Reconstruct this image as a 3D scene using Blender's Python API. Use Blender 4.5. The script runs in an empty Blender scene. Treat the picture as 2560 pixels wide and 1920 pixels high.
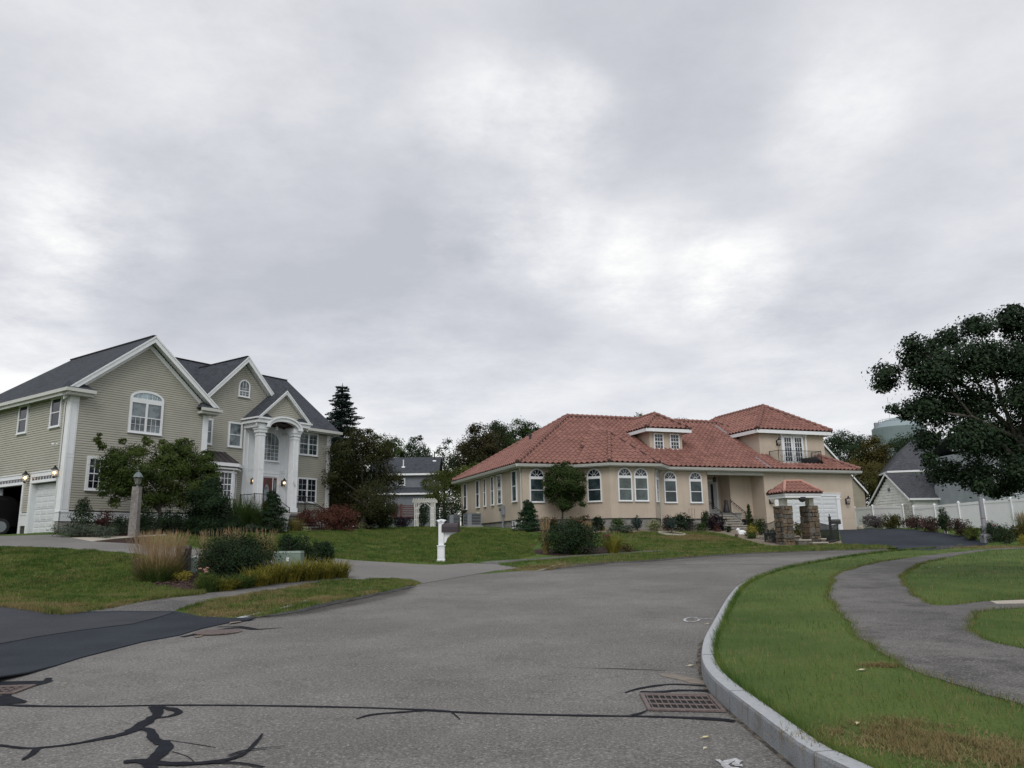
import bpy, bmesh, math, random
import numpy as np
from mathutils import Vector, Matrix, geometry
random.seed(7); rng = np.random.default_rng(7)
SC = bpy.context.scene
COL = SC.collection
# ------------------------------------------------ camera
FPX = 1930.0; CXP, CYP = 1280.0, 960.0; CH = 1.5
_p = math.radians(11.72); _r = math.radians(0.93)
FW = np.array([0, math.cos(_p), math.sin(_p)]); _U = np.array([0, -math.sin(_p), math.cos(_p)]); _R = np.array([1., 0, 0])
RT = math.cos(_r)*_R - math.sin(_r)*_U; UP = math.cos(_r)*_U + math.sin(_r)*_R
CAM = np.array([0, 0, CH])
cam = bpy.data.objects.new('camera', bpy.data.cameras.new('camera'))
COL.objects.link(cam); SC.camera = cam
cam.data.sensor_fit = 'HORIZONTAL'; cam.data.sensor_width = 36.0
cam.data.lens = 36.0*FPX/2560.0; cam.data.clip_end = 3000; cam.data.clip_start = 0.1
cam.matrix_world = Matrix(((RT[0], UP[0], -FW[0], 0), (RT[1], UP[1], -FW[1], 0), (RT[2], UP[2], -FW[2], CH), (0, 0, 0, 1)))
# ------------------------------------------------ light
SUN_EL, SUN_AZ = math.radians(42), math.radians(184)      # azimuth clockwise from +Y (camera looks along +Y)
sd = Vector((math.sin(SUN_AZ)*math.cos(SUN_EL), math.cos(SUN_AZ)*math.cos(SUN_EL), math.sin(SUN_EL)))
sl = bpy.data.lights.new('sun', 'SUN'); sl.energy = 1.35; sl.angle = math.radians(35); sl.color = (1.0, 0.965, 0.92)
so = bpy.data.objects.new('sun', sl); COL.objects.link(so)
so.rotation_euler = sd.to_track_quat('Z', 'Y').to_euler()
W = bpy.data.worlds.new('World'); SC.world = W; W.use_nodes = True
wn = W.node_tree; wn.nodes.clear()
def WN(t, **k):
    n = wn.nodes.new(t)
    for a, b in k.items(): setattr(n, a, b)
    return n
def WM(op, a, b=None, c=None):
    n = WN('ShaderNodeMath', operation=op)
    for i, x in enumerate((a, b, c)):
        if x is None: continue
        if isinstance(x, (int, float)): n.inputs[i].default_value = x
        else: wn.links.new(x, n.inputs[i])
    return n.outputs[0]
tc = WN('ShaderNodeTexCoord'); sx = WN('ShaderNodeSeparateXYZ'); wn.links.new(tc.outputs['Generated'], sx.inputs[0])
zz = WM('ADD', WM('MAXIMUM', sx.outputs[2], 0.0), 0.13)
cb = WN('ShaderNodeCombineXYZ')
wn.links.new(WM('DIVIDE', sx.outputs[0], zz), cb.inputs[0]); wn.links.new(WM('DIVIDE', sx.outputs[1], zz), cb.inputs[1])
cb.inputs[2].default_value = 3.7
n1 = WN('ShaderNodeTexNoise'); n1.inputs['Scale'].default_value = 1.05; n1.inputs['Detail'].default_value = 7; n1.inputs['Roughness'].default_value = 0.5; n1.inputs['Distortion'].default_value = 0.35
wn.links.new(cb.outputs[0], n1.inputs['Vector'])
n2 = WN('ShaderNodeTexNoise'); n2.inputs['Scale'].default_value = 2.6; n2.inputs['Detail'].default_value = 6; n2.inputs['Roughness'].default_value = 0.68
wn.links.new(cb.outputs[0], n2.inputs['Vector'])
f = WM('ADD', WM('MULTIPLY', n1.outputs[0], 0.66), WM('MULTIPLY', n2.outputs[0], 0.34))
def blob(px, py, width, amp):          # a thin place in the cloud deck where it is brighter
    d = FW*FPX + RT*(px-CXP) - UP*(py-CYP); d = d/np.linalg.norm(d)
    vm = WN('ShaderNodeVectorMath', operation='DOT_PRODUCT'); wn.links.new(tc.outputs['Generated'], vm.inputs[0]); vm.inputs[1].default_value = tuple(d)
    mr = WN('ShaderNodeMapRange', interpolation_type='SMOOTHERSTEP'); wn.links.new(vm.outputs['Value'], mr.inputs[0])
    mr.inputs[1].default_value = math.cos(width); mr.inputs[2].default_value = 1.0; mr.inputs[3].default_value = 0; mr.inputs[4].default_value = amp
    return mr.outputs[0]
for b in ((1330, 262, .11, .11), (1430, 320, .10, .12), (1180, 250, .09, .08), (1070, 320, .08, .08), (2080, 310, .10, .08), (2165, 210, .09, .06), (1190, 575, .09, .10), (1330, 590, .09, .13), (1480, 640, .10, .12), (1660, 670, .11, .15), (1830, 690, .09, .14), (1950, 760, .14, .08), (50, 570, .13, .16), (270, 610, .12, .12), (500, 100, .25, .07), (1420, 480, .06, .05), (60, 930, .12, .14), (1000, 990, .25, .06)):
    f = WM('ADD', f, WM('MULTIPLY', blob(*b), WM('ADD', WM('MULTIPLY', n2.outputs[0], 2.6), -0.3)))
for b in ((1600, 100, .22, -.13), (560, 380, .36, -.09), (1180, 470, .15, -.12), (650, 660, .24, -.10), (2050, 540, .24, -.10), (1720, 420, .16, -.05), (60, 400, .2, -.07), (1150, 790, .2, -.06)):
    f = WM('ADD', f, blob(*b))
hz = WN('ShaderNodeMapRange', interpolation_type='SMOOTHSTEP'); wn.links.new(sx.outputs[2], hz.inputs[0])
hz.inputs[1].default_value = 0.30; hz.inputs[2].default_value = 0.0; hz.inputs[3].default_value = 0; hz.inputs[4].default_value = .20
f = WM('ADD', f, hz.outputs[0])
rp = WN('ShaderNodeValToRGB'); wn.links.new(f, rp.inputs[0])
e = rp.color_ramp.elements
e[0].position = .26; e[0].color = (.50, .515, .56, 1); e[1].position = .88; e[1].color = (1.0, 1.0, .97, 1)
for pz, c in ((.40, (.59, .60, .645, 1)), (.53, (.69, .70, .735, 1)), (.68, (.82, .825, .84, 1))):
    x = e.new(pz); x.color = c
skt = WN('ShaderNodeTexSky', sky_type='NISHITA'); skt.sun_disc = False; skt.sun_elevation = SUN_EL; skt.sun_rotation = SUN_AZ
b1 = WN('ShaderNodeBackground'); b1.inputs[1].default_value = 0.1; wn.links.new(skt.outputs[0], b1.inputs[0])
b2 = WN('ShaderNodeBackground'); b2.inputs[1].default_value = 1.0; wn.links.new(rp.outputs[0], b2.inputs[0])
mx = WN('ShaderNodeMixShader'); mx.inputs[0].default_value = .94
wn.links.new(b1.outputs[0], mx.inputs[1]); wn.links.new(b2.outputs[0], mx.inputs[2])
wo = WN('ShaderNodeOutputWorld'); wn.links.new(mx.outputs[0], wo.inputs[0])
SC.view_settings.view_transform = 'Standard'; SC.view_settings.look = 'None'; SC.view_settings.exposure = 0.14; SC.view_settings.gamma = 1
SC.view_settings.use_curve_mapping = False
# ------------------------------------------------ helpers
def tag(o, label=None, cat=None, group=None, kind=None):
    if label: o['label'] = label
    if cat: o['category'] = cat
    if group: o['group'] = group
    if kind: o['kind'] = kind
    return o
def thing(name, loc, label, cat, group=None):
    o = bpy.data.objects.new(name, None); o.location = tuple(float(x) for x in loc); o.empty_display_size = .2
    COL.objects.link(o); return tag(o, label, cat, group)
def rootloc(o):
    while o.parent: o = o.parent
    return np.array(o.location)
class MB:
    def __init__(s, T=None): s.v = []; s.f = []; s.T = T
    def add(s, vs, fs):
        k = len(s.v); s.v += [tuple(p) for p in vs]; s.f += [tuple(i+k for i in q) for q in fs]; return s
    def box(s, x0, x1, y0, y1, z0, z1):
        return s.add([(x0,y0,z0),(x1,y0,z0),(x1,y1,z0),(x0,y1,z0),(x0,y0,z1),(x1,y0,z1),(x1,y1,z1),(x0,y1,z1)],
                     [(0,3,2,1),(4,5,6,7),(0,1,5,4),(1,2,6,5),(2,3,7,6),(3,0,4,7)])
    def prism(s, pts, vec):
        n = len(pts); p = [np.array(q, float) for q in pts]; q = [a+np.array(vec, float) for a in p]
        return s.add(p+q, [tuple(range(n))[::-1], tuple(range(n, 2*n))]+[(i, (i+1) % n, n+(i+1) % n, n+i) for i in range(n)])
    def loft(s, a, b):        # two polygons with the same number of points
        n = len(a)
        return s.add(list(a)+list(b), [tuple(range(n))[::-1], tuple(range(n, 2*n))]+[(i, (i+1) % n, n+(i+1) % n, n+i) for i in range(n)])
    def tube(s, pts, rad, n=6, cap=True):
        pts = [np.array(p, float) for p in pts]
        if not hasattr(rad, '__len__'): rad = [rad]*len(pts)
        rings = []
        for i, p in enumerate(pts):
            d = pts[min(i+1, len(pts)-1)]-pts[max(i-1, 0)]; d = d/(np.linalg.norm(d)+1e-9)
            a = np.cross(d, [0, 0, 1.]);
            if np.linalg.norm(a) < .05: a = np.cross(d, [1., 0, 0])
            a /= np.linalg.norm(a); b = np.cross(d, a)
            rings.append([p+rad[i]*(math.cos(t)*a+math.sin(t)*b) for t in [2*math.pi*k/n for k in range(n)]])
        vs = [q for r in rings for q in r]; fs = []
        for i in range(len(pts)-1):
            for k in range(n): fs.append((i*n+k, i*n+(k+1) % n, (i+1)*n+(k+1) % n, (i+1)*n+k))
        if cap: fs += [tuple(range(n)), tuple(range((len(pts)-1)*n, len(pts)*n))[::-1]]
        return s.add(vs, fs)
    def lathe(s, c, prof, n=12):
        vs = []; fs = []
        for r, z in prof:
            for k in range(n): vs.append((c[0]+r*math.cos(2*math.pi*k/n), c[1]+r*math.sin(2*math.pi*k/n), c[2]+z))
        for i in range(len(prof)-1):
            for k in range(n): fs.append((i*n+k, i*n+(k+1) % n, (i+1)*n+(k+1) % n, (i+1)*n+k))
        fs += [tuple(range(n))[::-1], tuple(range((len(prof)-1)*n, len(prof)*n))]
        return s.add(vs, fs)
    def split(s, name, mat, parent=None, tol=.03):
        # one object for each group of pieces that touch
        n = len(s.v); V = np.array([s.T(p) for p in s.v] if s.T else s.v, float); par = list(range(n))
        def fd(i):
            while par[i] != i: par[i] = par[par[i]]; i = par[i]
            return i
        for f in s.f:
            for k in f[1:]: par[fd(k)] = fd(f[0])
        g = {}
        for i in range(n): g.setdefault(fd(i), []).append(i)
        G_ = list(g.values()); B_ = [(V[q].min(0)-tol, V[q].max(0)+tol) for q in G_]; c = list(range(len(G_)))
        def fc(i):
            while c[i] != i: i = c[i]
            return i
        for i in range(len(G_)):
            for j in range(i):
                if (B_[i][0] < B_[j][1]).all() and (B_[j][0] < B_[i][1]).all(): c[fc(i)] = fc(j)
        out = []
        for r_ in sorted(set(fc(i) for i in range(len(G_)))):
            idx = sorted(k for i in range(len(G_)) if fc(i) == r_ for k in G_[i]); mp = {k: a for a, k in enumerate(idx)}; m = MB(); m.v = [tuple(V[k]) for k in idx]; m.f = [tuple(mp[k] for k in f) for f in s.f if f[0] in mp]; out.append(m.build(name, mat, parent))
        return out
    def build(s, name, mat, parent=None, smooth=False):
        vs = [s.T(p) for p in s.v] if s.T else s.v
        V = np.array(vs, float).reshape(-1, 3)
        o = None
        if parent is not None: V = V-rootloc(parent)
        me = bpy.data.meshes.new(name); me.from_pydata(V.tolist(), [], s.f)
        bm = bmesh.new(); bm.from_mesh(me); bmesh.ops.recalc_face_normals(bm, faces=bm.faces); bm.to_mesh(me); bm.free()
        me.materials.append(mat)
        if smooth: me.polygons.foreach_set('use_smooth', [True]*len(me.polygons))
        o = bpy.data.objects.new(name, me); COL.objects.link(o)
        if parent is not None: o.parent = parent
        return o
def rawmesh(name, V, nper, mat, parent=None):
    """V (N*nper,3): N separate polygons with nper corners each"""
    V = np.asarray(V, np.float32).reshape(-1, 3)
    if parent is not None: V = V-rootloc(parent).astype(np.float32)
    N = len(V)//nper; me = bpy.data.meshes.new(name)
    me.vertices.add(len(V)); me.vertices.foreach_set('co', V.ravel())
    me.loops.add(len(V)); me.loops.foreach_set('vertex_index', np.arange(len(V), dtype=np.int32))
    me.polygons.add(N); me.polygons.foreach_set('loop_start', np.arange(N, dtype=np.int32)*nper)
    try: me.polygons.foreach_set('loop_total', np.full(N, nper, dtype=np.int32))
    except Exception: pass
    me.update(calc_edges=True); me.materials.append(mat)
    o = bpy.data.objects.new(name, me); COL.objects.link(o)
    if parent is not None: o.parent = parent
    return o
# ------------------------------------------------ materials
MATS = {}
def mat(name, col, rough=.7, var=0.0, vscale=3.0, bump=0.0, bscale=40.0, spec=.5, metal=0.0, emit=None, col2=None, island=0.0, detail=4, coat=0, tr=0):
    if name in MATS: return MATS[name]
    m = bpy.data.materials.new(name); m.use_nodes = True; nt = m.node_tree; L = nt.links
    b = nt.nodes['Principled BSDF']; b.inputs['Roughness'].default_value = rough; b.inputs['Metallic'].default_value = metal
    b.inputs['Specular IOR Level'].default_value = spec
    if coat: b.inputs['Coat Weight'].default_value = coat
    b.inputs['Base Color'].default_value = (*col, 1)
    geo = nt.nodes.new('ShaderNodeNewGeometry'); src = None
    if var or col2 or bump:
        pass
    if col2 or var:
        c2 = col2 if col2 else tuple(min(1, x*(1+var)) for x in col)
        c1 = col if col2 else tuple(x*(1-var) for x in col)
        n = nt.nodes.new('ShaderNodeTexNoise'); n.inputs['Scale'].default_value = vscale; n.inputs['Detail'].default_value = detail; n.inputs['Roughness'].default_value = .6
        L.new(geo.outputs['Position'], n.inputs['Vector'])
        r = nt.nodes.new('ShaderNodeMapRange'); r.inputs[1].default_value = .32; r.inputs[2].default_value = .68
        L.new(n.outputs[0], r.inputs[0]); fac = r.outputs[0]
        if island:
            mi = nt.nodes.new('ShaderNodeMath'); mi.operation = 'MULTIPLY_ADD'; L.new(geo.outputs['Random Per Island'], mi.inputs[0]); mi.inputs[1].default_value = island
            ms = nt.nodes.new('ShaderNodeMath'); ms.operation = 'MULTIPLY'; L.new(fac, ms.inputs[0]); ms.inputs[1].default_value = 1-island
            L.new(ms.outputs[0], mi.inputs[2]); fac = mi.outputs[0]
        x = nt.nodes.new('ShaderNodeMix'); x.data_type = 'RGBA'; x.inputs[6].default_value = (*c1, 1); x.inputs[7].default_value = (*c2, 1)
        L.new(fac, x.inputs[0]); L.new(x.outputs[2], b.inputs['Base Color'])
    if bump:
        n = nt.nodes.new('ShaderNodeTexNoise'); n.inputs['Scale'].default_value = bscale; n.inputs['Detail'].default_value = 3
        L.new(geo.outputs['Position'], n.inputs['Vector'])
        bp = nt.nodes.new('ShaderNodeBump'); bp.inputs['Strength'].default_value = 1; bp.inputs['Distance'].default_value = bump
        L.new(n.outputs[0], bp.inputs['Height']); L.new(bp.outputs[0], b.inputs['Normal'])
    if emit:
        b.inputs['Emission Color'].default_value = (*emit[:3], 1); b.inputs['Emission Strength'].default_value = emit[3]
    if tr:
        out = nt.nodes['Material Output']; t = nt.nodes.new('ShaderNodeBsdfTranslucent'); ms = nt.nodes.new('ShaderNodeMixShader'); ms.inputs[0].default_value = tr
        if b.inputs['Base Color'].links: L.new(b.inputs['Base Color'].links[0].from_socket, t.inputs[0])
        else: t.inputs[0].default_value = (*col, 1)
        L.new(b.outputs[0], ms.inputs[1]); L.new(t.outputs[0], ms.inputs[2]); L.new(ms.outputs[0], out.inputs[0])
    MATS[name] = m; return m
class NT:      # small helper for hand-made node materials
    def __init__(s, name, rough=.8, spec=.4):
        s.m = bpy.data.materials.new(name); s.m.use_nodes = True; s.t = s.m.node_tree; s.b = s.t.nodes['Principled BSDF']
        s.b.inputs['Roughness'].default_value = rough; s.b.inputs['Specular IOR Level'].default_value = spec
        s.g = s.t.nodes.new('ShaderNodeNewGeometry'); s.pos = s.g.outputs['Position']; MATS[name] = s.m
    def lk(s, a, i):
        if isinstance(a, (int, float)): i.default_value = a
        elif isinstance(a, tuple): i.default_value = (*a, 1) if len(a) == 3 and i.type == 'RGBA' else a
        else: s.t.links.new(a, i)
    def noise(s, sc, det=4, rough=.55, vec=None, dist=0):
        n = s.t.nodes.new('ShaderNodeTexNoise'); n.inputs['Scale'].default_value = sc; n.inputs['Detail'].default_value = det; n.inputs['Roughness'].default_value = rough; n.inputs['Distortion'].default_value = dist
        s.lk(vec or s.pos, n.inputs['Vector']); return n.outputs[0]
    def scalev(s, v, vec=None):
        n = s.t.nodes.new('ShaderNodeVectorMath'); n.operation = 'MULTIPLY'; s.lk(vec or s.pos, n.inputs[0]); n.inputs[1].default_value = v; return n.outputs[0]
    def dot(s, v):
        n = s.t.nodes.new('ShaderNodeVectorMath'); n.operation = 'DOT_PRODUCT'; s.lk(s.pos, n.inputs[0]); n.inputs[1].default_value = v; return n.outputs['Value']
    def vor(s, sc, vec=None, feat='F1'):
        n = s.t.nodes.new('ShaderNodeTexVoronoi'); n.feature = feat; n.inputs['Scale'].default_value = sc; s.lk(vec or s.pos, n.inputs['Vector']); return n
    def rng(s, x, a, b, c=0., d=1., smooth=True):
        n = s.t.nodes.new('ShaderNodeMapRange'); n.interpolation_type = 'SMOOTHSTEP' if smooth else 'LINEAR'
        s.lk(x, n.inputs[0]); n.inputs[1].default_value = a; n.inputs[2].default_value = b; n.inputs[3].default_value = c; n.inputs[4].default_value = d; return n.outputs[0]
    def m_(s, op, a, b=0., c=0.):
        n = s.t.nodes.new('ShaderNodeMath'); n.operation = op
        for i, x in enumerate((a, b, c)): s.lk(x, n.inputs[i])
        return n.outputs[0]
    def mix(s, fac, a, b, mode='MIX'):
        n = s.t.nodes.new('ShaderNodeMix'); n.data_type = 'RGBA'; n.blend_type = mode; s.lk(fac, n.inputs[0])
        for x, i in ((a, 6), (b, 7)):
            if isinstance(x, tuple): n.inputs[i].default_value = (*x, 1)
            else: s.t.links.new(x, n.inputs[i])
        return n.outputs[2]
    def out(s, col, h=None, dist=.01):
        s.lk(col, s.b.inputs['Base Color'])
        if h is not None:
            bp = s.t.nodes.new('ShaderNodeBump'); bp.inputs['Distance'].default_value = dist; bp.inputs['Strength'].default_value = 1
            s.t.links.new(h, bp.inputs['Height']); s.t.links.new(bp.outputs[0], s.b.inputs['Normal'])
        return s.m
def asphalt(name, c1, c2, agg=.5, patch=.5, fleck=.04):
    t = NT(name, .92, .18)
    big = t.noise(.35, 5, .6); mid = t.noise(1.6, 6, .65); fine = t.noise(42, 5, .8); v = t.vor(70)
    c = t.mix(t.rng(big, .35, .65), c1, c2)
    c = t.mix(t.m_('MULTIPLY', t.rng(mid, .4, .75), patch), c, tuple(x*.68 for x in c1))
    c = t.mix(t.m_('MULTIPLY', t.rng(fine, .36, .5, 1, 0), agg), c, tuple(x*.30 for x in c1))
    c = t.mix(t.rng(fine, .53, .66, 0, agg), c, tuple(min(1, x*2.1) for x in c2))
    fl = t.m_('GREATER_THAN', t.m_('FRACT', t.m_('MULTIPLY', v.outputs['Color'], 1.0)), 1-fleck)
    c = t.mix(t.m_('MULTIPLY', fl, .55), c, (.42, .40, .37))
    return t.out(c, fine, .004)
M_ROAD = asphalt('asphalt_road', (.150, .144, .135), (.202, .194, .183), .75)
M_WALK = asphalt('asphalt_path', (.095, .092, .090), (.165, .158, .150), .7, 1.0)
M_DRIVE = asphalt('asphalt_drive', (.17, .162, .155), (.2, .192, .182), .35, .15, .02)
M_NEWTAR = asphalt('asphalt_dark', (.022, .027, .036), (.036, .043, .054), .35, .3, .01)
M_NEWTAR2 = asphalt('asphalt_dark_worn', (.040, .044, .053), (.056, .060, .070), .3, .3, .01)
M_SEAL = mat('tar_seal', (.014, .016, .022), .9, .3, 9, .002, 60, spec=.12)
def grassm():
    t = NT('lawn_grass', .9, .15)
    a = t.noise(.5, 5, .62); b = t.noise(5, 6, .7); c = t.noise(38, 4, .75); d = t.noise(.16, 3, .5); w = t.noise(1.1, 4, .6)
    g = t.mix(t.rng(a, .35, .65), (.055, .100, .020), (.100, .145, .034))
    g = t.mix(t.rng(b, .55, .8, 0, .55), g, (.10, .105, .035))
    g = t.mix(t.rng(w, .66, .76, 0, .55), g, (.16, .13, .07))
    g = t.mix(t.rng(c, .3, .5, .75, 0), g, (.016, .035, .008))
    g = t.mix(t.rng(c, .58, .75, 0, .5), g, (.10, .15, .05))
    return t.out(g, c, .02)
M_GRASS = grassm()
def mulchm(name, a, b, s=30):
    t = NT(name, .95, .2); v = t.vor(s); n = t.noise(s*1.6, 3)
    c = t.mix(t.rng(n, .3, .7), a, b); c = t.mix(t.rng(v.outputs['Distance'], .0, .5, .0, .6), c, tuple(x*.35 for x in a))
    return t.out(c, n, .02)
M_MULCH = mulchm('bark_mulch', (.045, .026, .022), (.10, .06, .05))
M_SAND = mulchm('pea_gravel', (.30, .25, .19), (.48, .41, .32), 45)
_t = NT('granite', .85, .3); _sp = _t.noise(140, 3, .8); _st = _t.noise(2.2, 5, .7); _st2 = _t.noise(7, 4, .7, _t.scalev((1, 1, .25)))
_c = _t.mix(_t.rng(_sp, .38, .62), (.17, .18, .19), (.33, .35, .37)); _c = _t.mix(_t.rng(_st, .45, .7, 0, .55), _c, (.13, .125, .11)); _c = _t.mix(_t.rng(_st2, .5, .72, 0, .6), _c, (.17, .13, .09)); M_GRAN = _t.out(_c, _sp, .003)
M_GRANT = mat('granite_sawn_top', (.36, .375, .39), .7, .12, 30, .001, 100)
M_GRAN2 = mat('granite_dirty', (.16, .155, .15), .85, .3, 6, .003, 80)
M_CONC = mat('concrete', (.28, .27, .255), .85, .15, 3, .002, 60)
M_CONCL = mat('concrete_walk', (.42, .38, .32), .85, .1, 4)
M_WHITE = mat('white_paint', (.74, .76, .78), .5, .04, 4)
M_WHITE2 = mat('white_trim_cool', (.66, .69, .71), .5, .05, 3)
M_DOORW = mat('garage_door_white', (.60, .625, .64), .5, .04, 2)
M_CLAP = mat('clapboard_sage', (.375, .368, .315), .75, .06, 1.3)
M_LAPSHADE = mat('lap_shade', (.05, .05, .045), .95)  # dark wall core: shade in the clapboard gaps, put into the colour
_t = NT('stucco_tan', .92, .2); _a = _t.noise(.7, 4, .6); _b = _t.noise(1, 4, .6, _t.scalev((3.5, 3.5, .30))); _f = _t.noise(45, 3, .7)
_c = _t.mix(_t.rng(_a, .35, .65), (.475, .405, .33), (.53, .455, .372)); _c = _t.mix(_t.rng(_b, .52, .72, 0, .45), _c, (.40, .345, .285)); _c = _t.mix(_t.rng(_f, .35, .65, .12, 0), _c, (.36, .31, .25)); M_STUC = _t.out(_c, _f, .003)
M_FOUND = mat('foundation_grey', (.24, .235, .22), .9, .15, 2, .003, 25)
M_GUT = mat('gutter_greige', (.52, .53, .50), .5, .05, 2)
M_TILE = mat('clay_tile', (.165, .073, .058), .8, col2=(.30, .147, .120), vscale=1.2, island=.55)
M_TILEB = mat('clay_tile_underlay', (.055, .028, .024), .85, .2, 3)
M_TILEC = mat('clay_flash', (.42, .215, .165), .6, .05, 3)
M_BLACK = mat('black_iron', (.012, .012, .014), .45, .1, 8)
M_DARKW = mat('charcoal_plastic', (.03, .028, .034), .5)
M_GREYM = mat('grey_metal', (.22, .24, .27), .5, .08, 5)
M_GREEN = mat('utility_green', (.16, .22, .18), .5, .06, 5)
M_BARK = mat('bark', (.075, .065, .055), .95, .35, 14, .01, 50)
M_WOODR = mat('deck_redwood', (.10, .04, .035), .8, .15, 5)
M_MAHOG = mat('mahogany', (.09, .022, .018), .35, .2, 6)
M_RUST = mat('rusty_iron', (.135, .105, .098), .75, .3, 30, .001, 90)
M_VOID = mat('void_dark', (.006, .006, .007), .9)
def glass(name, c, lines=0.0, lc=None, refl=.5):
    t = NT(name, .06, refl)
    n = t.noise(1.4, 5, .65); col = t.mix(t.rng(n, .38, .62), tuple(x*.6 for x in c), tuple(x*2.0 for x in c))
    if lines:
        w = t.m_('FRACT', t.m_('MULTIPLY', t.dot((0, 0, 1)), lines)); col = t.mix(t.rng(w, .55, .95, 0, 1), col, lc)
    return t.out(col)
M_GLASS = glass('window_glass_dark', (.010, .014, .022))
M_SCREEN = mat('window_screen', (.012, .013, .022), .55, spec=.25)
M_GLASSB = glass('window_glass_blinds', (.045, .065, .062), 20, (.075, .095, .088))
M_GLASSC = glass('window_glass_curtain', (.10, .12, .13))
M_GLASSG = glass('window_glass_green', (.028, .042, .046), 14, (.016, .026, .03))
M_GLASSS = glass('window_glass_skylit', (.16, .22, .24), 0, None, 1.0)
def shingle(name, c, sp=.105):
    t = NT(name, .9, .25)
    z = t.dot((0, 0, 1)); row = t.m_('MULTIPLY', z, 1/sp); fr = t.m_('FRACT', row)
    sc = t.scalev((3.2, 3.2, 10)); n = t.noise(1, 3, .8, sc); big = t.noise(.5, 4); fi = t.noise(30, 3)
    col = t.mix(t.rng(n, .3, .7), tuple(x*.55 for x in c), tuple(x*1.6 for x in c))
    col = t.mix(t.rng(big, .3, .7, 0, .35), col, tuple(x*1.5 for x in c)); col = t.mix(t.rng(fi, .5, .8, 0, .5), col, tuple(x*1.7 for x in c))
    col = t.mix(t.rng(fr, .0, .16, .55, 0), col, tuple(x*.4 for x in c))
    return t.out(col, fr, .006)
M_SHING = shingle('shingle_charcoal', (.042, .047, .056))
M_SHING2 = shingle('shingle_grey', (.055, .058, .066), .09)
def siding(name, c, sp):
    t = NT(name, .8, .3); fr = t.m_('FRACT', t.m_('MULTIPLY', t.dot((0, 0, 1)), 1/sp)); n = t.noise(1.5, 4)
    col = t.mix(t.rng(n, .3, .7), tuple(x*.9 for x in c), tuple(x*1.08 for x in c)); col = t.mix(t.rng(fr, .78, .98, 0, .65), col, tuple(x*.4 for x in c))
    return t.out(col, fr, .012)
M_SIDG = siding('siding_slate', (.19, .21, .235), .115)
M_SIDW = siding('siding_white', (.84, .85, .84), .12)
M_SIDB = siding('siding_beige', (.36, .33, .26), .12)
M_SIDBL = siding('siding_pale_blue', (.36, .40, .43), .12)
M_LAMPG = mat('lit_lamp_glass', (.9, .7, .4), .2, emit=(1, .66, .36, 4.5))
M_VINYL = mat('vinyl_white', (.80, .815, .83), .45, .03, 4)
def foliage(name, a, b, vs=1.2, isl=.5, tr=.25, rough=.6): return mat(name, a, rough, col2=b, vscale=vs, island=isl, spec=.08, tr=tr)
# ------------------------------------------------ terrain
def ray(px, py): return FW*FPX + RT*(px-CXP) - UP*(py-CYP)
def atY(px, py, Y):
    d = ray(px, py); return CAM + d*(Y/d[1])
cp = []
for Y in (-20, -10, 0, 4, 8, 12, 16, 20, 24, 28):
    for X in (-14, -8, -3, 3, 8, 14, 20):
        if Y > 22 and X < -3: continue
        cp.append((X, Y, max(0, .03*(Y-5)) if Y > 5 else 0))
for X, Y in ((0, 31), (5, 32), (10, 34), (16, 34), (22, 34), (28, 34), (18, 38), (26, 38), (8, 35.5)): cp.append((X, Y, .03*(Y-5)))
for px, py, Y in ((0, 1366, 27), (140, 1368, 27.5), (300, 1382, 26), (1100, 1402, 28.5), (700, 1380, 31), (950, 1360, 36), (950, 1330, 45), (925, 1318, 50), (1030, 1317, 50), (560, 1372, 28.5), (322, 1341, 31.6), (413, 1336, 33.4), (487, 1329.5, 36), (560, 1325.5, 38), (700, 1326, 38.5),
                  (1150, 1318, 56), (1261, 1320, 49), (1345, 1326, 45.5), (1496, 1323, 46), (1653, 1323, 48.3), (1832, 1325, 50), (1200, 1340, 42), (1200, 1380, 33.5), (1560, 1345, 42), (1700, 1376, 35), (1400, 1390, 32), (1850, 1350, 43),
                  (2000, 1361, 40), (2053, 1360, 40), (2466, 1357, 38), (2560, 1326, 46), (2350, 1328, 48), (2245, 1322, 54), (2340, 1368, 39.5), (2180, 1366, 40.5)):
    P = atY(px, py, Y); cp.append((P[0], P[1], P[2]-.14))
for X, Y, Z in ((-19.4, 32.6, 2.10), (-22.5, 34.8, 2.10), (-25, 37, 2.10), (-29, 40, 2.1), (-17.4, 35.4, 2.26), (-15.8, 37.8, 2.38), (-11.9, 41.9, 2.36), (-10.6, 46, 2.4), (-30, 30, 1.9), (-38, 34, 2.1),
                (-3.7, 57, 2.68), (17.4, 52, 1.95), (20.5, 53.2, 1.94), (23.9, 54.5, 1.94), (-40, 60, 2.4), (0, 75, 2.9), (-20, 75, 2.9), (25, 75, 2.4), (45, 60, 2.1), (45, 40, 1.3), (40, 20, .6), (40, 0, 0), (-40, 0, 0), (-40, 15, .7), (-22, 16, .4), (-25, 24, 1.3),
                (-60, 120, 2.8), (0, 120, 3.0), (60, 120, 2.6)):
    cp.append((X, Y, Z))
cp = np.array(cp)
def _phi(r2): return .5*r2*np.log(r2+1e-9)
_n = len(cp); _A = np.zeros((_n+3, _n+3)); _d = ((cp[:, None, :2]-cp[None, :, :2])**2).sum(-1)
_A[:_n, :_n] = _phi(_d)+np.eye(_n)*1.5; _A[:_n, _n:] = np.c_[np.ones(_n), cp[:, :2]]; _A[_n:, :_n] = _A[:_n, _n:].T
_w = np.linalg.solve(_A, np.r_[cp[:, 2], 0, 0, 0])
GX = np.arange(-62, 62.1, .5); GY = np.arange(-20, 120.1, .5)
_gx, _gy = np.meshgrid(GX, GY); _q = np.c_[_gx.ravel(), _gy.ravel()]; _z = np.zeros(len(_q))
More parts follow.
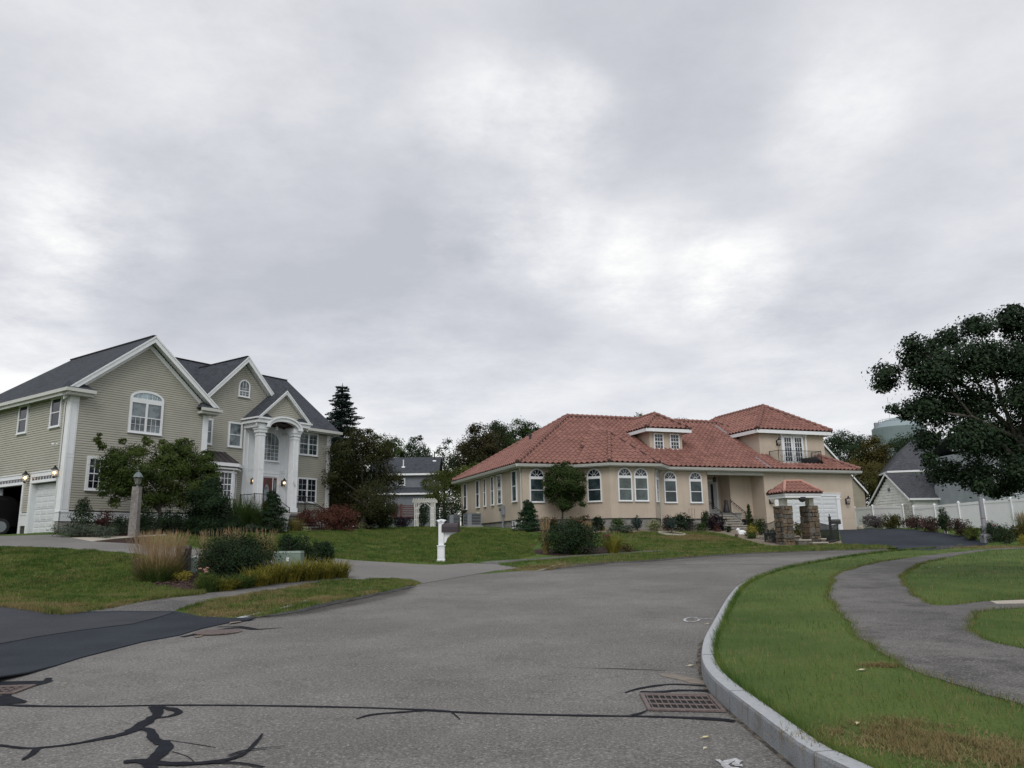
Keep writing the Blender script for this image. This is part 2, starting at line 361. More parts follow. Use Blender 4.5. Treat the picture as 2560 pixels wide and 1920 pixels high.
for i in range(0, len(_q), 8000):
    q = _q[i:i+8000]; _z[i:i+8000] = _phi(((q[:, None]-cp[None, :, :2])**2).sum(-1))@_w[:_n] + _w[_n]+q@_w[_n+1:]
HG = np.clip(_z.reshape(_gx.shape), -.3, 3.4)
def H(X, Y):
    X = np.clip(np.asarray(X, float), GX[0], GX[-1]-.01); Y = np.clip(np.asarray(Y, float), GY[0], GY[-1]-.01)
    a = (X-GX[0])/.5; b = (Y-GY[0])/.5; i = a.astype(int); j = b.astype(int); a = a-i; b = b-j
    return HG[j, i]*(1-a)*(1-b)+HG[j, i+1]*a*(1-b)+HG[j+1, i]*(1-a)*b+HG[j+1, i+1]*a*b
def cast(px, py, surf, far=150):
    d = ray(px, py); d = d/d[1]; t = np.linspace(2, far, 2600); P = CAM+t[:, None]*d
    g = P[:, 2]-surf(P[:, 0], P[:, 1]); k = np.where(g < 0)[0]
    if len(k) == 0: k = [int(np.argmin(g))]
    k = max(1, k[0]); a, b = t[k-1], t[k]
    for _ in range(20):
        m = (a+b)/2; p = CAM+m*d
        if p[2]-surf(p[0], p[1]) < 0: b = m
        else: a = m
    return CAM+(a+b)/2*d
MOUTH = []
for (cx, cy), (ex, ey) in (((150, 1600), (560, 1556)), ((1190, 1440), (1330, 1429)), ((1120, 1450), (1046, 1463)), ((2290, 1373), (2235, 1372)), ((2380, 1369), (2290, 1371))):
    c = cast(cx, cy, H); q = cast(ex, ey, H); MOUTH.append((c[0], c[1], math.hypot(q[0]-c[0], q[1]-c[1])))
def K(X, Y):
    k = np.full(np.shape(X), .165)
    for x, y, r in MOUTH:
        t = np.clip((np.hypot(X-x, Y-y)-r)/2.2, 0, 1); k = np.minimum(k, t*0+.004+.161*t*t*(3-2*t))
    return k
def S(X, Y): return H(X, Y)+K(X, Y)
def G(px, py): return cast(px, py, S)
def GR(px, py): return cast(px, py, H)
def inpoly(P, poly):
    x, y = P[:, 0], P[:, 1]; c = np.zeros(len(P), bool); n = len(poly)
    for i in range(n):
        x1, y1 = poly[i]; x2, y2 = poly[(i+1) % n]
        k = ((y1 > y) != (y2 > y)) & (x < (x2-x1)*(y-y1)/((y2-y1)+1e-12)+x1); c ^= k
    return c
def patch(name, plan, off, mat_, surf=S, skirt=.0, step=.7, parent=None, kind='structure'):
    off = off*.7
    me = bpy.data.meshes.new(name); bm = bmesh.new()
    tri = geometry.tessellate_polygon([[Vector((p[0], p[1], 0)) for p in plan]])
    vs = [bm.verts.new((p[0], p[1], 0)) for p in plan]
    for t in tri:
        try: bm.faces.new([vs[i] for i in t])
        except ValueError: pass
    xs = [p[0] for p in plan]; ys = [p[1] for p in plan]
    for ax, lo, hi in ((0, min(xs), max(xs)), (1, min(ys), max(ys))):
        for k in range(int(math.floor(lo/step)), int(math.ceil(hi/step))+1):
            if not lo < k*step < hi: continue
            co = [0, 0, 0]; no = [0, 0, 0]; co[ax] = k*step; no[ax] = 1
            bmesh.ops.bisect_plane(bm, geom=bm.verts[:]+bm.edges[:]+bm.faces[:], plane_co=co, plane_no=no, dist=1e-5)
    bm.verts.ensure_lookup_table(); A = np.array([v.co[:] for v in bm.verts]); Z = surf(A[:, 0], A[:, 1])+off
    for v, z in zip(bm.verts, Z): v.co.z = z
    bmesh.ops.recalc_face_normals(bm, faces=bm.faces)
    for f in bm.faces:
        if f.normal.z < 0: f.normal_flip()
    if skirt:
        be = [e for e in bm.edges if e.is_boundary]
        r = bmesh.ops.extrude_edge_only(bm, edges=be)
        for v in [g for g in r['geom'] if isinstance(g, bmesh.types.BMVert)]: v.co.z -= skirt
    bm.to_mesh(me); bm.free(); me.materials.append(mat_)
    o = bpy.data.objects.new(name, me); COL.objects.link(o)
    if parent: o.parent = parent
    elif kind: o['kind'] = kind
    return o
def plan(pxs, surf=S): return [tuple(cast(x, y, surf)[:2]) for x, y in pxs]
def smooth(pts, n=4):
    pts = [np.array(p[:2], float) for p in pts]; out = []
    for i in range(len(pts)-1):
        p0 = pts[max(i-1, 0)]; p1 = pts[i]; p2 = pts[i+1]; p3 = pts[min(i+2, len(pts)-1)]
        for k in range(n):
            t = k/n; out.append(.5*((2*p1)+(-p0+p2)*t+(2*p0-5*p1+4*p2-p3)*t*t+(-p0+3*p1-3*p2+p3)*t**3))
    out.append(pts[-1]); return [tuple(p) for p in out]
# the ground sheet, reaching the horizon
def ground():
    g = np.unique(np.r_[-1500, -900, -500, -300, -200, -140, -100, -80, np.arange(-62, 63, 2), 80, 100, 140, 200, 300, 500, 900, 1500])
    gy = np.unique(np.r_[-300, -150, -60, np.arange(-20, 121, 2), 140, 170, 200, 260, 350, 500, 800, 1500])
    X, Y = np.meshgrid(g, gy); Z = S(X, Y)-.20
    V = np.c_[X.ravel(), Y.ravel(), Z.ravel()]; n = len(g)
    F = [(j*n+i, j*n+i+1, (j+1)*n+i+1, (j+1)*n+i) for j in range(len(gy)-1) for i in range(n-1)]
    me = bpy.data.meshes.new('ground'); me.from_pydata(V.tolist(), [], F); me.materials.append(M_GRASS)
    o = bpy.data.objects.new('ground', me); COL.objects.link(o); o['kind'] = 'structure'
ground()
# right kerb (front top edge) and left kerbs (front bottom edge)
KR = smooth(plan([(2330, 1371), (2230, 1377.5), (2140, 1388), (2050, 1402), (1960, 1419), (1890, 1441), (1848, 1461), (1822, 1487), (1798, 1523), (1777, 1560), (1759, 1592), (1751, 1622), (1751, 1648), (1761, 1672), (1785, 1700), (1823, 1731), (1886, 1779), (1945, 1824), (2006, 1869), (2067, 1900), (2160, 1945), (2330, 2040), (2600, 2200)]), 3)
KL1 = smooth(plan([(560, 1557), (600, 1550), (641, 1543), (700, 1537), (760, 1528), (830, 1511), (900, 1497), (960, 1484), (1010, 1473), (1055, 1462)], H), 3)
KL2 = smooth(plan([(1300, 1428), (1351, 1427.5), (1399, 1421), (1481, 1414), (1535, 1407.5), (1607, 1405), (1700, 1397), (1780, 1390.5), (1848, 1386), (1915, 1383), (1980, 1380.5), (2050, 1378), (2120, 1375.5), (2190, 1374), (2235, 1373)], H), 3)
def offs(poly, d):
    P = np.array(poly); T = np.gradient(P, axis=0); T /= np.linalg.norm(T, axis=1)[:, None]; N = np.c_[-T[:, 1], T[:, 0]]
    return [tuple(p) for p in P+N*d]
def resample(poly, ds):
    P = np.array(poly); s = np.r_[0, np.cumsum(np.linalg.norm(np.diff(P, axis=0), axis=1))]; t = np.arange(0, s[-1], ds)
    return np.c_[np.interp(t, s, P[:, 0]), np.interp(t, s, P[:, 1])], t
ROAD = patch('road', [(-17, -12), (-17, 12.5), (-7, 17), (-2.5, 26), (0, 33), (9, 41), (24, 43), (48, 43), (60, 40), (60, -12)], 0, M_ROAD, surf=H)
def kerb(name, poly, side, mat_, L=2.3, gran=M_GRAN):
    root = bpy.data.objects.new(name, None); COL.objects.link(root); root['kind'] = 'structure'
    P, t = resample(poly, .23); T = np.gradient(P, axis=0); T /= np.linalg.norm(T, axis=1)[:, None]; N = np.c_[-T[:, 1], T[:, 0]]*side
    n = int(round(L/.23)); i = 0
    while i < len(P)-2:
        j = min(i+n, len(P)-1)
        if len(P)-1-j < 3: j = len(P)-1
        V = []; m = j-i+1; dz = rng.uniform(-.004, .004)
        for k in range(i, j+1):
            p = P[k].copy()
            if k == i: p = p+T[k]*.011
            if k == j: p = p-T[k]*.011
            h = float(H(*p)); kk = float(K(*p))
            def q(d, z): V.append((*(p+N[k]*d), z))
            jit = rng.uniform(-.002, .002)
            q(0+jit, h-.12); q(0.012+jit, h+kk-.014+dz); q(.022, h+kk+.006+dz); q(.15, h+kk+.008+dz); q(.155, h-.12)
        F = []
        for k in range(m-1):
            for a in range(4): F.append((k*5+a, k*5+a+1, (k+1)*5+a+1, (k+1)*5+a))
        F += [(0, 1, 2, 3, 4), tuple((m-1)*5+a for a in range(4, -1, -1))]
        b = MB(); b.add(V, F); o_ = b.build('kerb_stone', gran, root); o_.data.materials.append(M_GRANT); i = j
        for p_ in o_.data.polygons: p_.material_index = 1 if p_.normal.z > .85 else 0
    return root
kerb('kerb_right', KR[::-1], -1, M_GRAN, 1.9)
M_GRANF = mat('granite_far', (.15, .145, .14), .8, .2, 5, .002, 60)
kerb('kerb_left', KL1, 1, M_GRANF, 2.6)
kerb('kerb_far', KL2, 1, M_GRAN, 2.4, M_GRANF)
# left lawn block and everything on it
KL1i = offs(KL1, .14); KL2i = offs(KL2, .14)
LAWNL = [(-60, 10.5)] + plan([(-200, 1750)], H) + plan([(0, 1693), (73, 1682), (203, 1645), (358, 1605), (448, 1589), (505, 1572)], H) + KL1i[2:] + plan([(1090, 1448), (1160, 1438), (1240, 1432)]) + KL2i + [(32, 39.5), (60, 42), (60, 75), (-60, 75)]
patch('lawn_left', LAWNL, 0, M_GRASS, skirt=.35)
# right verge and lawn
KR = KR + [(5.2, -2.0), (6.0, -12.0)]
KRi = offs(KR, .14)
LAWNR = KRi + [(60, -10), (60, 37), (34, 37.5)]
patch('lawn_right', LAWNR, 0, M_GRASS, skirt=.25)
# driveways, walks, beds
DRA = [(140, 1337), (60, 1339), (-60, 1343), (-200, 1350), (-200, 1372), (0, 1365.5), (80, 1367), (140, 1370), (244, 1377), (355, 1387), (450, 1396), (600, 1407), (760, 1425), (862, 1441), (880, 1450.5), (960, 1446), (1027, 1447.5), (1058, 1459), (1160, 1441), (1238, 1427), (1300, 1420), (1240, 1411), (1170, 1408.5), (1106, 1413), (1040, 1411), (940, 1405), (880, 1401), (830, 1396), (700, 1388), (600, 1381), (492, 1372), (454, 1369), (360, 1361), (231, 1354), (178, 1345)]
dra = plan(DRA); DRAP = dra
patch('driveway_left', dra, .016, M_DRIVE, skirt=.02)
SW1 = [(-40, 1560), (0, 1545), (120, 1540), (256, 1523), (366, 1501), (505, 1483), (624, 1467), (750, 1453), (862, 1441), (930, 1436), (1010, 1432), (1000, 1441), (900, 1449), (880, 1451), (712, 1472), (598, 1490), (497, 1507), (439, 1525), (440, 1534), (300, 1550), (100, 1580), (-40, 1600)]
sw1 = plan(SW1); patch('sidewalk_left', sw1, .008, M_WALK, skirt=.01)
APR = [(-260, 1560), (-60, 1532), (0, 1517), (68, 1524), (122, 1536), (200, 1531), (300, 1528), (439, 1529), (500, 1541), (570, 1546), (641, 1545), (620, 1551), (570, 1558), (505, 1572), (448, 1589), (358, 1605), (203, 1645), (73, 1682), (0, 1693), (-150, 1716), (-400, 1760)]
apr = plan(APR); patch('driveway_apron', apr, .016, M_NEWTAR, skirt=.015)
patch('driveway_apron_upper', plan([(-200, 1568), (-60, 1535), (0, 1520), (68, 1527), (122, 1539), (300, 1532), (435, 1532), (330, 1562), (200, 1578), (100, 1593), (0, 1612), (-200, 1660)]), .026, M_NEWTAR2)
BED1 = [(335, 1398), (330, 1420), (338, 1441), (383, 1462), (429, 1472), (470, 1478), (512, 1481), (624, 1465.5), (750, 1452), (858, 1440), (800, 1424), (740, 1415), (600, 1402), (450, 1393)]
bed1 = plan(BED1); patch('mulch_bed_front', bed1, .014, M_MULCH, skirt=.02)
bedA = plan([(165, 1331), (178, 1343), (322, 1340.5), (413, 1335.5), (421, 1333), (487, 1329.5), (560, 1325.5), (700, 1321), (760, 1330), (860, 1318), (905, 1308)])+[(-8.5, 47), (-11, 45), (-19.3, 33.4)]
patch('mulch_bed_house', bedA, .012, M_MULCH, skirt=.02)
patch('front_walk_left', plan([(178, 1344.5), (322, 1341), (413, 1336), (418, 1338), (322, 1344), (280, 1347.5), (235, 1353), (229, 1354)]), .016, M_CONCL, skirt=.02)
patch('mulch_bed_walk', plan([(240, 1353.5), (283, 1348.5), (336, 1344), (370, 1343), (372, 1361), (336, 1359.5), (290, 1356.5)]), .015, M_MULCH, skirt=.02)
BE = math.radians(20.4); BU = np.array([math.cos(BE), math.sin(BE)]); BV = np.array([-BU[1], BU[0]]); BO = np.array([.505, 46.0])
def Bp(u, v): return tuple(BO+BU*u+BV*v)
sand = plan([(1300, 1326), (1345, 1330), (1410, 1331), (1477, 1332), (1568, 1331.5), (1614, 1328.5), (1677, 1328), (1761, 1328), (1805, 1333), (1848, 1344), (1892, 1357), (1919, 1364.5), (1968, 1363.5), (2108, 1360.5), (2104, 1352)])+[Bp(17.2, -1.0), Bp(16.5, .6), Bp(12, .3), Bp(0, .3), Bp(-.3, .6)]
patch('gravel_bed', sand, .012, M_SAND, skirt=.02)
SW2 = [(1240, 1411.5), (1300, 1403), (1426, 1392), (1607, 1380.5), (1700, 1376.5), (1832, 1369.5), (1832, 1368), (1700, 1374.6), (1571, 1380.5), (1410, 1390.5), (1300, 1398.5), (1200, 1407)]
patch('sidewalk_far', plan(SW2), .008, M_WALK, skirt=.01)
patch('mulch_bed_strip', plan([(1335, 1374), (1330, 1384), (1370, 1388), (1400, 1390), (1500, 1384), (1545, 1379), (1600, 1378), (1560, 1368), (1450, 1366)]), .012, M_MULCH, skirt=.02)
DRB = plan([(2098, 1326.5), (2104, 1357), (2117, 1360.5), (2216, 1364), (2245, 1370), (2240, 1375), (2330, 1376), (2440, 1364), (2470, 1353), (2440, 1352), (2415, 1342), (2313, 1327.5), (2245, 1322), (2158, 1321)])+[Bp(26.5, .5), Bp(17.9, -.02)]
patch('driveway_right', DRB, .014, M_NEWTAR, skirt=.02)
PATH = [(2640, 1366), (2506, 1370.5), (2400, 1380), (2270, 1395), (2190, 1408), (2148, 1417), (2108, 1430), (2083, 1445), (2073, 1478), (2085, 1515), (2116, 1556), (2165, 1600), (2230, 1645), (2327, 1694), (2433, 1731), (2560, 1770), (2800, 1850), (3000, 1850), (2800, 1690), (2560, 1625), (2474, 1600), (2425, 1572), (2419, 1552), (2453, 1528), (2560, 1520), (2760, 1510), (2760, 1494), (2560, 1501), (2474, 1504), (2352, 1514), (2319, 1507), (2270, 1474), (2257, 1448), (2278, 1421), (2352, 1398), (2474, 1375), (2640, 1369)]
path = plan(PATH)
def rough(poly, d=.16, a=.035, seed=3):
    r = np.random.default_rng(seed); P = np.array(list(poly)+[poly[0]]); Q, t = resample(P.tolist(), d); ph = r.uniform(0, 6, 6); c = Q-np.roll(Q, 1, 0); nn = np.c_[-c[:, 1], c[:, 0]]/(np.linalg.norm(c, axis=1)[:, None]+1e-6)
    w = sum(np.sin(t*f_+p_)/g_ for f_, p_, g_ in ((1.1, ph[0], 1), (2.7, ph[1], 1.4), (6.3, ph[2], 2.2)))+r.normal(size=len(t))*.35
    return [tuple(q) for q in Q+nn*(w*a)[:, None]]
path = rough(smooth(path+[path[0]], 2)[:-1])
patch('path_right', path, .012, M_WALK, skirt=.02)
patch('paver_step', plan([(2476, 1505.5), (2560, 1502.5), (2700, 1497), (2700, 1505), (2560, 1510), (2490, 1511)]), .03, M_CONCL, skirt=.04)
# grit and dirt that collects in the gutter
t_ = NT('gutter_grit', .95, .1); g_ = t_.noise(9, 5, .7); M_GRIT = t_.out(t_.mix(t_.rng(g_, .4, .6), (.055, .05, .045), (.16, .14, .115)), g_, .01)
def gutter_line(poly, side, w0, w1, seed):
    r = np.random.default_rng(seed); P, t = resample(poly, .15); T = np.gradient(P, axis=0); T /= np.linalg.norm(T, axis=1)[:, None]; N = np.c_[-T[:, 1], T[:, 0]]*side
    w = np.clip(w0+(w1-w0)*(.5+.5*np.sin(t*1.7+r.uniform(0, 6)))*(.5+.5*np.sin(t*.53))+r.normal(size=len(t))*.012, .015, .4); V = []
    for k in range(len(P)): a = P[k]+N[k]*.01; b = P[k]-N[k]*w[k]; V += [(*a, float(H(*a))+.0032), (*b, float(H(*b))+.0032)]
    m = MB(); m.add(V, [(2*k, 2*k+1, 2*k+3, 2*k+2) for k in range(len(P)-1)]); m.build('gutter_grit', M_GRIT, ROAD)
gutter_line(KR, 1, .03, .12, 1); gutter_line(KL1, 1, .02, .10, 2); gutter_line(KL2, 1, .02, .12, 3)
# sealed cracks, patches and paint on the road: thin sheets, children of the road
def strip(pxs, w, name='crack_seal', m=M_SEAL, z=.006):
    P = smooth([GR(x, y) for x, y in pxs], 3); P = np.array(P); ww = np.interp(np.linspace(0, 1, len(P)), np.linspace(0, 1, len(w)), w) if hasattr(w, '__len__') else np.full(len(P), w)
    ww = ww*1.05*(1+rng.uniform(-.3, .3, len(P)))
    T = np.gradient(P, axis=0); T /= np.linalg.norm(T, axis=1)[:, None]+1e-9; N = np.c_[-T[:, 1], T[:, 0]]
    a = P+N*ww[:, None]/2; b = P-N*ww[:, None]/2; V = []
    for k in range(len(P)):
        V += [(*a[k], float(H(*a[k]))+z), (*b[k], float(H(*b[k]))+z)]
    F = [(2*k, 2*k+1, 2*k+3, 2*k+2) for k in range(len(P)-1)]
    mb = MB(); mb.add(V, F); o = mb.build(name, m, ROAD); return o
def blobp(pxs, name='crack_seal', m=M_SEAL, z=.006):
    P = plan(pxs, H); mb = MB(); mb.add([(*p, float(H(*p))+z) for p in P], [tuple(range(len(P)))]); return mb.build(name, m, ROAD)
strip([(-120, 1762), (0, 1763), (90, 1766), (240, 1767), (420, 1764), (640, 1765), (900, 1770), (1060, 1776), (1180, 1783), (1400, 1789), (1600, 1792), (1700, 1795), (1800, 1800), (1836, 1805)], [.055, .06, .045, .04, .04, .05, .045, .05, .07, .06])
strip([(384, 1767), (395, 1785), (375, 1800), (340, 1822), (310, 1836), (250, 1849), (180, 1862), (110, 1870), (60, 1872), (0, 1865), (-60, 1862)], [.08, .10, .10, .09, .04, .03, .035, .04], z=.007)
strip([(386, 1768), (430, 1774), (447, 1783), (420, 1793), (385, 1796)], [.07, .07, .05, .03], z=.008)
strip([(345, 1822), (375, 1828), (385, 1850), (412, 1862), (410, 1875), (390, 1895), (372, 1910), (385, 1930)], [.05, .08, .10, .10, .09, .07], z=.009)
strip([(308, 1908), (350, 1905), (420, 1912), (520, 1909), (600, 1892), (640, 1858), (656, 1837)], [.06, .09, .07, .05, .03, .012], z=.010)
strip([(520, 1909), (600, 1911), (660, 1922)], [.04, .03], z=.011)
strip([(95, 1870), (80, 1887), (55, 1902)], [.06, .05, .015], z=.008)
strip([(570, 1893), (620, 1878), (710, 1869)], [.03, .03, .01], z=.012)
strip([(420, 1851), (480, 1860), (540, 1870)], [.008, .012, .006], z=.004); strip([(430, 1880), (470, 1893), (490, 1912)], [.01, .008], z=.004)
strip([(890, 1799), (930, 1788), (1000, 1782), (1090, 1776)], [.02, .05, .03], z=.007); strip([(1130, 1782), (1150, 1800)], [.02, .01], z=.007)
strip([(455, 1593), (520, 1581), (560, 1573), (600, 1570), (632, 1574), (660, 1573), (705, 1570)], [.10, .16, .12, .10, .10, .05, .02], z=.007)
strip([(545, 1568), (600, 1567), (640, 1573)], [.05, .06], z=.008)
strip([(1562, 1733), (1600, 1722), (1660, 1713), (1700, 1712), (1765, 1716)], [.02, .06, .05, .05, .05], z=.007)
strip([(1600, 1731), (1650, 1731), (1700, 1727), (1770, 1728)], [.06, .07, .06, .06], z=.007)
strip([(1578, 1790), (1600, 1785), (1620, 1777)], [.05, .03, .01], z=.008)
blobp([(-80, 1708), (0, 1705), (60, 1703.5), (108, 1703), (114, 1696), (131, 1695.5), (128, 1702), (135, 1702.5), (120, 1708), (90, 1716), (75, 1719), (0, 1719), (-80, 1719)])
blobp([(-60, 1752), (0, 1740), (22, 1735), (32, 1731), (28, 1741), (50, 1748), (68, 1754), (62, 1759), (0, 1762), (-60, 1766)])
strip([(1400, 1668), (1480, 1671), (1560, 1673), (1665, 1677)], [.006, .01, .02, .01], z=.005)
strip([(1500, 1413), (1650, 1412), (1850, 1411), (2010, 1413)], .045, z=.006)
M_PAINT = mat('chalky_paint', (.42, .43, .44), .85, .35, 22)
strip([(1745, 1547), (1728, 1544), (1714, 1548), (1712, 1552), (1722, 1556), (1742, 1554), (1748, 1550), (1736, 1549)], .035, 'paint_mark', M_PAINT, .009)
strip([(1744, 1549), (1765, 1548), (1782, 1549)], .03, 'paint_mark', M_PAINT, .010)
strip([(1846, 1900), (1826, 1903), (1812, 1912), (1822, 1922), (1848, 1924)], .05, 'paint_mark', M_PAINT, .006)
strip([(1850, 1902), (1838, 1914), (1856, 1916)], .04, 'paint_mark', M_PAINT, .007)
strip([(1794, 1902), (1818, 1920), (1830, 1934)], .03, 'paint_mark', M_PAINT, .009)
blobp([(575, 1558), (600, 1555.5), (604, 1557), (572, 1562)], 'sand_patch', M_SAND, .02); blobp([(484, 1592), (508, 1589), (504, 1593), (490, 1595)], 'sand_patch', M_SAND, .012)
M_SANDY = mat('sandy_asphalt', (.20, .17, .14), .9, .2, 9)
blobp([(1646, 1685), (1680, 1684), (1702, 1690), (1742, 1697), (1762, 1704), (1760, 1712), (1725, 1708), (1690, 1698), (1655, 1691)], 'sand_patch', M_SANDY, .004)
# catch basin grates and manhole cover: flat ironwork let into the road
def Rf(px, py, z=.0):
    p = GR(px, py); return np.array([p[0], p[1], float(H(p[0], p[1]))+z])
def grate(corners, nx, ny, label, group=None):
    a, b, c, d = [Rf(*q) for q in corners]          # far-left, far-right, near-right, near-left
    org = (a+b+c+d)/4; t = thing('storm_drain_grate', org, label, 'drain grate', 'storm drain grates')
    ex = ((b-a)+(c-d))/2; ey = ((d-a)+(c-b))/2; wx, wy = np.linalg.norm(ex), np.linalg.norm(ey)
    def T(p): return org+ex*(p[0]-.5)+ey*(p[1]-.5)+np.array([0, 0, p[2]+.006])
    m = MB(T); w = .035/wx; v = .035/wy
    m.box(-w, 1+w, -v, 0, 0, .014); m.box(-w, 1+w, 1, 1+v, 0, .014); m.box(-w, 0, 0, 1, 0, .014); m.box(1, 1+w, 0, 1, 0, .014); m.build('frame', M_RUST, t)
    m = MB(T); m.box(0, 1, 0, 1, -.004, -.0005); m.build('shaft_opening', M_VOID, t)
    for i in range(nx+1):
        m = MB(T); x = .03+.94*i/nx; m.box(x-.008, x+.008, 0.005, .995, 0.001, .012); m.build('grate_bar', M_RUST, t)
    m = MB(T)
    for j in range(ny+1):
        y = .04+.92*j/ny; m.box(0.005, .995, y-.028, y+.028, .002, .010)
    m.build('cross_bars', M_RUST, t); return t
grate(((1612, 1738), (1768, 1743), (1806, 1779), (1624+2, 1777)), 10, 3, 'rusty storm drain grate against the granite kerb on the right')
grate(((-110, 1722), (70, 1720), (40, 1731), (-180, 1745)), 9, 3, 'rusty storm drain grate cut by the left edge of the picture')
c = Rf(545, 1581); t = thing('manhole_cover', c, 'round iron manhole cover in the road by the dark apron', 'manhole cover')
m = MB(); m.lathe(tuple(c+[0, 0, .004]), [(.36, 0), (.36, .010), (.33, .012), (.33, .008)], 28); m.build('frame', M_RUST, t)
m = MB(); m.lathe(tuple(c+[0, 0, .004]), [(.32, 0), (.32, .010)], 28)
for k in range(5): m.box(c[0]-.26, c[0]+.26, c[1]-.24+k*.12-.018, c[1]-.24+k*.12+.018, c[2]+.013, c[2]+.019)
m.build('lid', M_RUST, t)

DRY = [(*G(px_, py_)[:2], r_) for px_, py_, r_ in ((2190, 1840, .20), (2250, 1815, .14), (2330, 1850, .17), (2420, 1880, .22), (2500, 1890, .2), (2200, 1665, .07), (1690, 1345, .5), (1740, 1347, .8), (1780, 1347, .6), (1740, 1339, .5), (60, 1512, .30), (10, 1500, .3), (170, 1515, .2), (570, 1534, .22), (620, 1531, .2), (700, 1505, .25), (1350, 1419, .4), (2470, 1368, .6))]
# ------------------------------------------------ facade tools
class Face:            # a wall plane: a along, h up, d outwards
    def __init__(s, org, adir, nrm): s.o = np.array(org, float); s.a = np.array([*adir, 0.]); s.n = np.array([*nrm, 0.])
    def __call__(s, p): return s.o+s.a*p[0]+s.n*p[2]+np.array([0, 0, p[1]])
def fb(m, a0, a1, h0, h1, d0, d1): m.add([(a0,h0,d0),(a1,h0,d0),(a1,h1,d0),(a0,h1,d0),(a0,h0,d1),(a1,h0,d1),(a1,h1,d1),(a0,h1,d1)], [(0,3,2,1),(4,5,6,7),(0,1,5,4),(1,2,6,5),(2,3,7,6),(3,0,4,7)])
def arcring(m, ac, hs, w, r, wi, ri, d0, d1, n=14, t0=0, t1=math.pi):
    P = [t0+(t1-t0)*k/n for k in range(n+1)]
    for k in range(n):
        q = []
        for t, (ww, rr) in ((P[k], (w, r)), (P[k+1], (w, r)), (P[k+1], (wi, ri)), (P[k], (wi, ri))): q.append((ac+ww*math.cos(t), hs+rr*math.sin(t)))
        m.loft([(x, y, d0) for x, y in q], [(x, y, d1) for x, y in q])
def window(F, a0, a1, h0, h1, parent, trim=.09, sash=True, grid=(0, 0), mull=0, glass_=M_GLASS, frame=M_WHITE, arch=0, fan=0, band=0, sill=True, dgrid=None, d=.06, lowgrid=False, mt=.012):
    """h1 is the top of the straight part; arch the rise above it"""
    m = MB(F); ac = (a0+a1)/2; hw = (a1-a0)/2
    d = d+.022; fb(m, a0, a0+trim, h0, h1, -.02, d); fb(m, a1-trim, a1, h0, h1, -.02, d); fb(m, a0+trim, a1-trim, h0, h0+trim*.8, -.02, d)
    if sill: fb(m, a0-.02, a1+.02, h0-.035, h0, -.02, d+.03)
    if not arch: fb(m, a0-.01, a1+.01, h1-trim, h1, -.02, d+.008)
    else: arcring(m, ac, h1, hw, arch, hw-trim, arch-trim, -.02, d)
    it = h1-(trim if not arch else 0); ib = h0+trim*.8; lo, hi = ib, it
    if band: fb(m, a0+trim, a1-trim, h1-band, h1, -.02, d-.004); hi = h1-band
    cells = [(a0+trim, a1-trim)]
    if mull:
        cells = []; n = mull+1; tw = (a1-a0-2*trim-mull*.10)/n
        for k in range(n): x = a0+trim+k*(tw+.10); cells.append((x, x+tw))
        for k in range(mull): x = a0+trim+tw+k*(tw+.10); fb(m, x, x+.10, lo, hi, -.02, d-.002)
    mid = (lo+hi)/2; mw = max(mt, .012)
    for x0, x1 in cells:
        if sash: fb(m, x0, x1, mid-.022, mid+.022, -.01, .066)
        parts = ((lo, mid-.022), (mid+.022, hi)) if sash else ((lo, hi),)
        for pi_, (l, h) in enumerate(parts):
            if lowgrid and pi_: continue
            for k in range(1, grid[0]): x = x0+(x1-x0)*k/grid[0]; fb(m, x-mt, x+mt, l, h, .0, .056)
            for k in range(1, grid[1]): y = l+(h-l)*k/grid[1]; fb(m, x0, x1, y-mt, y+mt, .0, .0555)
    if arch and fan:
        arcring(m, ac, h1, (hw-trim)*.32, (arch-trim)*.32, (hw-trim)*.26, (arch-trim)*.24, 0, .056, 8)
        for k in range(1, fan):
            t = math.pi*k/fan; dx, dy = math.cos(t), math.sin(t); r0, r1 = .30, 1.0; px, py = -dy*.011, dx*.011
            A = [(ac+dx*(hw-trim)*r0+px, h1+dy*(arch-trim)*r0+py), (ac+dx*(hw-trim)*r1+px, h1+dy*(arch-trim)*r1+py), (ac+dx*(hw-trim)*r1-px, h1+dy*(arch-trim)*r1-py), (ac+dx*(hw-trim)*r0-px, h1+dy*(arch-trim)*r0-py)]
            m.loft([(x, y, 0) for x, y in A], [(x, y, .056) for x, y in A])
    elif arch and grid[0]:
        for k in range(1, grid[0]*(mull+1)): 
            x = a0+trim+(a1-a0-2*trim)*k/(grid[0]*(mull+1)); y = h1+(arch-trim)*math.sqrt(max(0, 1-((x-ac)/(hw-trim))**2)); fb(m, x-mt, x+mt, h1, y, 0, .056)
    w = m.build('window', frame, parent)
    for x0, x1 in cells:
        g = MB(F)
        if sash: fb(g, x0, x1, lo, mid, -.01, .038); fb(g, x0, x1, mid, hi, -.01, .046)
        else: fb(g, x0, x1, lo, hi, -.01, .042)
        g.build('pane', glass_, w)
    if arch:
        g = MB(F); pts = [(ac+(hw-trim)*math.cos(t), h1+(arch-trim)*math.sin(t)) for t in [math.pi*k/14 for k in range(15)]]
        g.loft([(x, y, -.01) for x, y in pts], [(x, y, .042) for x, y in pts]); g.build('pane', dgrid or glass_, w)
    return w
def slab(name, pts, th, m_, parent):
    b = MB(); b.prism(pts, (0, 0, -th)); return b.build(name, m_, parent)
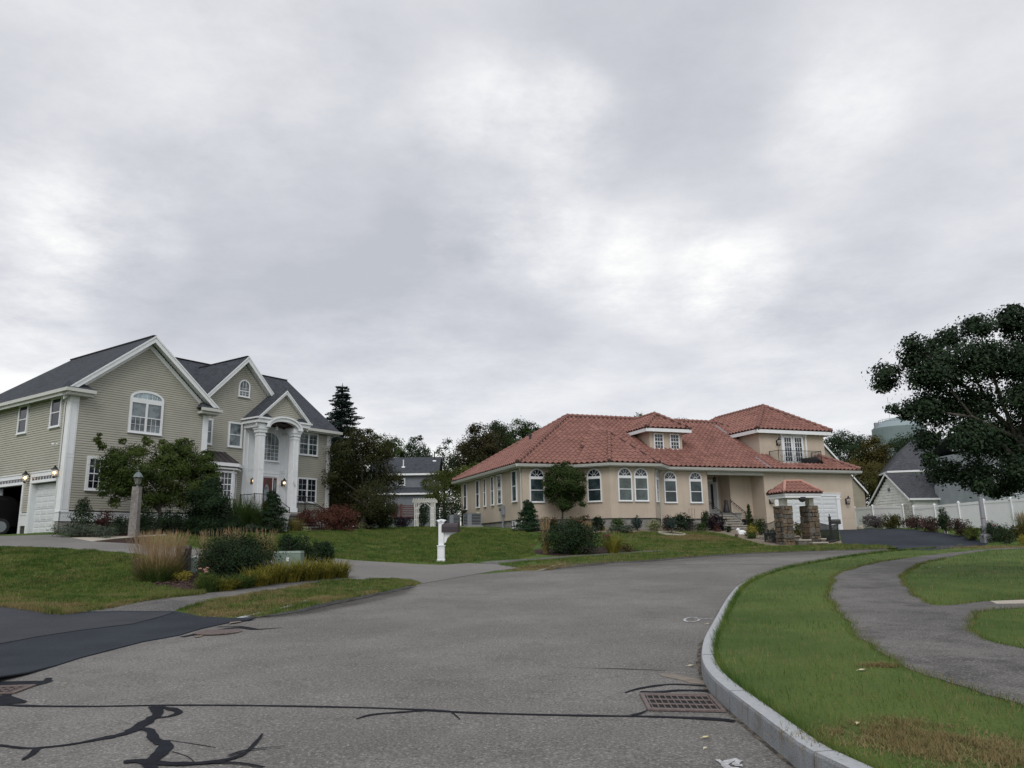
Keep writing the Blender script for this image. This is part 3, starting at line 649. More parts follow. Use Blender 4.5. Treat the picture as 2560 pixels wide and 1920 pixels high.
def lantern(F, a, h, label, lit=True, s=1.0, group=None, glassm=None):
    t = thing('wall_lantern', F((a, h, .15)), label, 'wall lantern', group)
    m = MB(F); fb(m, a-.05*s, a+.05*s, h-.15*s, h+.12*s, 0, .02); m.tube([(a, h+.05*s, .02), (a, h+.13*s, .08*s), (a, h+.22*s, .16*s)], .012*s); m.tube([(a, h-.10*s, .02), (a, h-.12*s, .12*s), (a, h+.0, .16*s)], .010*s)
    m.build('bracket', M_BLACK, t)
    c = F((a, h, .17*s)); m = MB(); m.lathe(c, [(.015*s, .24*s), (.03*s, .22*s), (.02*s, .19*s), (.10*s, .12*s), (.105*s, .10*s), (.0, .10*s)], 8); m.lathe(c, [(.02*s, -.17*s), (.05*s, -.13*s), (.055*s, -.11*s), (0, -.11*s)], 8); m.build('cap', M_BLACK, t)
    m = MB(); m.lathe(c, [(.05*s, -.11*s), (.095*s, .0), (.095*s, .10*s)], 8); m.build('shade', glassm or M_LGLASS, t)
    if lit: m = MB(); m.lathe(c, [(.012, -.04*s), (.026*s, -.01*s), (.026*s, .03*s), (.01, .05*s)], 8); m.build('bulb', M_LAMPG, t)
    return t
M_LGLASS = mat('lantern_glass', (.75, .72, .65), .1); M_LGLASS.node_tree.nodes['Principled BSDF'].inputs['Transmission Weight'].default_value = .85
# ------------------------------------------------ HOUSE A
AE = math.radians(55.5); AU = np.array([math.cos(AE), math.sin(AE)]); AV = np.array([-AU[1], AU[0]]); AO = np.array([-19.207, 33.0, 3.136])
def TA(p): return np.array([*(AO[:2]+AU*p[0]+AV*p[1]), AO[2]+p[2]])
HA = thing('clapboard_house', TA((3.3, 4, -.9)), 'two storey sage green clapboard house with charcoal shingle gables and a white columned entrance', 'house')
FA = Face(AO, AU, -AV)                                  # wing front, v=0
FM = Face(AO+np.array([*(AV*1.2), 0]), AU, -AV)         # main front, v=1.2
FS = Face(AO, AV, -AU)                                  # garage side, u=0  (a = v)
WE = .827
def wing_top(u): return 8.12-WE*abs(u-3.35)
# wall cores
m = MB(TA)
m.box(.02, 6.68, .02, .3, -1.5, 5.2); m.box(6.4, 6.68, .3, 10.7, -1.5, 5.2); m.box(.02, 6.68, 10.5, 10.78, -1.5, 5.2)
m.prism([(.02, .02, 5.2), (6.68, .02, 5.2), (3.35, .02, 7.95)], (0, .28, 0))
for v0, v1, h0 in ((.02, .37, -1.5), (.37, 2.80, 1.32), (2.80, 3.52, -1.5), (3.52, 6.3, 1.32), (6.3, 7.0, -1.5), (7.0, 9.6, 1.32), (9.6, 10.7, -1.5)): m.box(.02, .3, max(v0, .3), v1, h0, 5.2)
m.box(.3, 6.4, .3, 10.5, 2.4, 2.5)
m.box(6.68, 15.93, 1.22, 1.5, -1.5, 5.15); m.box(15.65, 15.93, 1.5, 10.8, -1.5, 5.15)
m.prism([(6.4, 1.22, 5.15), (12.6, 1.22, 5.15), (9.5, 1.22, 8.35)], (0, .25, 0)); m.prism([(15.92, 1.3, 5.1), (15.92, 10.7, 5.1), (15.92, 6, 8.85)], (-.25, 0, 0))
WA = m.build('wall', M_LAPSHADE, HA)
CL = .107
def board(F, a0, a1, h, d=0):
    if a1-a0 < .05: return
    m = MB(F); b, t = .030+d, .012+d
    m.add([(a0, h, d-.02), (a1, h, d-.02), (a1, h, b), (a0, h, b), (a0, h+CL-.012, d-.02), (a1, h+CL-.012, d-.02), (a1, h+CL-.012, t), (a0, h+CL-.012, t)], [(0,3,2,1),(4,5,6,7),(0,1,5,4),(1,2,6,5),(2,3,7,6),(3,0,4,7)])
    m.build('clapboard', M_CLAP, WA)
k = 0
while True:
    h = .10+k*CL; k += 1
    if h > 7.75: break
    if h < 5.05: a0, a1 = .02, 6.68
    else: a0, a1 = 3.35-(8.05-h)/WE, 3.35+(8.05-h)/WE; a0, a1 = max(a0, .02), min(a1, 6.68)
    board(FA, a0, a1, h)
for k in range(48):
    h = .10+k*CL
    if h > 5.08: break
    if h < 1.75:
        for s in ((2.87, 3.44), (.30, .33), (6.38, 6.93), (9.68, 10.7)): board(FS, s[0], s[1], h)
    else: board(FS, .3, 10.7, h)
for k in range(80):
    h = -.35+k*CL
    if h > 8.2: break
    if h < 5.0: a0, a1 = 6.72, 15.93
    else: a0, a1 = 9.5-(8.45-h)/1.03, 9.5+(8.45-h)/1.03; a0 = max(a0, 6.0); a1 = min(a1, 13.0)
    board(FM, a0, a1, h)
FR_ = Face(AO+np.array([*(AU*15.95), 0]), AV, AU)
# white trim: corner pilasters, skirt, garage surrounds
m = MB(TA)
for (u0, u1, v0, v1, h0, h1) in ((-.03, .34, -.035, .0, .0, 5.0), (-.035, .0, -.03, .30, .0, 5.0), (6.42, 6.71, -.035, 0, 0, 4.95), (6.68, 6.74, -.03, .25, 0, 4.95), (15.68, 15.97, 1.165, 1.2, -.4, 5.0), (15.95, 15.99, 1.17, 1.5, -.4, 5.0)):
    m.box(u0, u1, v0, v1, h0, h1)
PIL = m.split('corner_board', M_WHITE, HA)[0]
m = MB(FA)
for h0, h1 in ((.12, 2.35), (2.47, 4.75)):
    fb(m, .03, .045, h0, h1, .034, .048); fb(m, .27, .285, h0, h1, .034, .048); fb(m, .03, .285, h0, h0+.015, .034, .048); fb(m, .03, .285, h1-.015, h1, .034, .048)
m.build('panel_moulding', M_WHITE2, PIL)
m = MB(TA); m.box(-.06, 6.75, -.07, 0, -.38, -.02); m.box(-.07, 0, -.07, .34, -.38, -.02); m.box(-.08, 6.77, -.09, 0, -.02, .03); m.box(-.09, 0, -.09, .36, -.02, .03); m.build('skirt_board', M_WHITE2, HA)
m = MB(TA); m.box(-.03, 6.72, -.03, .02, -1.6, -.38); m.box(-.03, .02, -.03, .3, -1.6, -.38); m.box(6.7, 15.96, 1.16, 1.22, -1.6, -.35); m.split('foundation', M_CONC, HA)
def gdoor(v0, v1, closed):
    m = MB(FS); T_ = .12
    fb(m, v0-T_, v0, -1.0, 1.35, -.05, .05); fb(m, v1, v1+T_, -1.0, 1.35, -.05, .05); fb(m, v0-T_, v1+T_, 1.35, 1.47, -.05, .06); fb(m, v0-T_, v1+T_, 1.62, 1.80, -.05, .05); fb(m, v0-T_-.02, v1+T_+.02, 1.80, 1.84, -.05, .08)
    fb(m, v0-T_, v0-T_+.14, 1.47, 1.62, -.05, .045); fb(m, v1+T_-.14, v1+T_, 1.47, 1.62, -.05, .045)
    n = 9
    for k in range(1, n): x = v0+.02+(v1-v0-.04)*k/n; fb(m, x-.012, x+.012, 1.47, 1.62, .0, .035)
    tw = m.build('window', M_WHITE, HA); g = MB(FS); fb(g, v0+.02, v1-.02, 1.47, 1.62, -.01, .02); g.build('pane', M_GLASS, tw)
    m = MB(FS); fb(m, v0-.001, v0+.012, -1, 1.35, -.28, .0); fb(m, v1-.012, v1+.001, -1, 1.35, -.28, 0); fb(m, v0, v1, 1.335, 1.36, -.28, 0); m.build('door_jamb', M_WHITE2, HA)
    if closed:
        gd = MB(FS); fb(gd, v0, v1, -.90, 1.34, -.30, -.27); D = gd.build('garage_door', M_DOORW, HA)
        for r in range(4):
            h0 = -.88+r*.55
            s_ = MB(FS); fb(s_, v0+.012, v1-.012, h0+.008, h0+.542, -.27, -.235); s_.build('panel', M_DOORW, D)
            e_ = MB(FS)
            for c_ in range(4):
                w = (v1-v0-.02)/4; x = v0+.01+c_*w
                for y0, y1 in ((h0+.06, h0+.26), (h0+.30, h0+.50)):
                    e_.add([(x+.05, y0, -.236), (x+w-.05, y0, -.236), (x+w-.05, y1, -.236), (x+.05, y1, -.236), (x+.07, y0+.025, -.222), (x+w-.07, y0+.025, -.222), (x+w-.07, y1-.025, -.222), (x+.07, y1-.025, -.222)], [(0,1,5,4),(1,2,6,5),(2,3,7,6),(3,0,4,7),(4,5,6,7)])
            e_.build('raised_panels', M_DOORW, D)
        h_ = MB(FS); fb(h_, (v0+v1)/2-.07, (v0+v1)/2+.07, -.84, -.80, -.22, -.17); h_.build('handle', M_GREYM, D)
gdoor(.42, 2.75, True); gdoor(3.58, 6.25, False); gdoor(7.1, 9.5, True)
m = MB(FS); fb(m, 2.87, 3.46, -.02, .06, 0, .07); fb(m, 2.87, 3.46, -.50, -.02, 0, .045); fb(m, 2.87, 2.92, -1.0, -.5, 0, .045); fb(m, 3.41, 3.46, -1.0, -.5, 0, .045); m.build('pier_trim', M_WHITE, HA)
m = MB(TA); m.box(.3, 6.3, .4, 10.4, -.96, -.9); m.build('garage_floor', M_CONC, HA)
# windows of house A
for a0, a1 in ((.69, 1.63), (3.78, 4.71)): window(FS, a0, a1, 3.73, 5.07, HA, .085, True)
w = window(FA, 2.60, 4.26, 3.70, 5.33, HA, .11, True, (3, 2), 1, M_GLASSC, arch=.40, band=.22, dgrid=M_GLASSS, lowgrid=True, mt=.006)
window(FA, .91, 1.83, .97, 2.45, HA, .12, True, (3, 2))
window(FM, 8.74, 9.62, 3.70, 5.06, HA, .10, True, (0, 0), glass_=M_GLASSC); window(FM, 6.95, 7.80, 3.70, 5.06, HA, .10, True, glass_=M_GLASSC)
window(FM, 13.50, 14.96, 3.68, 5.02, HA, .09, True, (2, 2), 1, M_GLASSG, mt=.005); window(FM, 13.51, 14.97, .92, 2.36, HA, .09, True, (2, 2), 1, mt=.005)
window(FM, 9.24, 9.97, 6.50, 7.10, HA, .07, True, (3, 2), glass_=M_GLASSC, arch=.36, mt=.007)
# roofs of house A
RA = MB(TA); e0 = 5.33
RA.prism([(-.36, -.42, e0-.04), (3.35, -.42, 8.36), (3.35, 7.5, 8.36), (-.36, 11.2, e0-.04)], (0, 0, -.09))
RA.prism([(7.06, -.42, e0-.04), (7.06, 11.2, e0-.04), (3.35, 7.5, 8.36), (3.35, -.42, 8.36)], (0, 0, -.09))
RA.prism([(-.36, 11.2, e0-.04), (3.35, 7.5, 8.36), (7.06, 11.2, e0-.04)], (0, 0, -.09))
ROOFA = RA.build('roof', M_SHING, HA)
m = MB(TA); zr = 9.20; ze = 5.25
zq = ze+(1.3-.78)*(zr-ze)/5.22; m.prism([(12.9, .78, ze), (16.35, .78, ze), (16.35, 6, zr), (5.2, 6, zr), (5.2, 1.3, zq), (12.9, 1.3, zq)], (0, 0, -.09)); m.prism([(5.2, 11.2, ze), (5.2, 6, zr), (16.35, 6, zr), (16.35, 11.2, ze)], (0, 0, -.09)); m.build('roof', M_SHING, HA)
m = MB(TA); ga = 8.72; sl_ = 1.035
m.prism([(9.5-3.4, .80, ga-3.4*sl_), (9.5, .80, ga), (9.5, 5.35, ga), (9.5-3.4, .80+.02, ga-3.4*sl_)][:3]+[(9.5-3.4, .85, ga-3.4*sl_)], (0, 0, -.09))
m.prism([(9.5, .80, ga), (9.5+3.4, .80, ga-3.4*sl_), (9.5+3.4, .85, ga-3.4*sl_), (9.5, 5.35, ga)], (0, 0, -.09)); m.build('roof', M_SHING, HA)
m = MB(TA); m.box(3.27, 3.43, -.40, 7.5, 8.335, 8.395); m.box(5.0, 16.34, 5.9, 6.1, zr-.015, zr+.035); m.box(9.43, 9.57, .82, 5.3, ga-.02, ga+.035); m.build('ridge_cap', mat('ridge_dark', (.02, .022, .027), .9), HA)
def rake(cu, v, hp, half, slope, parent=HA, w=.26, proj=.05, back=.42):
    m = MB(TA)
    for s in (-1, 1):
        a = (cu, v-proj, hp-.02); b = (cu+s*half, v-proj, hp-.02-half*slope)
        m.prism([a, b, (b[0], b[1], b[2]-w), (a[0], a[1], a[2]-w*1.15)], (0, proj, 0))
        m.prism([(cu, v-proj-.03, hp), (cu+s*(half+.02), v-proj-.03, hp-(half+.02)*slope), (cu+s*(half+.02), v-proj-.03, hp-(half+.02)*slope-.08), (cu, v-proj-.03, hp-.09)], (0, .03, 0))
        m.prism([(cu, v, hp-.11-w*.2), (cu+s*half, v, hp-.11-w*.2-half*slope), (cu+s*half, v+back, hp-.11-w*.2-half*slope), (cu, v+back, hp-.11-w*.2)], (0, 0, -.03))
        m.prism([(cu, v+back-.035, hp-.2-w*.35), (cu+s*half, v+back-.035, hp-.2-w*.35-half*slope), (cu+s*half, v+back-.035, hp-.2-w*.35-half*slope-.22), (cu, v+back-.035, hp-.2-w*.35-.25)], (0, .02, 0))
    m.build('rake_board', M_WHITE, parent)
rake(3.35, -.42, 8.35, 3.70, .822)
rake(9.5, .80, ga, 3.2, sl_)
# eaves: gutters, returns
m = MB(TA)
m.box(-.50, -.36, -.44, 11.2, 5.12, 5.27); m.box(-.36, 0, -.2, 10.8, 5.08, 5.12); m.box(-.40, -.36, -.40, 10.9, 4.98, 5.12)
m.box(-.50, .78, -.58, -.44, 5.12, 5.27); m.box(-.40, .72, -.44, -.02, 5.0, 5.12)
m.box(6.02, 7.15, -.58, -.44, 5.12, 5.27); m.box(6.1, 7.1, -.44, -.02, 5.0, 5.12); m.box(7.06, 7.18, -.44, .78, 5.12, 5.27)
m.box(12.9, 16.45, .64, .78, 5.08, 5.24); m.box(12.9, 16.4, .78, 1.2, 5.02, 5.08); m.box(16.33, 16.45, .78, 11, 5.08, 5.24)
m.split('gutter', M_GUT, HA)
m = MB(TA)
for u0, u1 in ((-.48, .78), (6.02, 7.12)):
    m.add([(u0, -.56, 5.28), (u1, -.56, 5.28), (u1, 0, 5.28), (u0, 0, 5.28), (u0+.25, 0, 5.62), (u1-.35, 0, 5.62)], [(0, 1, 5, 4), (0, 4, 3), (1, 2, 5), (0, 3, 2, 1), (2, 3, 4, 5)])
m.split('return_roof', M_SHING, HA)
m = MB(TA); m.tube([(-.43, -.02 + .2, 5.14), (-.30, .2, 4.98), (-.06, .30, 4.85), (-.06, .36, 4.7), (-.06, .36, -.9), (-.18, .36, -1.0)], .035, 6); m.tube([(16.3, .72, 5.1), (15.9, 1.1, 4.9), (15.85, 1.12, 4.6), (15.85, 1.12, -.5)], .03, 6); m.split('downspout', M_GUT, HA)
m = MB(TA); m.tube([(-.02, .55, 2.9), (-.1, .55, 2.93), (-.16, .62, 2.95)], .018); m.lathe((-.2, .78, 2.93), [(.05, -.04), (.07, 0), (.03, .05)], 8); m.build('floodlight', M_WHITE, HA)
# bay window with metal roof
m = MB(TA); bp_ = [(6.95, 1.2), (6.95, .75), (7.25, .5), (8.75, .5), (9.25, 1.0), (9.30, 1.2)]
m.prism([(u, v, -.9) for u, v in bp_], (0, 0, 3.5)); BW = m.build('bay_wall', M_CLAP, HA)
FB = Face(TA((0, .5, 0)), AU, -AV); window(FB, 7.9, 8.68, .95, 2.32, HA, .09, True, (3, 2)); window(FB, 7.05, 7.85, .95, 2.32, HA, .09, True, (3, 2))
dd = np.array([.5, .5])/math.hypot(.5, .5); q0 = TA((8.75, .5, 0)); ad = AU*dd[0]+AV*dd[1]; nd = AU*dd[1]-AV*dd[0]
FB2 = Face(q0, ad, nd); window(FB2, .06, .66, .95, 2.32, HA, .08, True)
m = MB(TA); m.box(8.68, 8.78, .46, .5, .3, 2.45); m.prism([(6.8, 1.2, 2.40), (6.8, .3, 2.40), (8.85, .3, 2.40), (9.55, .95, 2.40), (9.6, 1.2, 2.40)], (0, 0, .07)); m.prism([(6.75, 1.2, 2.55), (6.75, .22, 2.55), (8.9, .22, 2.55), (9.66, .93, 2.55), (9.72, 1.2, 2.55)], (0, 0, .17)); m.build('bay_fascia', M_WHITE, HA)
m = MB(TA); T0 = [(6.75, 1.2, 2.725), (6.75, .22, 2.725), (8.9, .22, 2.725), (9.66, .93, 2.725), (9.74, 1.2, 2.725)]; T1 = [(7.0, 1.2, 3.36), (7.0, 1.1, 3.36), (8.55, 1.1, 3.36), (8.62, 1.15, 3.36), (8.66, 1.2, 3.36)]
m.loft(T0, T1); BR = m.build('bay_roof', mat('bronze_metal', (.045, .035, .038), .35, .15, 2, spec=.6), HA)
m = MB(TA)
for k in range(6): m.tube([(6.95+k*.38, .24, 2.75), (7.1+k*.29, 1.1, 3.38)], .014, 4)
m.build('seam', mat('bronze_metal2', (.018, .015, .018), .5), BR)
# entrance
m = MB(TA); m.box(9.75, 13.0, 1.14, 1.21, .28, 5.05); PB = m.build('entrance_panel', M_WHITE2, HA)
m = MB(FM)
for a in (9.78, 10.02, 10.55, 12.16, 12.62, 12.9): fb(m, a, a+.05, .28, 5.0, .06, .085)
for h in (2.52, 2.62): fb(m, 9.8, 10.6, h, h+.035, .06, .08); fb(m, 12.15, 12.9, h, h+.035, .06, .08)
fb(m, 10.6, 12.15, 2.26, 2.42, .06, .11); fb(m, 10.6, 12.15, 2.42, 2.46, .06, .13); fb(m, 10.7, 12.05, 2.98, 3.01, .06, .08)
fb(m, 10.6, 10.72, .28, 2.26, .06, .10); fb(m, 12.04, 12.16, .28, 2.26, .06, .10)
m.build('moulding', M_WHITE, PB)
FD = Face(TA((0, 1.14, 0)), AU, -AV)
window(FD, 10.66, 12.10, 3.12, 4.22, HA, .07, False, (5, 5), glass_=M_GLASSC, arch=.56, mt=.008)
m = MB(FD); fb(m, 10.72, 12.04, .28, 2.22, 0, .02); fb(m, 10.93, 10.97, .28, 2.22, .02, .06); fb(m, 11.72, 11.77, .28, 2.22, .02, .06); DR = m.build('front_door', M_WHITE, HA)
m = MB(FD); fb(m, 10.97, 11.72, .30, 2.20, .02, .05); arcring(m, 11.34, 1.30, .22, .58, .18, .54, .05, .065, 20, 0, 2*math.pi)
for a0, a1 in ((11.05, 11.28), (11.40, 11.63)): fb(m, a0, a1, .38, .62, .05, .062)
m.build('door_leaf', M_MAHOG, DR)
m = MB(FD); pts = [(11.34+.18*math.cos(t), 1.30+.54*math.sin(t)) for t in [2*math.pi*k/20 for k in range(20)]]; m.loft([(x, y, .05) for x, y in pts], [(x, y, .056) for x, y in pts]); m.build('oval_glass', M_GLASSC, DR)
m = MB(FD)
for a0, a1 in ((10.74, 10.92), (11.79, 12.02)): fb(m, a0, a1, .30, 2.20, .02, .04)
m.build('sidelight', M_MAHOG, DR)
m = MB(FD)
for a0, a1 in ((10.78, 10.88), (11.85, 11.96)): fb(m, a0, a1, .75, 2.08, .04, .045)
m.build('sidelight_glass', M_GLASSC, DR)
for u0 in (9.89, 12.20):
    m = MB(TA); v0, v1 = 0.0, .37
    m.box(u0, u0+.37, v0, v1, .28, 4.50); m.box(u0-.04, u0+.41, v0-.04, v1+.04, .28, .52); m.box(u0-.03, u0+.40, v0-.03, v1+.03, 4.32, 4.38)
    m.box(u0-.06, u0+.43, v0-.06, v1+.06, 4.50, 4.66); m.box(u0-.10, u0+.47, v0-.10, v1+.10, 4.66, 4.92)
    for x0, x1, h0, h1 in ((u0+.05, u0+.07, .65, 2.30), (u0+.30, u0+.32, .65, 2.30), (u0+.05, u0+.07, 2.5, 4.2), (u0+.30, u0+.32, 2.5, 4.2), (u0+.05, u0+.32, 2.3, 2.32), (u0+.05, u0+.32, 2.5, 2.52), (u0+.05, u0+.32, 4.2, 4.22)): m.box(x0, x1, v0-.014, v0, h0, h1)
    cobj = m.build('column', M_WHITE, HA)
m = MB(TA)
m.box(9.72, 10.22, -.02, 1.2, 4.78, 5.0); m.box(12.3, 12.78, -.02, 1.2, 4.78, 5.0)
m.box(9.58, 10.45, -.22, 1.2, 5.0, 5.22); m.box(9.50, 10.50, -.30, 1.2, 5.20, 5.29)
m.box(12.30, 13.15, -.22, .9, 5.0, 5.22); m.box(12.22, 13.24, -.30, .9, 5.20, 5.29)
m.split('entablature', M_WHITE, HA)
def T_fa(p): return TA((p[0], -.22+p[2], p[1]))
m = MB(T_fa); arcring(m, 11.37, 4.78, 1.16, .62, .98, .42, -.02, .24, 16); arcring(m, 11.37, 4.78, 1.22, .70, 1.10, .60, -.08, .0, 16); m.build('arch_beam', M_WHITE, HA)
m = MB(TA)
N_ = 12; pa = [(11.37+1.05*math.cos(t), 4.80+.52*math.sin(t)) for t in [math.pi*k/N_ for k in range(N_+1)]]
for k in range(N_): m.add([(pa[k][0], -.1, pa[k][1]), (pa[k+1][0], -.1, pa[k+1][1]), (pa[k+1][0], 1.13, pa[k+1][1]), (pa[k][0], 1.13, pa[k][1])], [(0, 1, 2, 3)])
m.box(9.9, 12.9, 0.1, 1.13, 5.1, 5.14); m.build('porch_ceiling', mat('ceiling_wine', (.05, .018, .022), .7), HA)
m = MB(TA); m.prism([(10.0, -.02, 5.28), (12.74, -.02, 5.28), (11.37, -.02, 6.65)], (0, .12, 0)); PG = m.build('porch_gable', M_CLAP, HA)
FP = Face(TA((0, -.03, 0)), AU, -AV)
for k in range(14):
    h = 5.22+k*CL; hw_ = (6.72-h)/.93
    if hw_ > .1: board(FP, 11.37-min(hw_, 1.4), 11.37+min(hw_, 1.4), h)
m = MB(TA); pk = 6.95; sl2 = .925
m.prism([(9.52, -.24, pk-1.85*sl2), (11.37, -.24, pk), (11.37, 2.9, pk), (9.52, 1.2, pk-1.85*sl2)], (0, 0, -.07)); m.prism([(11.37, -.24, pk), (13.22, -.24, pk-1.85*sl2), (13.22, 1.0, pk-1.85*sl2), (11.37, 2.9, pk)], (0, 0, -.07)); m.build('roof', M_SHING, HA)
rake(11.37, -.22, pk, 1.78, sl2, w=.17, back=.22)
m = MB(TA)
for u0, u1 in ((9.52, 10.5), (12.24, 13.22)): m.add([(u0, -.28, 5.29), (u1, -.28, 5.29), (u1, 0, 5.29), (u0, 0, 5.29), (u0+.2, 0, 5.56), (u1-.2, 0, 5.56)], [(0, 1, 5, 4), (0, 4, 3), (1, 2, 5), (0, 3, 2, 1), (2, 3, 4, 5)])
m.split('return_roof', M_SHING, HA)
m = MB(TA); m.box(9.5, 13.3, -.25, 1.2, .16, .28); m.build('porch_floor', M_CONC, HA)
m = MB(TA); m.box(9.55, 13.25, -.2, 1.2, -1.3, .16); m.build('porch_base', M_CONC, HA)
M_BLUESTONE = mat('bluestone', (.16, .16, .155), .8, .15, 3); M_FIELD = mat('fieldstone', (.13, .115, .10), .9, .4, 7, .01, 20)
def stairs(T, u0, u1, v0, h0, n, run, rise, parent, lip=.05, stones=True):
    for k in range(n):
        v = v0-run*k; h = h0-rise*k
        m = MB(T); m.box(u0-.03, u1+.03, v-run-lip, v, h-rise*0-.055, h); m.build('step_tread', M_BLUESTONE, parent)
        x = u0
        while x < u1:
            w = min(rng.uniform(.22, .42), u1-x+.001); m = MB(T); j = rng.uniform(0, .02); m.box(x+.006, x+w-.006, v-run+.03-j, v-.02, h-rise, h-.06); m.build('riser_stone', M_FIELD, parent); x += w
stairs(TA, 10.7, 13.0, -.25, .11, 5, .32, .165, HA)
def rail(T, pts, parent, hgt=.9, sp=.11, name='railing', bow=False, post=.022, r=.008):
    m = MB(T); P = [np.array(p, float) for p in pts]
    m.tube([p+[0, 0, hgt] for p in P], .02, 5); m.tube([p+[0, 0, .09] for p in P], .014, 5)
    for i in range(len(P)-1):
        L = np.linalg.norm(P[i+1]-P[i]); n = max(2, int(L/sp))
        for k in range(n+1):
            q = P[i]+(P[i+1]-P[i])*k/n
            if k in (0, n): m.tube([q, q+[0, 0, hgt+.04]], post, 5)
            elif bow:
                d = bow; m.tube([q+[0, 0, .09], q+[d*.3, 0, .2], q+[d, 0, .32], q+[d*.3, 0, .5], q+[0, 0, .62], q+[0, 0, hgt]], r, 4)
            else: m.tube([q+[0, 0, .09], q+[0, 0, hgt]], r, 4)
    return m.build(name, M_BLACK, parent)
rail(TA, [(9.75, 0, .28), (9.75, 1.15, .28)], HA); rail(TA, [(9.6, -.2, .28), (10.6, -.2, .28)], HA); rail(TA, [(10.7, -.25, .25), (10.7, -1.7, -.5)], HA); rail(TA, [(12.95, -.2, .28), (12.95, 1.1, .28)], HA); rail(TA, [(13.0, -.25, .25), (13.0, -1.8, -.5)], HA)
rail(TA, [(12.95, .9, .28), (15.2, .9, -.25)], HA)
m = MB(T=lambda p: TA((p[0], -.012, p[1])))
def digit(m, segs, a, h, w, hh):
    for (x0, y0, x1, y1) in segs: m.tube([(a+x0*w, h+y0*hh, 0), (a+x1*w, h+y1*hh, 0)], .009, 4)
digit(m, ((0, 1, 1, 1), (1, 1, 1, .5), (1, .5, 0, .5), (0, .5, 0, 0), (0, 0, 1, 0)), 12.25, 1.80, .07, .13)
digit(m, ((1, 1, 0, 1), (0, 1, 0, 0), (0, 0, 1, 0), (1, 0, 1, .5), (1, .5, 0, .5)), 12.36, 1.68, .07, .13)
m.build('house_number', M_GREYM, HA)
g1 = 'lit lanterns on the clapboard house'
lantern(FS, 2.98, 1.60, 'lit carriage lantern left of the closed garage door of the green house', group=g1, s=1.35)
lantern(FS, .33, 1.66, 'lit carriage lantern between the closed garage door and the corner pilaster of the green house', group=g1, s=1.35)
lantern(FD, 10.36, 1.95, 'lit lantern on the white entrance wall behind the left column', group=g1, s=1.1)
lantern(FD, 12.42, 1.95, 'lit lantern on the white entrance wall between the front door and the right column', group=g1, s=1.2)
m = MB(TA); m.tube([(11.37, .5, 5.2), (11.37, .5, 5.0)], .01, 4); m.lathe((11.37, .5, 4.78), [(.05, 0), (.10, .1), (.08, .2), (.02, .24)], 8); tt = thing('hanging_lantern', TA((11.37, .5, 4.8)), 'unlit lantern hanging under the arched porch ceiling of the green house', 'lantern')
m.build('lantern_body', M_WHITE2, tt)
# things standing in the open garage
c = TA((1.2, 4.0, -.9)); t = thing('storage_shelf', c, 'grey storage shelf in the open garage bay of the green house', 'shelf')
m = MB(TA)
for h in (-.5, 0, .5): m.box(1.0, 1.5, 3.7, 5.6, h, h+.04)
m.build('shelf_board', M_GREYM, t)
m = MB(TA)
for u in (1.02, 1.48):
    for v in (3.72, 5.58): m.box(u-.02, u+.02, v-.02, v+.02, -.9, .9)
m.build('leg', M_GREYM, t)
c = TA((.55, 3.85, -.9)); t = thing('storage_bag', c, 'white and dark blue bag on the garage floor just inside the open bay', 'bag')
m = MB(TA); m.loft([(.4, 3.75, -.9), (.8, 3.75, -.9), (.8, 4.15, -.9), (.4, 4.15, -.9)], [(.5, 3.85, -.35), (.72, 3.85, -.32), (.72, 4.05, -.32), (.5, 4.05, -.35)]); m.build('bag_front', mat('navy_cloth', (.02, .025, .05), .9), t)
m = MB(TA); m.loft([(.38, 4.16, -.9), (.8, 4.16, -.9), (.8, 4.36, -.9), (.38, 4.36, -.9)], [(.45, 4.18, -.42), (.75, 4.18, -.42), (.75, 4.3, -.42), (.45, 4.3, -.42)]); m.build('bag_side', M_WHITE, t)
# ------------------------------------------------ HOUSE B
BZ = 2.914
def TB(p): return np.array([*(BO+BU*p[0]+BV*p[1]), BZ+p[2]])
HB = thing('stucco_house', TB((12, 6, -.6)), 'long tan stucco house with red clay tile roofs, arched windows and a garage balcony', 'house')
FBm = Face(TB((0, 0, 0)), BU, -BV); FBs = Face(TB((0, 0, 0)), BV, -BU)
PL = [(0, 0), (3.7, 0), (5.0, -1.6), (8.0, -1.6), (9.3, 0), (12.9, 0), (12.9, 2.5), (15.6, 2.5), (15.6, 1.35), (17.35, 1.35), (17.35, 12.7), (0, 12.7)]
m = MB(TB); m.prism([(u, v, 0) for u, v in PL], (0, 0, 3.03)); WB = m.build('wall', M_STUC, HB)
m = MB(TB); m.box(17.35, 24.85, 0, 12.7, -.03, 3.03); m.box(17.36, 24.84, .012, 12.69, -.07, -.03); m.box(17.35, 24.85, 0, 12.7, -1.5, -.07); m.build('wall', M_STUC, HB)
m = MB(TB); PI_ = [(.05, .05), (3.72, .05), (5.02, -1.55), (7.98, -1.55), (9.27, .05), (12.85, .05), (12.85, 2.5), (17.33, 2.4), (17.33, 12.6), (.05, 12.6)]
m.prism([(u, v, -1.6) for u, v in PI_], (0, 0, 1.605)); m.build('foundation', M_FOUND, HB)
m = MB(TB); PD = [(-.015, -.015), (3.7, -.015), (5.0, -1.62), (8.0, -1.62), (9.31, -.015), (12.9, -.015)]
for i in range(5): a, b = PD[i], PD[i+1]; m.prism([(*a, -.03), (*b, -.03), (b[0], b[1]+.05, -.03), (a[0], a[1]+.05, -.03)], (0, 0, .035))
m.box(-.02, .03, 0, 12.7, -.03, .005); m.build('drip_edge', M_DARKW, HB)
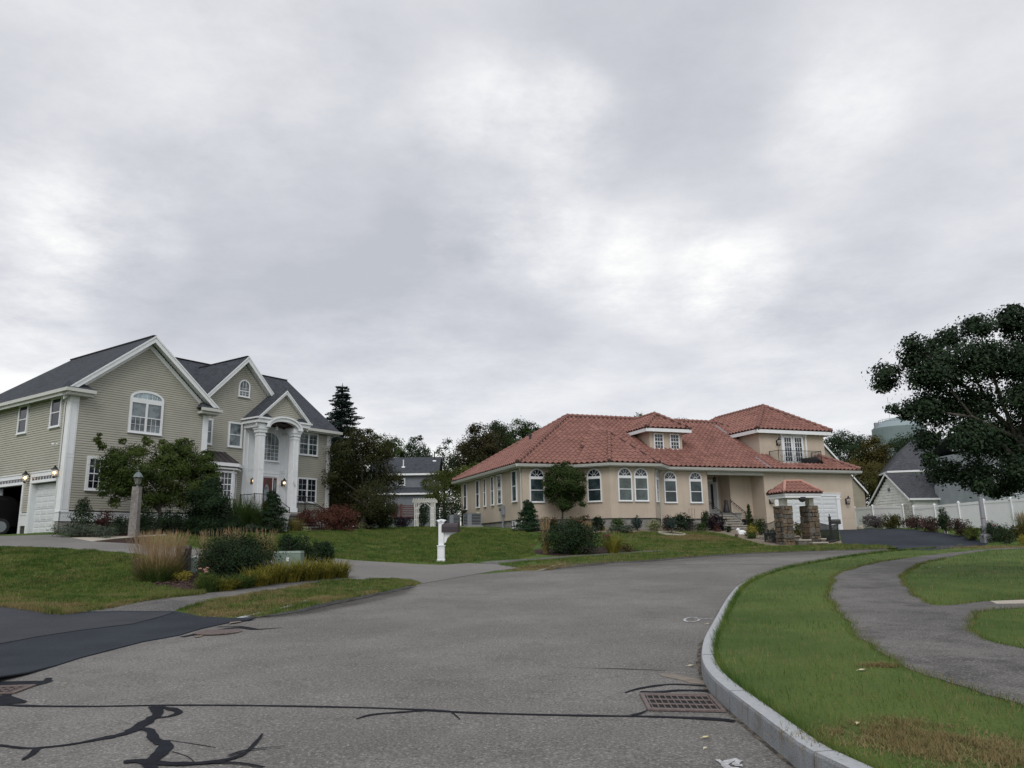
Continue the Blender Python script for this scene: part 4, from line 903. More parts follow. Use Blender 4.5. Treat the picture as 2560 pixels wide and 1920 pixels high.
# side windows (slim)
for a0, a1, g in ((11.1, 11.9, M_SCREEN), (8.15, 8.9, M_SCREEN), (6.72, 7.2, M_SCREEN), (5.08, 5.62, M_SCREEN), (3.55, 4.35, M_GLASSB), (.82, 1.66, M_GLASSB)):
    window(FBs, a0, a1, 1.10, 2.97, HB, .06, True, glass_=g)
def archwin(F, a0, a1, g=M_GLASSG): return window(F, a0, a1, 1.0, 2.52, HB, .075, True, glass_=g, arch=(a1-a0)/2, fan=5, band=.16, dgrid=M_GLASS, d=.05)
archwin(FBm, .45, 1.41); archwin(FBm, 9.62, 10.50+.05, M_GLASSG); archwin(FBm, 11.5, 12.45, M_GLASSG)
dl = np.array([1.3, -1.6]); dl /= np.hypot(*dl); al = BU*dl[0]+BV*dl[1]; nl = -(BV*dl[0]-BU*dl[1])
FBl = Face(TB((3.7, 0, 0)), al, nl); w = archwin(FBl, .58, 1.52); 
FBc = Face(TB((0, -1.6, 0)), BU, -BV); archwin(FBc, 5.50, 6.45, M_GLASSB); archwin(FBc, 6.60, 7.55, M_GLASSB)
dr = np.array([1.3, 1.6]); dr /= np.hypot(*dr); ar = BU*dr[0]+BV*dr[1]; nr = BU*dr[1]-BV*dr[0]
FBr = Face(TB((8.0, -1.6, 0)), ar, nr); archwin(FBr, .55, 1.49, M_GLASSC)
# basement window, meter, vent
window(FBs, 1.05, 1.6, -.45, -.05, HB, .06, False)
# roof planes, each a named frame for the tiles
TILES = []
def tile_field(poly, eave_a, eave_b, parent, cw=.355, rh=.40):
    """poly: local (u,v,h) corners; rows run along eave_a->eave_b"""
    P = [TB(p) for p in poly]; a = TB(eave_a); b = TB(eave_b); e = (b-a); L = np.linalg.norm(e); e /= L
    n = np.cross(P[1]-P[0], P[2]-P[0]); n /= np.linalg.norm(n); n = n if n[2] > 0 else -n; s = np.cross(n, e); s = s if s[2] > 0 else -s
    if np.dot(np.cross(e, s), n) < 0: a = b; e = -e
    Q = [((p-a)@e, (p-a)@s) for p in P]; xs = [q[0] for q in Q]; ys = [q[1] for q in Q]
    for j in range(int(math.floor(min(ys)/rh)), int(max(ys)/rh)+1):
        for i in range(int(math.floor(min(xs)/cw)), int(max(xs)/cw)+1):
            c = np.array([[(i+.5)*cw, (j+.5)*rh]])
            if inpoly(c, Q)[0]:
                o = a+e*(i*cw)+s*(j*rh)+n*.015
                w_ = a+e*((i+.5)*cw)+s*((j+.5)*rh); lu, lv = (w_[:2]-BO)@BU, (w_[:2]-BO)@BV
                if 19.0 < lu < 23.15 and .12 < lv < 1.5 and w_[2]-BZ < 5: continue
                TILES.append((o, e, s, n, parent))
def tplane(poly, eave, parent, th=.10, tiles=True):
    m = MB(TB); m.prism(poly, (0, 0, -th)); o = m.build('roof', M_TILEB, parent)
    if tiles: tile_field(poly, eave[0], eave[1], o)
    return o
HZ = 3.27; RG = 7.36; SLP = (RG-HZ)/6.85
front = [(-.45, -.45, HZ), (25.3, -.45, HZ), (18.6, 6.4, RG), (5.95, 6.4, RG)]
left = [(-.45, 13.25, HZ), (-.45, -.45, HZ), (5.95, 6.4, RG)]
ru = lambda v: 25.3-.978*(v+.45)
lu_ = lambda v: -.45+.934*(v+.45)
hh_ = lambda v: HZ+SLP*(v+.45)
R1 = tplane([front[0], front[1], (ru(.25), .25, hh_(.25)), (lu_(.25), .25, hh_(.25))], (front[0], front[1]), HB, tiles=False)
for q4 in ([(lu_(.25), .25), (19.15, .25), (19.15, 1.42), (lu_(1.42), 1.42)], [(23.05, .25), (ru(.25), .25), (ru(1.42), 1.42), (23.05, 1.42)], [(lu_(1.42), 1.42), (ru(1.42), 1.42), (18.6, 6.4), (5.95, 6.4)]):
    m = MB(TB); m.prism([(u_, v_, hh_(v_)) for u_, v_ in q4], (0, 0, -.1)); m.build('roof', M_TILEB, HB)
tile_field(front, front[0], front[1], R1); R2 = tplane(left, (left[0], left[1]), HB)
m = MB(TB); m.prism([(-.45, 13.25, HZ), (5.95, 6.4, RG), (18.6, 6.4, RG), (25.3, 13.25, HZ)], (0, 0, -.1)); m.prism([(25.3, -.45, HZ), (25.3, 13.25, HZ), (18.6, 6.4, RG)], (0, 0, -.1)); m.build('roof', M_TILEC, HB)
AP = (6.5, 1.15, 5.55); VB_ = (6.5, 3.37, 5.55)
c0, c1, c2, c3 = (3.25, -.45, HZ), (4.80, -2.02, HZ), (8.20, -2.02, HZ), (9.75, -.45, HZ)
tplane([c1, c2, AP], (c1, c2), HB, .08); tplane([c0, c1, AP, VB_], (c0, c1), HB, .08); tplane([c2, c3, VB_, AP], (c2, c3), HB, .08)
for a_, b_ in ((c0, VB_), (c3, VB_)):
    A_, B_ = np.array(a_), np.array(b_); o_ = np.array([.09 if a_ is c3 else -.09, 0, .06]); m = MB(TB); m.add([A_+o_*[-1, 1, 1], A_+o_, B_+o_, B_+o_*[-1, 1, 1]], [(0, 1, 2, 3)]); m.build('valley_flashing', M_DARKW, HB)
# upper storey over the garage
m = MB(TB); m.box(18.35, 24.0, 1.4, 12.0, 3.2, 6.02); m.build('upper_wall', M_STUC, HB)
ue = 6.18; uh = 8.42; U = [(17.95, 1.0, ue), (24.50, 1.0, ue), (21.22, 4.25, uh), (21.22, 10.2, uh), (17.95, 13.4, ue), (24.5, 13.4, ue)]
tplane([U[0], U[1], U[2]], (U[0], U[1]), HB, .08); tplane([U[4], U[0], U[2], U[3]], (U[4], U[0]), HB, .08)
m = MB(TB); m.prism([U[1], U[5], U[3], U[2]], (0, 0, -.08)); m.prism([U[4], U[5], U[3]], (0, 0, -.08)); m.build('roof', M_TILEC, HB)
m = MB(TB); m.box(17.93, 24.52, .98, 1.02, 5.90, 6.14); m.box(17.93, 17.97, 1.02, 13.4, 5.90, 6.14); m.box(24.48, 24.52, 1.02, 13.4, 5.9, 6.14); m.box(17.97, 24.48, 1.02, 13.3, 5.97, 6.0); m.build('fascia', M_WHITE, HB)
# dormer
m = MB(TB); m.box(9.87, 12.37, 1.85, 6.0, 4.3, 5.85); m.build('dormer_wall', M_STUC, HB)
D = [(9.42, 1.42, 6.02), (12.85, 1.42, 6.02), (11.13, 3.12, 7.22), (11.13, 6.15, 7.22), (9.42, 4.15, 6.02), (12.85, 4.15, 6.02)]
tplane([D[0], D[1], D[2]], (D[0], D[1]), HB, .07); tplane([D[4], D[0], D[2], D[3]], (D[4], D[0]), HB, .07); tplane([D[1], D[5], D[3], D[2]], (D[1], D[5]), HB, .07)
m = MB(TB); m.box(9.40, 12.87, 1.40, 1.44, 5.76, 5.98); m.box(9.40, 9.44, 1.44, 4.1, 5.76, 5.98); m.box(12.83, 12.87, 1.44, 4.1, 5.76, 5.98); m.box(9.44, 12.83, 1.44, 4.1, 5.84, 5.87); m.build('fascia', M_WHITE, HB)
FDo = Face(TB((0, 1.85, 0)), BU, -BV); window(FDo, 10.17, 10.90, 4.64, 5.70, HB, .07, True, (3, 2), glass_=M_GLASSG); window(FDo, 11.40, 12.13, 4.64, 5.70, HB, .07, True, (3, 2), glass_=M_GLASSG)
# soffit, gutters, header beam
m = MB(TB); m.prism([(-.42, -.42, 3.03), (3.3, -.42, 3.03), (4.82, -1.98, 3.03), (8.18, -1.98, 3.03), (9.7, -.42, 3.03), (25.27, -.42, 3.03), (25.27, 13.2, 3.03), (-.42, 13.2, 3.03)], (0, 0, .04)); m.build('soffit', M_GUT, HB)
GP = [(-.45, 13.3), (-.45, -.45), (3.27, -.45), (4.81, -2.03), (8.19, -2.03), (9.73, -.45), (25.3, -.45), (25.3, 6)]
m = MB(TB)
for i in range(len(GP)-1):
    a, b = np.array(GP[i]), np.array(GP[i+1]); t_ = (b-a)/np.linalg.norm(b-a); n_ = np.array([t_[1], -t_[0]])
    a2 = a-t_*.03; b2 = b+t_*.03
    m.loft([(*a2, 3.06), (*(a2+n_*.08), 3.07), (*(a2+n_*.13), 3.2), (*(a2+n_*.13), 3.22), (*a2, 3.22)], [(*b2, 3.06), (*(b2+n_*.08), 3.07), (*(b2+n_*.13), 3.2), (*(b2+n_*.13), 3.22), (*b2, 3.22)])
m.build('gutter', M_GUT, HB)
m = MB(TB); m.box(12.9, 17.35, -.06, .18, 2.82, 3.03); m.build('header_beam', M_GUT, HB)
m = MB(TB)
m.tube([(-.3, -.3, 3.1), (-.25, -.25, 2.95), (-.06, .06, 2.72), (-.06, .06, .3), (-.06, .06, -.45)], .045, 6)
m.tube([(9.45, -.5, 3.08), (9.42, -.42, 2.95), (9.15, -.33, 2.75), (9.22, -.16, 2.6), (9.30, -.07, -.45)], .04, 6)
m.tube([(25.1, -.3, 3.06), (24.95, -.1, 2.85), (24.90, .1, 2.6), (24.90, .1, -.8)], .04, 6); m.split('downspout', M_GUT, HB)
m = MB(TB); m.box(17.25, 17.42, -.48, 1.4, HZ-.05, HZ+.03); m.T = TB
fl = MB(lambda p: TB((p[0], p[1], HZ+SLP*(p[1]+.45)+.05+p[2]))); fl.box(17.55, 17.80, -.42, 1.0, 0, .03); fl.box(19.9-2.0, 18.05, 4.1, 5.9, .0, .05); fl.build('flashing', M_GREYM, HB)
# hip and ridge caps
def caps(a, b, parent, r=.13, L=.38):
    A, B = TB(a), TB(b); d = B-A; n = max(1, int(np.linalg.norm(d)/L)); d = d/n
    m = MB(); m.tube([A+[0, 0, -.01], B+[0, 0, -.01]], r*1.35, 6); m.build('cap_shade', M_TILEB, parent)  # dark tube stands in for the shadow line beneath the caps
    for k in range(n):
        m = MB(); m.tube([A+d*k+[0, 0, .11], A+d*(k+1.08)+[0, 0, .085]], [r*1.15, r*.88], 8); m.build('hip_cap', M_TILE, parent)
caps(front[0], front[3], R1); caps(front[3], front[2], R1); caps(front[1], front[2], R1); caps(left[0], left[2], R2); caps(c1, AP, R1, .11); caps(c2, AP, R1, .11); caps(AP, VB_, R1, .1)
caps(U[0], U[2], HB, .12); caps(U[1], U[2], HB, .12); caps(U[2], U[3], HB, .12); caps(U[3], U[4], HB); caps(D[0], D[2], HB, .1); caps(D[1], D[2], HB, .1); caps(D[2], D[3], HB, .1)
# french doors and balcony
FU = Face(TB((0, 1.4, 0)), BU, -BV)
m = MB(FU); fb(m, 20.2, 20.32, 3.85, 5.85, -.02, .07); fb(m, 22.28, 22.40, 3.85, 5.85, -.02, .07); fb(m, 20.15, 22.45, 5.82, 5.96, -.02, .09); FDR = m.build('door_frame', M_WHITE, HB)
for a0, a1 in ((20.34, 21.18), (21.24, 22.10)):
    m = MB(FU); g0, g1, h0, h1 = a0+.13, a1-.15, 4.0, 5.68
    fb(m, a0, g0, 3.88, 5.80, 0, .05); fb(m, g1, a1, 3.88, 5.80, 0, .05); fb(m, g0, g1, 3.88, h0, 0, .05); fb(m, g0, g1, h1, 5.8, 0, .05)
    for k in (1, 2): x = g0+(g1-g0)*k/3; fb(m, x-.013, x+.013, h0, h1, 0, .045)
    for k in range(1, 5): y = h0+(h1-h0)*k/5; fb(m, g0, g1, y-.013, y+.013, 0, .044)
    d_ = m.build('french_door', M_WHITE, HB); m = MB(FU); fb(m, g0, g1, h0, h1, -.01, .015); m.build('pane', M_GLASS, d_)
m = MB(TB); m.box(19.2, 23.0, .25, 1.4, 3.55, 3.74); m.build('balcony_floor', M_CONC, HB)
def TBr(p): return TB(p)
rail(TB, [(19.1, 1.35, 3.74), (19.1, .42, 3.74), (22.75, .42, 3.74), (22.75, 1.35, 3.74)], HB, .90, .115, 'balcony_railing', 0, .026, .012)
m = MB(TB)
for k in range(31):
    u = 19.2+k*.117; m.tube([(u, .40, 3.82), (u, .33, 3.9), (u, .27, 4.05), (u, .34, 4.25), (u, .41, 4.4)], .011, 4)
m.build('bellied_bars', M_BLACK, HB)
# garage door
m = MB(FBm); fb(m, 18.08, 18.40, -.84, 1.50, 0, .06); fb(m, 23.28, 23.60, -.84, 1.50, 0, .06); fb(m, 18.02, 23.66, 1.50, 1.66, 0, .07); fb(m, 18.0, 23.68, 1.66, 1.70, 0, .11); fb(m, 18.02, 18.44, 1.30, 1.36, .06, .09); fb(m, 23.24, 23.66, 1.30, 1.36, .06, .09)
fb(m, 18.40, 18.42, -.84, 1.5, -.1, .05); m.build('door_surround', M_WHITE, HB)
m = MB(FBm); fb(m, 18.40, 23.28, -.84, 1.50, 0, .006); GD = m.build('garage_door', M_DOORW, HB)
for r in range(4):
    h0 = -.82+r*.575
    m = MB(FBm); fb(m, 18.42, 23.26, h0+.008, h0+.567, .006, .028); m.build('panel', M_DOORW, GD)
    e_ = MB(FBm)
    for c_ in range(4):
        w_ = 4.84/4; x = 18.42+c_*w_
        for y0, y1 in ((h0+.05, h0+.26), (h0+.31, h0+.52)): e_.add([(x+.07, y0, .027), (x+w_-.07, y0, .027), (x+w_-.07, y1, .027), (x+.07, y1, .027), (x+.10, y0+.03, .042), (x+w_-.10, y0+.03, .042), (x+w_-.10, y1-.03, .042), (x+.10, y1-.03, .042)], [(0,1,5,4),(1,2,6,5),(2,3,7,6),(3,0,4,7),(4,5,6,7)])
    e_.build('raised_panels', M_DOORW, GD)
# entrance recess
FEn = Face(TB((0, 2.5, 0)), BU, -BV)
m = MB(FEn); fb(m, 14.42, 14.54, .38, 2.66, 0, .06); fb(m, 15.28, 15.40, .38, 2.66, 0, .06); fb(m, 14.42, 15.40, 2.60, 2.74, 0, .06); m.build('door_frame', M_WHITE, HB)
m = MB(FEn); fb(m, 14.54, 15.28, .38, 2.60, 0, .03); DB = m.build('front_door', mat('door_offwhite', (.42, .43, .42), .5), HB)
m = MB(FEn); fb(m, 14.80, 15.02, .72, 2.42, .03, .036); m.build('door_glass', M_GLASS, DB)
m = MB(TB); m.box(12.9, 15.6, .30, 2.5, -1.2, .32); m.build('porch_floor', M_FOUND, HB)
m = MB(TB); m.box(12.88, 15.62, .24, 2.5, .32, .37); m.build('porch_paving', M_BLUESTONE, HB)
M_STEPB = mat('step_riser_stone', (.30, .27, .22), .9, .35, 6, .01, 20); MS_ = M_FIELD; M_FIELD = M_STEPB; MB_ = M_BLUESTONE; M_BLUESTONE = mat('bluestone_light', (.30, .29, .265), .8, .12, 3)
stairs(TB, 12.95, 14.75, .24, .20, 6, .30, .165, HB)
M_FIELD = MS_; M_BLUESTONE = MB_
def TBz(p): return TB(p)
m = MB(TB)
def slope_rail(u, v0, h0, v1, h1, parent):
    m = MB(TB); H_ = .85
    m.tube([(u, v0, h0), (u, v0, h0+H_+.05)], .025, 5); m.tube([(u, v1, h1-.45), (u, v1, h1+H_)], .03, 5); m.tube([(u, v0, h0+H_), (u, v1, h1+H_)], .022, 5); m.tube([(u, v0, h0+.06), (u, v1, h1+.06)], .015, 5); m.tube([(u, v0, h0+H_-.12), (u, v1, h1+H_-.12)], .012, 5)
    n = 12
    for k in range(1, n):
        t = k/n; v = v0+(v1-v0)*t; h = h0+(h1-h0)*t
        m.tube([(u, v, h+.06), (u+.06, v-.02, h+.2), (u+.02, v-.1, h+.42), (u, v, h+H_-.12)], .008, 4)
        if k % 2: m.lathe((u, v, h+H_-.06), [(.03, -.02), (.045, 0), (.03, .02)], 6)
    m.build('railing', M_BLACK, parent)
slope_rail(14.78, .28, .37, -1.25, -.52, HB); slope_rail(12.98, .28, .37, -1.25, -.52, HB)
# finish tiles: nearest 300 per house as parts, the rest joined
prof = [(0, .005), (.045, .055), (.12, .092), (.195, .055), (.245, .005), (.30, -.004), (.355, .005)]
def tile_verts():
    V = []; L = .445
    for x, z in prof: V.append((x, -.02, z+.045))
    for x, z in prof: V.append((x, L, z+.0))
    for x, z in prof: V.append((x, -.02, z+.004))
    n = len(prof); F = [(i, i+1, n+i+1, n+i) for i in range(n-1)]+[(2*n+i, 2*n+i+1, i+1, i) for i in range(n-1)]
    return np.array(V), F
TV, TF = tile_verts()
tm = bpy.data.meshes.new('roof_tile'); tm.from_pydata(TV.tolist(), [], TF); tm.materials.append(M_TILE)
def finish_tiles(tiles, root, nobj=295):
    d = np.array([np.linalg.norm(t[0]-CAM) for t in tiles]); order = np.argsort(d); rl = rootloc(root)
    near = set(order[:nobj].tolist()); V = []; F = []; rests = {}
    for i, (o, e_, s_, n_, par) in enumerate(tiles):
        jit = rng.uniform(-.004, .004)
        if i in near:
            ob = bpy.data.objects.new('roof_tile', tm); COL.objects.link(ob); ob.parent = par; p = o-rl
            ob.matrix_local = Matrix(((e_[0], s_[0], n_[0], p[0]), (e_[1], s_[1], n_[1], p[1]), (e_[2], s_[2], n_[2], p[2]+jit), (0, 0, 0, 1)))
        else:
            k = len(V)*len(TV); V.append(TV@np.array([e_, s_, n_])+o+n_*jit); F += [tuple(a+k for a in f) for f in TF]
    if V:
        me = bpy.data.meshes.new('roof_tiles'); me.from_pydata((np.concatenate(V)-rl).tolist(), [], F); me.materials.append(M_TILE)
        ob = bpy.data.objects.new('roof_tiles', me); COL.objects.link(ob); ob.parent = root; ob['kind'] = 'stuff'
finish_tiles(TILES, HB); print('tiles', len(TILES))
# fittings and things on or at house B
m = MB(TB); m.box(-.20, -.02, 3.05, 3.35, .36, .98); mt_ = thing('electric_meter', TB((-.1, 3.2, -.4)), 'grey electric meter box with conduit on the side wall of the tan house', 'meter box'); m.build('meter_box', M_GREYM, mt_)
m = MB(TB); m.tube([(-.11, 3.15, .36), (-.11, 3.15, -.6)], .035, 6); m.tube([(-.11, 3.28, .36), (-.11, 3.28, -.6)], .03, 6); m.build('conduit', M_GREYM, mt_)
m = MB(TB); m.tube([(-.24, 3.42, .72), (-.02, 3.42, .72)], .10, 12); m.build('meter_dial', M_DARKW, mt_)
vp = thing('roof_vent', TB((2.4, 5.5, 5.2)), 'small dark vent pipe on the left slope of the red tile roof', 'vent pipe')
zv = HZ+(RG-HZ)/6.4*(3.0+.45); m = MB(TB); m.tube([(3.0, 6.1, zv-.1), (3.0, 6.1, zv+.42)], .09, 8); m.build('pipe', M_DARKW, vp); m = MB(TB); m.tube([(3.0, 6.1, zv+.40), (3.0, 6.1, zv+.50)], .13, 8); m.build('cap', M_DARKW, vp)
def acunit(u, v, w, h, label):
    b = TB((u, v, 0)); z = float(S(b[0], b[1])); t = thing('air_conditioner', (b[0], b[1], z), label, 'air conditioner', 'air conditioners at the side wall')
    T = lambda p: np.array([*(BO+BU*(u+p[0])+BV*(v+p[1])), z+p[2]])
    m = MB(T); m.box(-w/2-.08, w/2+.08, -w/2-.08, w/2+.08, -.15, .06); m.build('pad', M_CONC, t)
    m = MB(T)
    for x in (-1, 1):
        for y in (-1, 1): m.box(x*w/2-.05*(x > 0)-.0, x*w/2+.05*(x < 0), y*w/2-.05*(y > 0), y*w/2+.05*(y < 0), .06, h)
    m.box(-w/2, w/2, -w/2, w/2, h-.05, h); m.box(-w/2, w/2, -w/2, w/2, .06, .12); m.box(-w/2, -w/2+.28, -w/2-.004, -w/2+.1, .1, h-.04); m.build('cabinet', M_GREYM, t)
    m = MB(T); m.box(-w/2+.03, w/2-.03, -w/2+.03, w/2-.03, .1, h-.03); m.build('coil', M_VOID, t)
    for k in range(7): m = MB(T); y = .17+(h-.28)*k/6; m.box(-w/2+.01, w/2-.01, -w/2+.01, w/2-.01, y-.018, y+.018); m.build('louvre', M_GREYM, t)
    m = MB(T); m.lathe((0, 0, h), [(w*.42, 0), (w*.40, .03), (.05, .04)], 16); m.build('fan_grille', M_BLACK, t)
acunit(-1.1, 10.9, .78, .82, 'left grey air conditioner at the far end of the tan house side wall'); acunit(-1.1, 6.4, .95, .85, 'right larger grey air conditioner beside the tan house side wall')
pv = thing('pvc_pipes', TB((-.1, 7.7, .3)), 'cream plastic vent pipes elbowing out of the tan house side wall', 'pipes'); m = MB(TB); m.tube([(-.05, 8.3, .75), (-.2, 8.3, .72), (-.2, 7.95, .68), (-.2, 7.8, .35), (-.2, 7.3, .30)], .035, 6); m.tube([(-.2, 7.8, .45), (-.2, 7.35, .42)], .03, 6); m.build('pipe', mat('pvc_cream', (.6, .56, .42), .5), pv)
db = thing('disconnect_box', TB((-.1, 8.7, .1)), 'small beige switch box on the side wall between the two air conditioners', 'switch box'); m = MB(TB); m.box(-.14, -.02, 8.6, 8.85, -.1, .3); m.build('box_body', M_GUT, db)
g2 = 'unlit lanterns on the tan house'
lantern(FBm, 24.15, 1.15, 'unlit lantern on the tan wall right of the white garage door', False, 1.5, g2, M_LGLASS)
lantern(FBm, 17.72, 1.15, 'unlit lantern on the tan wall left of the garage door, behind the gateway roof', False, 1.5, g2, M_LGLASS)
lantern(FU, 19.85, 5.3, 'unlit lantern on the upper wall left of the balcony doors', False, 1.5, g2, M_LGLASS)
hl = thing('hanging_lantern', TB((14.3, 1.2, 2.6)), 'black lantern hanging in the recessed entrance of the tan house', 'lantern'); m = MB(TB); m.tube([(14.3, 1.2, 3.03), (14.3, 1.2, 2.8)], .01, 4); m.lathe((14.3, 1.2, 2.45), [(.05, 0), (.12, .08), (.13, .25), (.03, .36)], 8); m.build('lantern_body', M_BLACK, hl)
po = thing('balcony_tub', TB((21.9, .85, 3.74)), 'dark oval planter tub on the balcony', 'planter'); m = MB(TB); n_ = 16
a_ = [(22.05+.62*math.cos(2*math.pi*k/n_), .85+.33*math.sin(2*math.pi*k/n_), 3.76) for k in range(n_)]; b_ = [(22.05+.70*math.cos(2*math.pi*k/n_), .85+.38*math.sin(2*math.pi*k/n_), 4.22+.06*math.cos(2*math.pi*k/n_)) for k in range(n_)]; m.loft(a_, b_); m.build('tub', M_BLACK, po)
ct = thing('urn_figure', TB((15.0, 1.6, .37)), 'dark rounded garden ornament beside the front door of the tan house', 'ornament'); m = MB(TB); m.lathe((15.3, 1.5, .37), [(.2, 0), (.23, .15), (.16, .5), (.1, .7), (.14, .8), (.05, .92)], 10); m.build('figure', M_DARKW, ct, True)
# ------------------------------------------------ neighbouring buildings
M_WORN = mat('worn_white_board', (.66, .66, .64), .85, col2=(.84, .85, .84), vscale=3)
class Frm:
    def __init__(s, x, y, z, deg): a = math.radians(deg); s.o = np.array([x, y, z]); s.u = np.array([math.cos(a), math.sin(a), 0]); s.v = np.array([-math.sin(a), math.cos(a), 0])
    def __call__(s, p): return s.o+s.u*p[0]+s.v*p[1]+np.array([0, 0, p[2]])
    def face(s, v=0): return Face(s((0, v, 0)), s.u[:2], -s.v[:2])
    def side(s, u=0): return Face(s((u, 0, 0)), s.v[:2], -s.u[:2])
def base(px, py, Y): p = atY(px, py, Y); return p
# slate-blue house behind (front eave right end at 1095,1180)
p = base(1094, 1182, 76); zc = p[2]; N = Frm(p[0], p[1]+.4, 0, 1.5)
hn = thing('slate_house', (p[0]-4, p[1]+3, 2.8), 'slate grey two storey house far back between the two front houses', 'house')
m = MB(N); m.box(-6.5, -.35, 0, 7, 1.5, zc-.15); m.box(-6.2, -.35, -1.2, 0, 1.5, zc-2.15); m.build('wall', M_SIDG, hn)
m = MB(N); m.prism([(-6.9, -.35, zc), (.1, -.35, zc), (.1, 3.5, zc+2.0), (-6.9, 3.5, zc+2.0)], (0, 0, -.1)); m.prism([(-6.9, 3.5, zc+2.0), (.1, 3.5, zc+2.0), (.1, 7.3, zc), (-6.9, 7.3, zc)], (0, 0, -.1)); m.prism([(-6.4, -1.5, zc-1.98), (-.3, -1.5, zc-1.98), (-.3, 0, zc-1.35), (-6.4, 0, zc-1.35)], (0, 0, -.08)); m.build('roof', M_SHING, hn)
m = MB(N); m.box(-6.9, .1, -.4, -.33, zc-.2, zc-.02); m.box(-6.4, -.3, -1.55, -1.48, zc-2.16, zc-2.0); m.box(-.42, -.33, -.03, 0, 1.5, zc-.15); m.build('fascia', M_WHITE, hn)
FN = N.face(0); FN2 = N.face(-1.2)
window(FN, -4.0, -3.2, zc-1.15, zc-.45, hn, .12, True); window(FN2, -2.05, -1.1, zc-4.0, zc-2.7, hn, .12, True); window(FN2, -5.7, -4.9, zc-4.2, zc-2.8, hn, .12, True)
for u, v, c_, hh in ((-3.55, 1.2, M_WHITE2, .7), (-.55, 2.6, M_BLACK, .9)):
    z0 = zc+(v+.35)*.52; m = MB(N); m.tube([(u, v, z0-.1), (u, v, z0+hh)], .06, 6); q = m.build('vent_pipe', c_, hn); m = MB(N); m.lathe((u, v, z0-.12), [(.26, 0), (.2, .12), (.06, .16)], 8); m.build('flashing', M_WHITE, q)
# redwood deck in front of it
p = base(972, 1292, 70); dk = thing('garden_deck', (p[0], p[1], 2.6), 'dark red timber deck with lattice and slatted railing behind the maple', 'deck'); Dk = Frm(p[0], p[1], p[2], 1.5)
m = MB(Dk); m.box(-2.5, 2.45, 0, 3, -.12, .02); m.build('deck_floor', M_WOODR, dk)
for k in range(6): m = MB(Dk); m.box(1.05 if k < 9 else 0, 2.45, -.03, .02, .1+k*.16, .19+k*.16); m.build('rail_board', M_WOODR, dk)
for k in range(6): m = MB(Dk); m.box(-2.5, -.55, -.03, .02, .1+k*.16, .19+k*.16); m.build('rail_board', M_WOODR, dk)
m = MB(Dk)
for k in range(14): x = -.5+k*.11; m.tube([(x, -.01, .06), (x+.5, -.01, 1.05)], .018, 4); m.tube([(x+.5, .01, .06), (x, .01, 1.05)], .018, 4)
m.build('lattice', M_WOODR, dk)
for x in (-2.5, -.55, 1.05, 2.4): m = MB(Dk); m.box(x-.06, x+.06, -.06, .06, -2.5, 1.1); m.build('post', M_WOODR, dk)
p = base(985, 1264, 71.5); gr = thing('barbecue', p-[0, 0, 1.0], 'dark covered barbecue grill standing on the red deck', 'barbecue'); m = MB(); m.lathe(tuple(p-np.array([0, 0, 1.0])), [(.3, 0), (.36, .6), (.42, .9), (.38, 1.1), (.2, 1.22)], 10); m.build('cover', M_BLACK, gr, True)
# white garage behind the fence
p = base(2279, 1246, 62); ze = p[2]; N = Frm(p[0], p[1], 0, 9)
wg = thing('white_garage', (p[0]+3, p[1]+2, 2.1), 'white clapboard garage with grey roof and dirty gable behind the white fence', 'garage')
m = MB(N); m.box(0, 9.2, .35, 5.0, 0, ze-.05); m.add([(0, .35, ze-.05), (0, 5.0, ze-.05), (0, 2.65, ze+1.95), (.1, .35, ze-.05), (.1, 5.0, ze-.05), (.1, 2.65, ze+1.95)], [(0, 1, 2), (3, 5, 4), (0, 2, 5, 3), (1, 4, 5, 2), (0, 3, 4, 1)]); wgw = m.build('wall', M_SIDW, wg)
Fg = N.side(0)
for k in range(16):
    h = ze-1.6+k*.225; w_ = 2.33 if h < ze-.1 else max(0, 2.33-(h-ze+.15)*1.16)
    if w_ > .15:
        m = MB(Fg); m.add([(2.67-w_, h, 0), (2.67+w_, h, 0), (2.67+w_, h, .035), (2.67-w_, h, .035), (2.67-w_, h+.22, 0), (2.67+w_, h+.22, 0), (2.67+w_, h+.22, .01), (2.67-w_, h+.22, .01)], [(0,3,2,1),(4,5,6,7),(0,1,5,4),(1,2,6,5),(2,3,7,6),(3,0,4,7)]); m.build('clapboard', M_WORN, wgw)
m = MB(N); m.prism([(-.25, 0, ze), (9.5, 0, ze), (9.5, 2.67, ze+2.25), (-.25, 2.67, ze+2.25)], (0, 0, -.09)); m.prism([(-.25, 2.67, ze+2.25), (9.5, 2.67, ze+2.25), (9.5, 5.5, ze-.25), (-.25, 5.5, ze-.25)], (0, 0, -.09)); m.build('roof', M_SHING2, wg)
m = MB(N); m.box(-.2, 9.5, -.06, .02, ze-.13, ze+.02); m.prism([(-.28, -.03, ze-.02), (-.28, 2.67, ze+2.23), (-.28, 5.52, ze-.30), (-.28, 5.52, ze-.46), (-.28, 2.67, ze+2.06), (-.28, -.03, ze-.18)], (.05, 0, 0)); m.tube([(.15, -.02, ze-.1), (.35, .25, ze-.4), (.35, .3, ze-2)], .05, 5); m.build('fascia', M_WHITE, wg)
m = MB(Fg); fb(m, 2.55, 2.78, ze+.75, ze+1.0, .02, .08); m.build('vent', M_SIDG, wg)
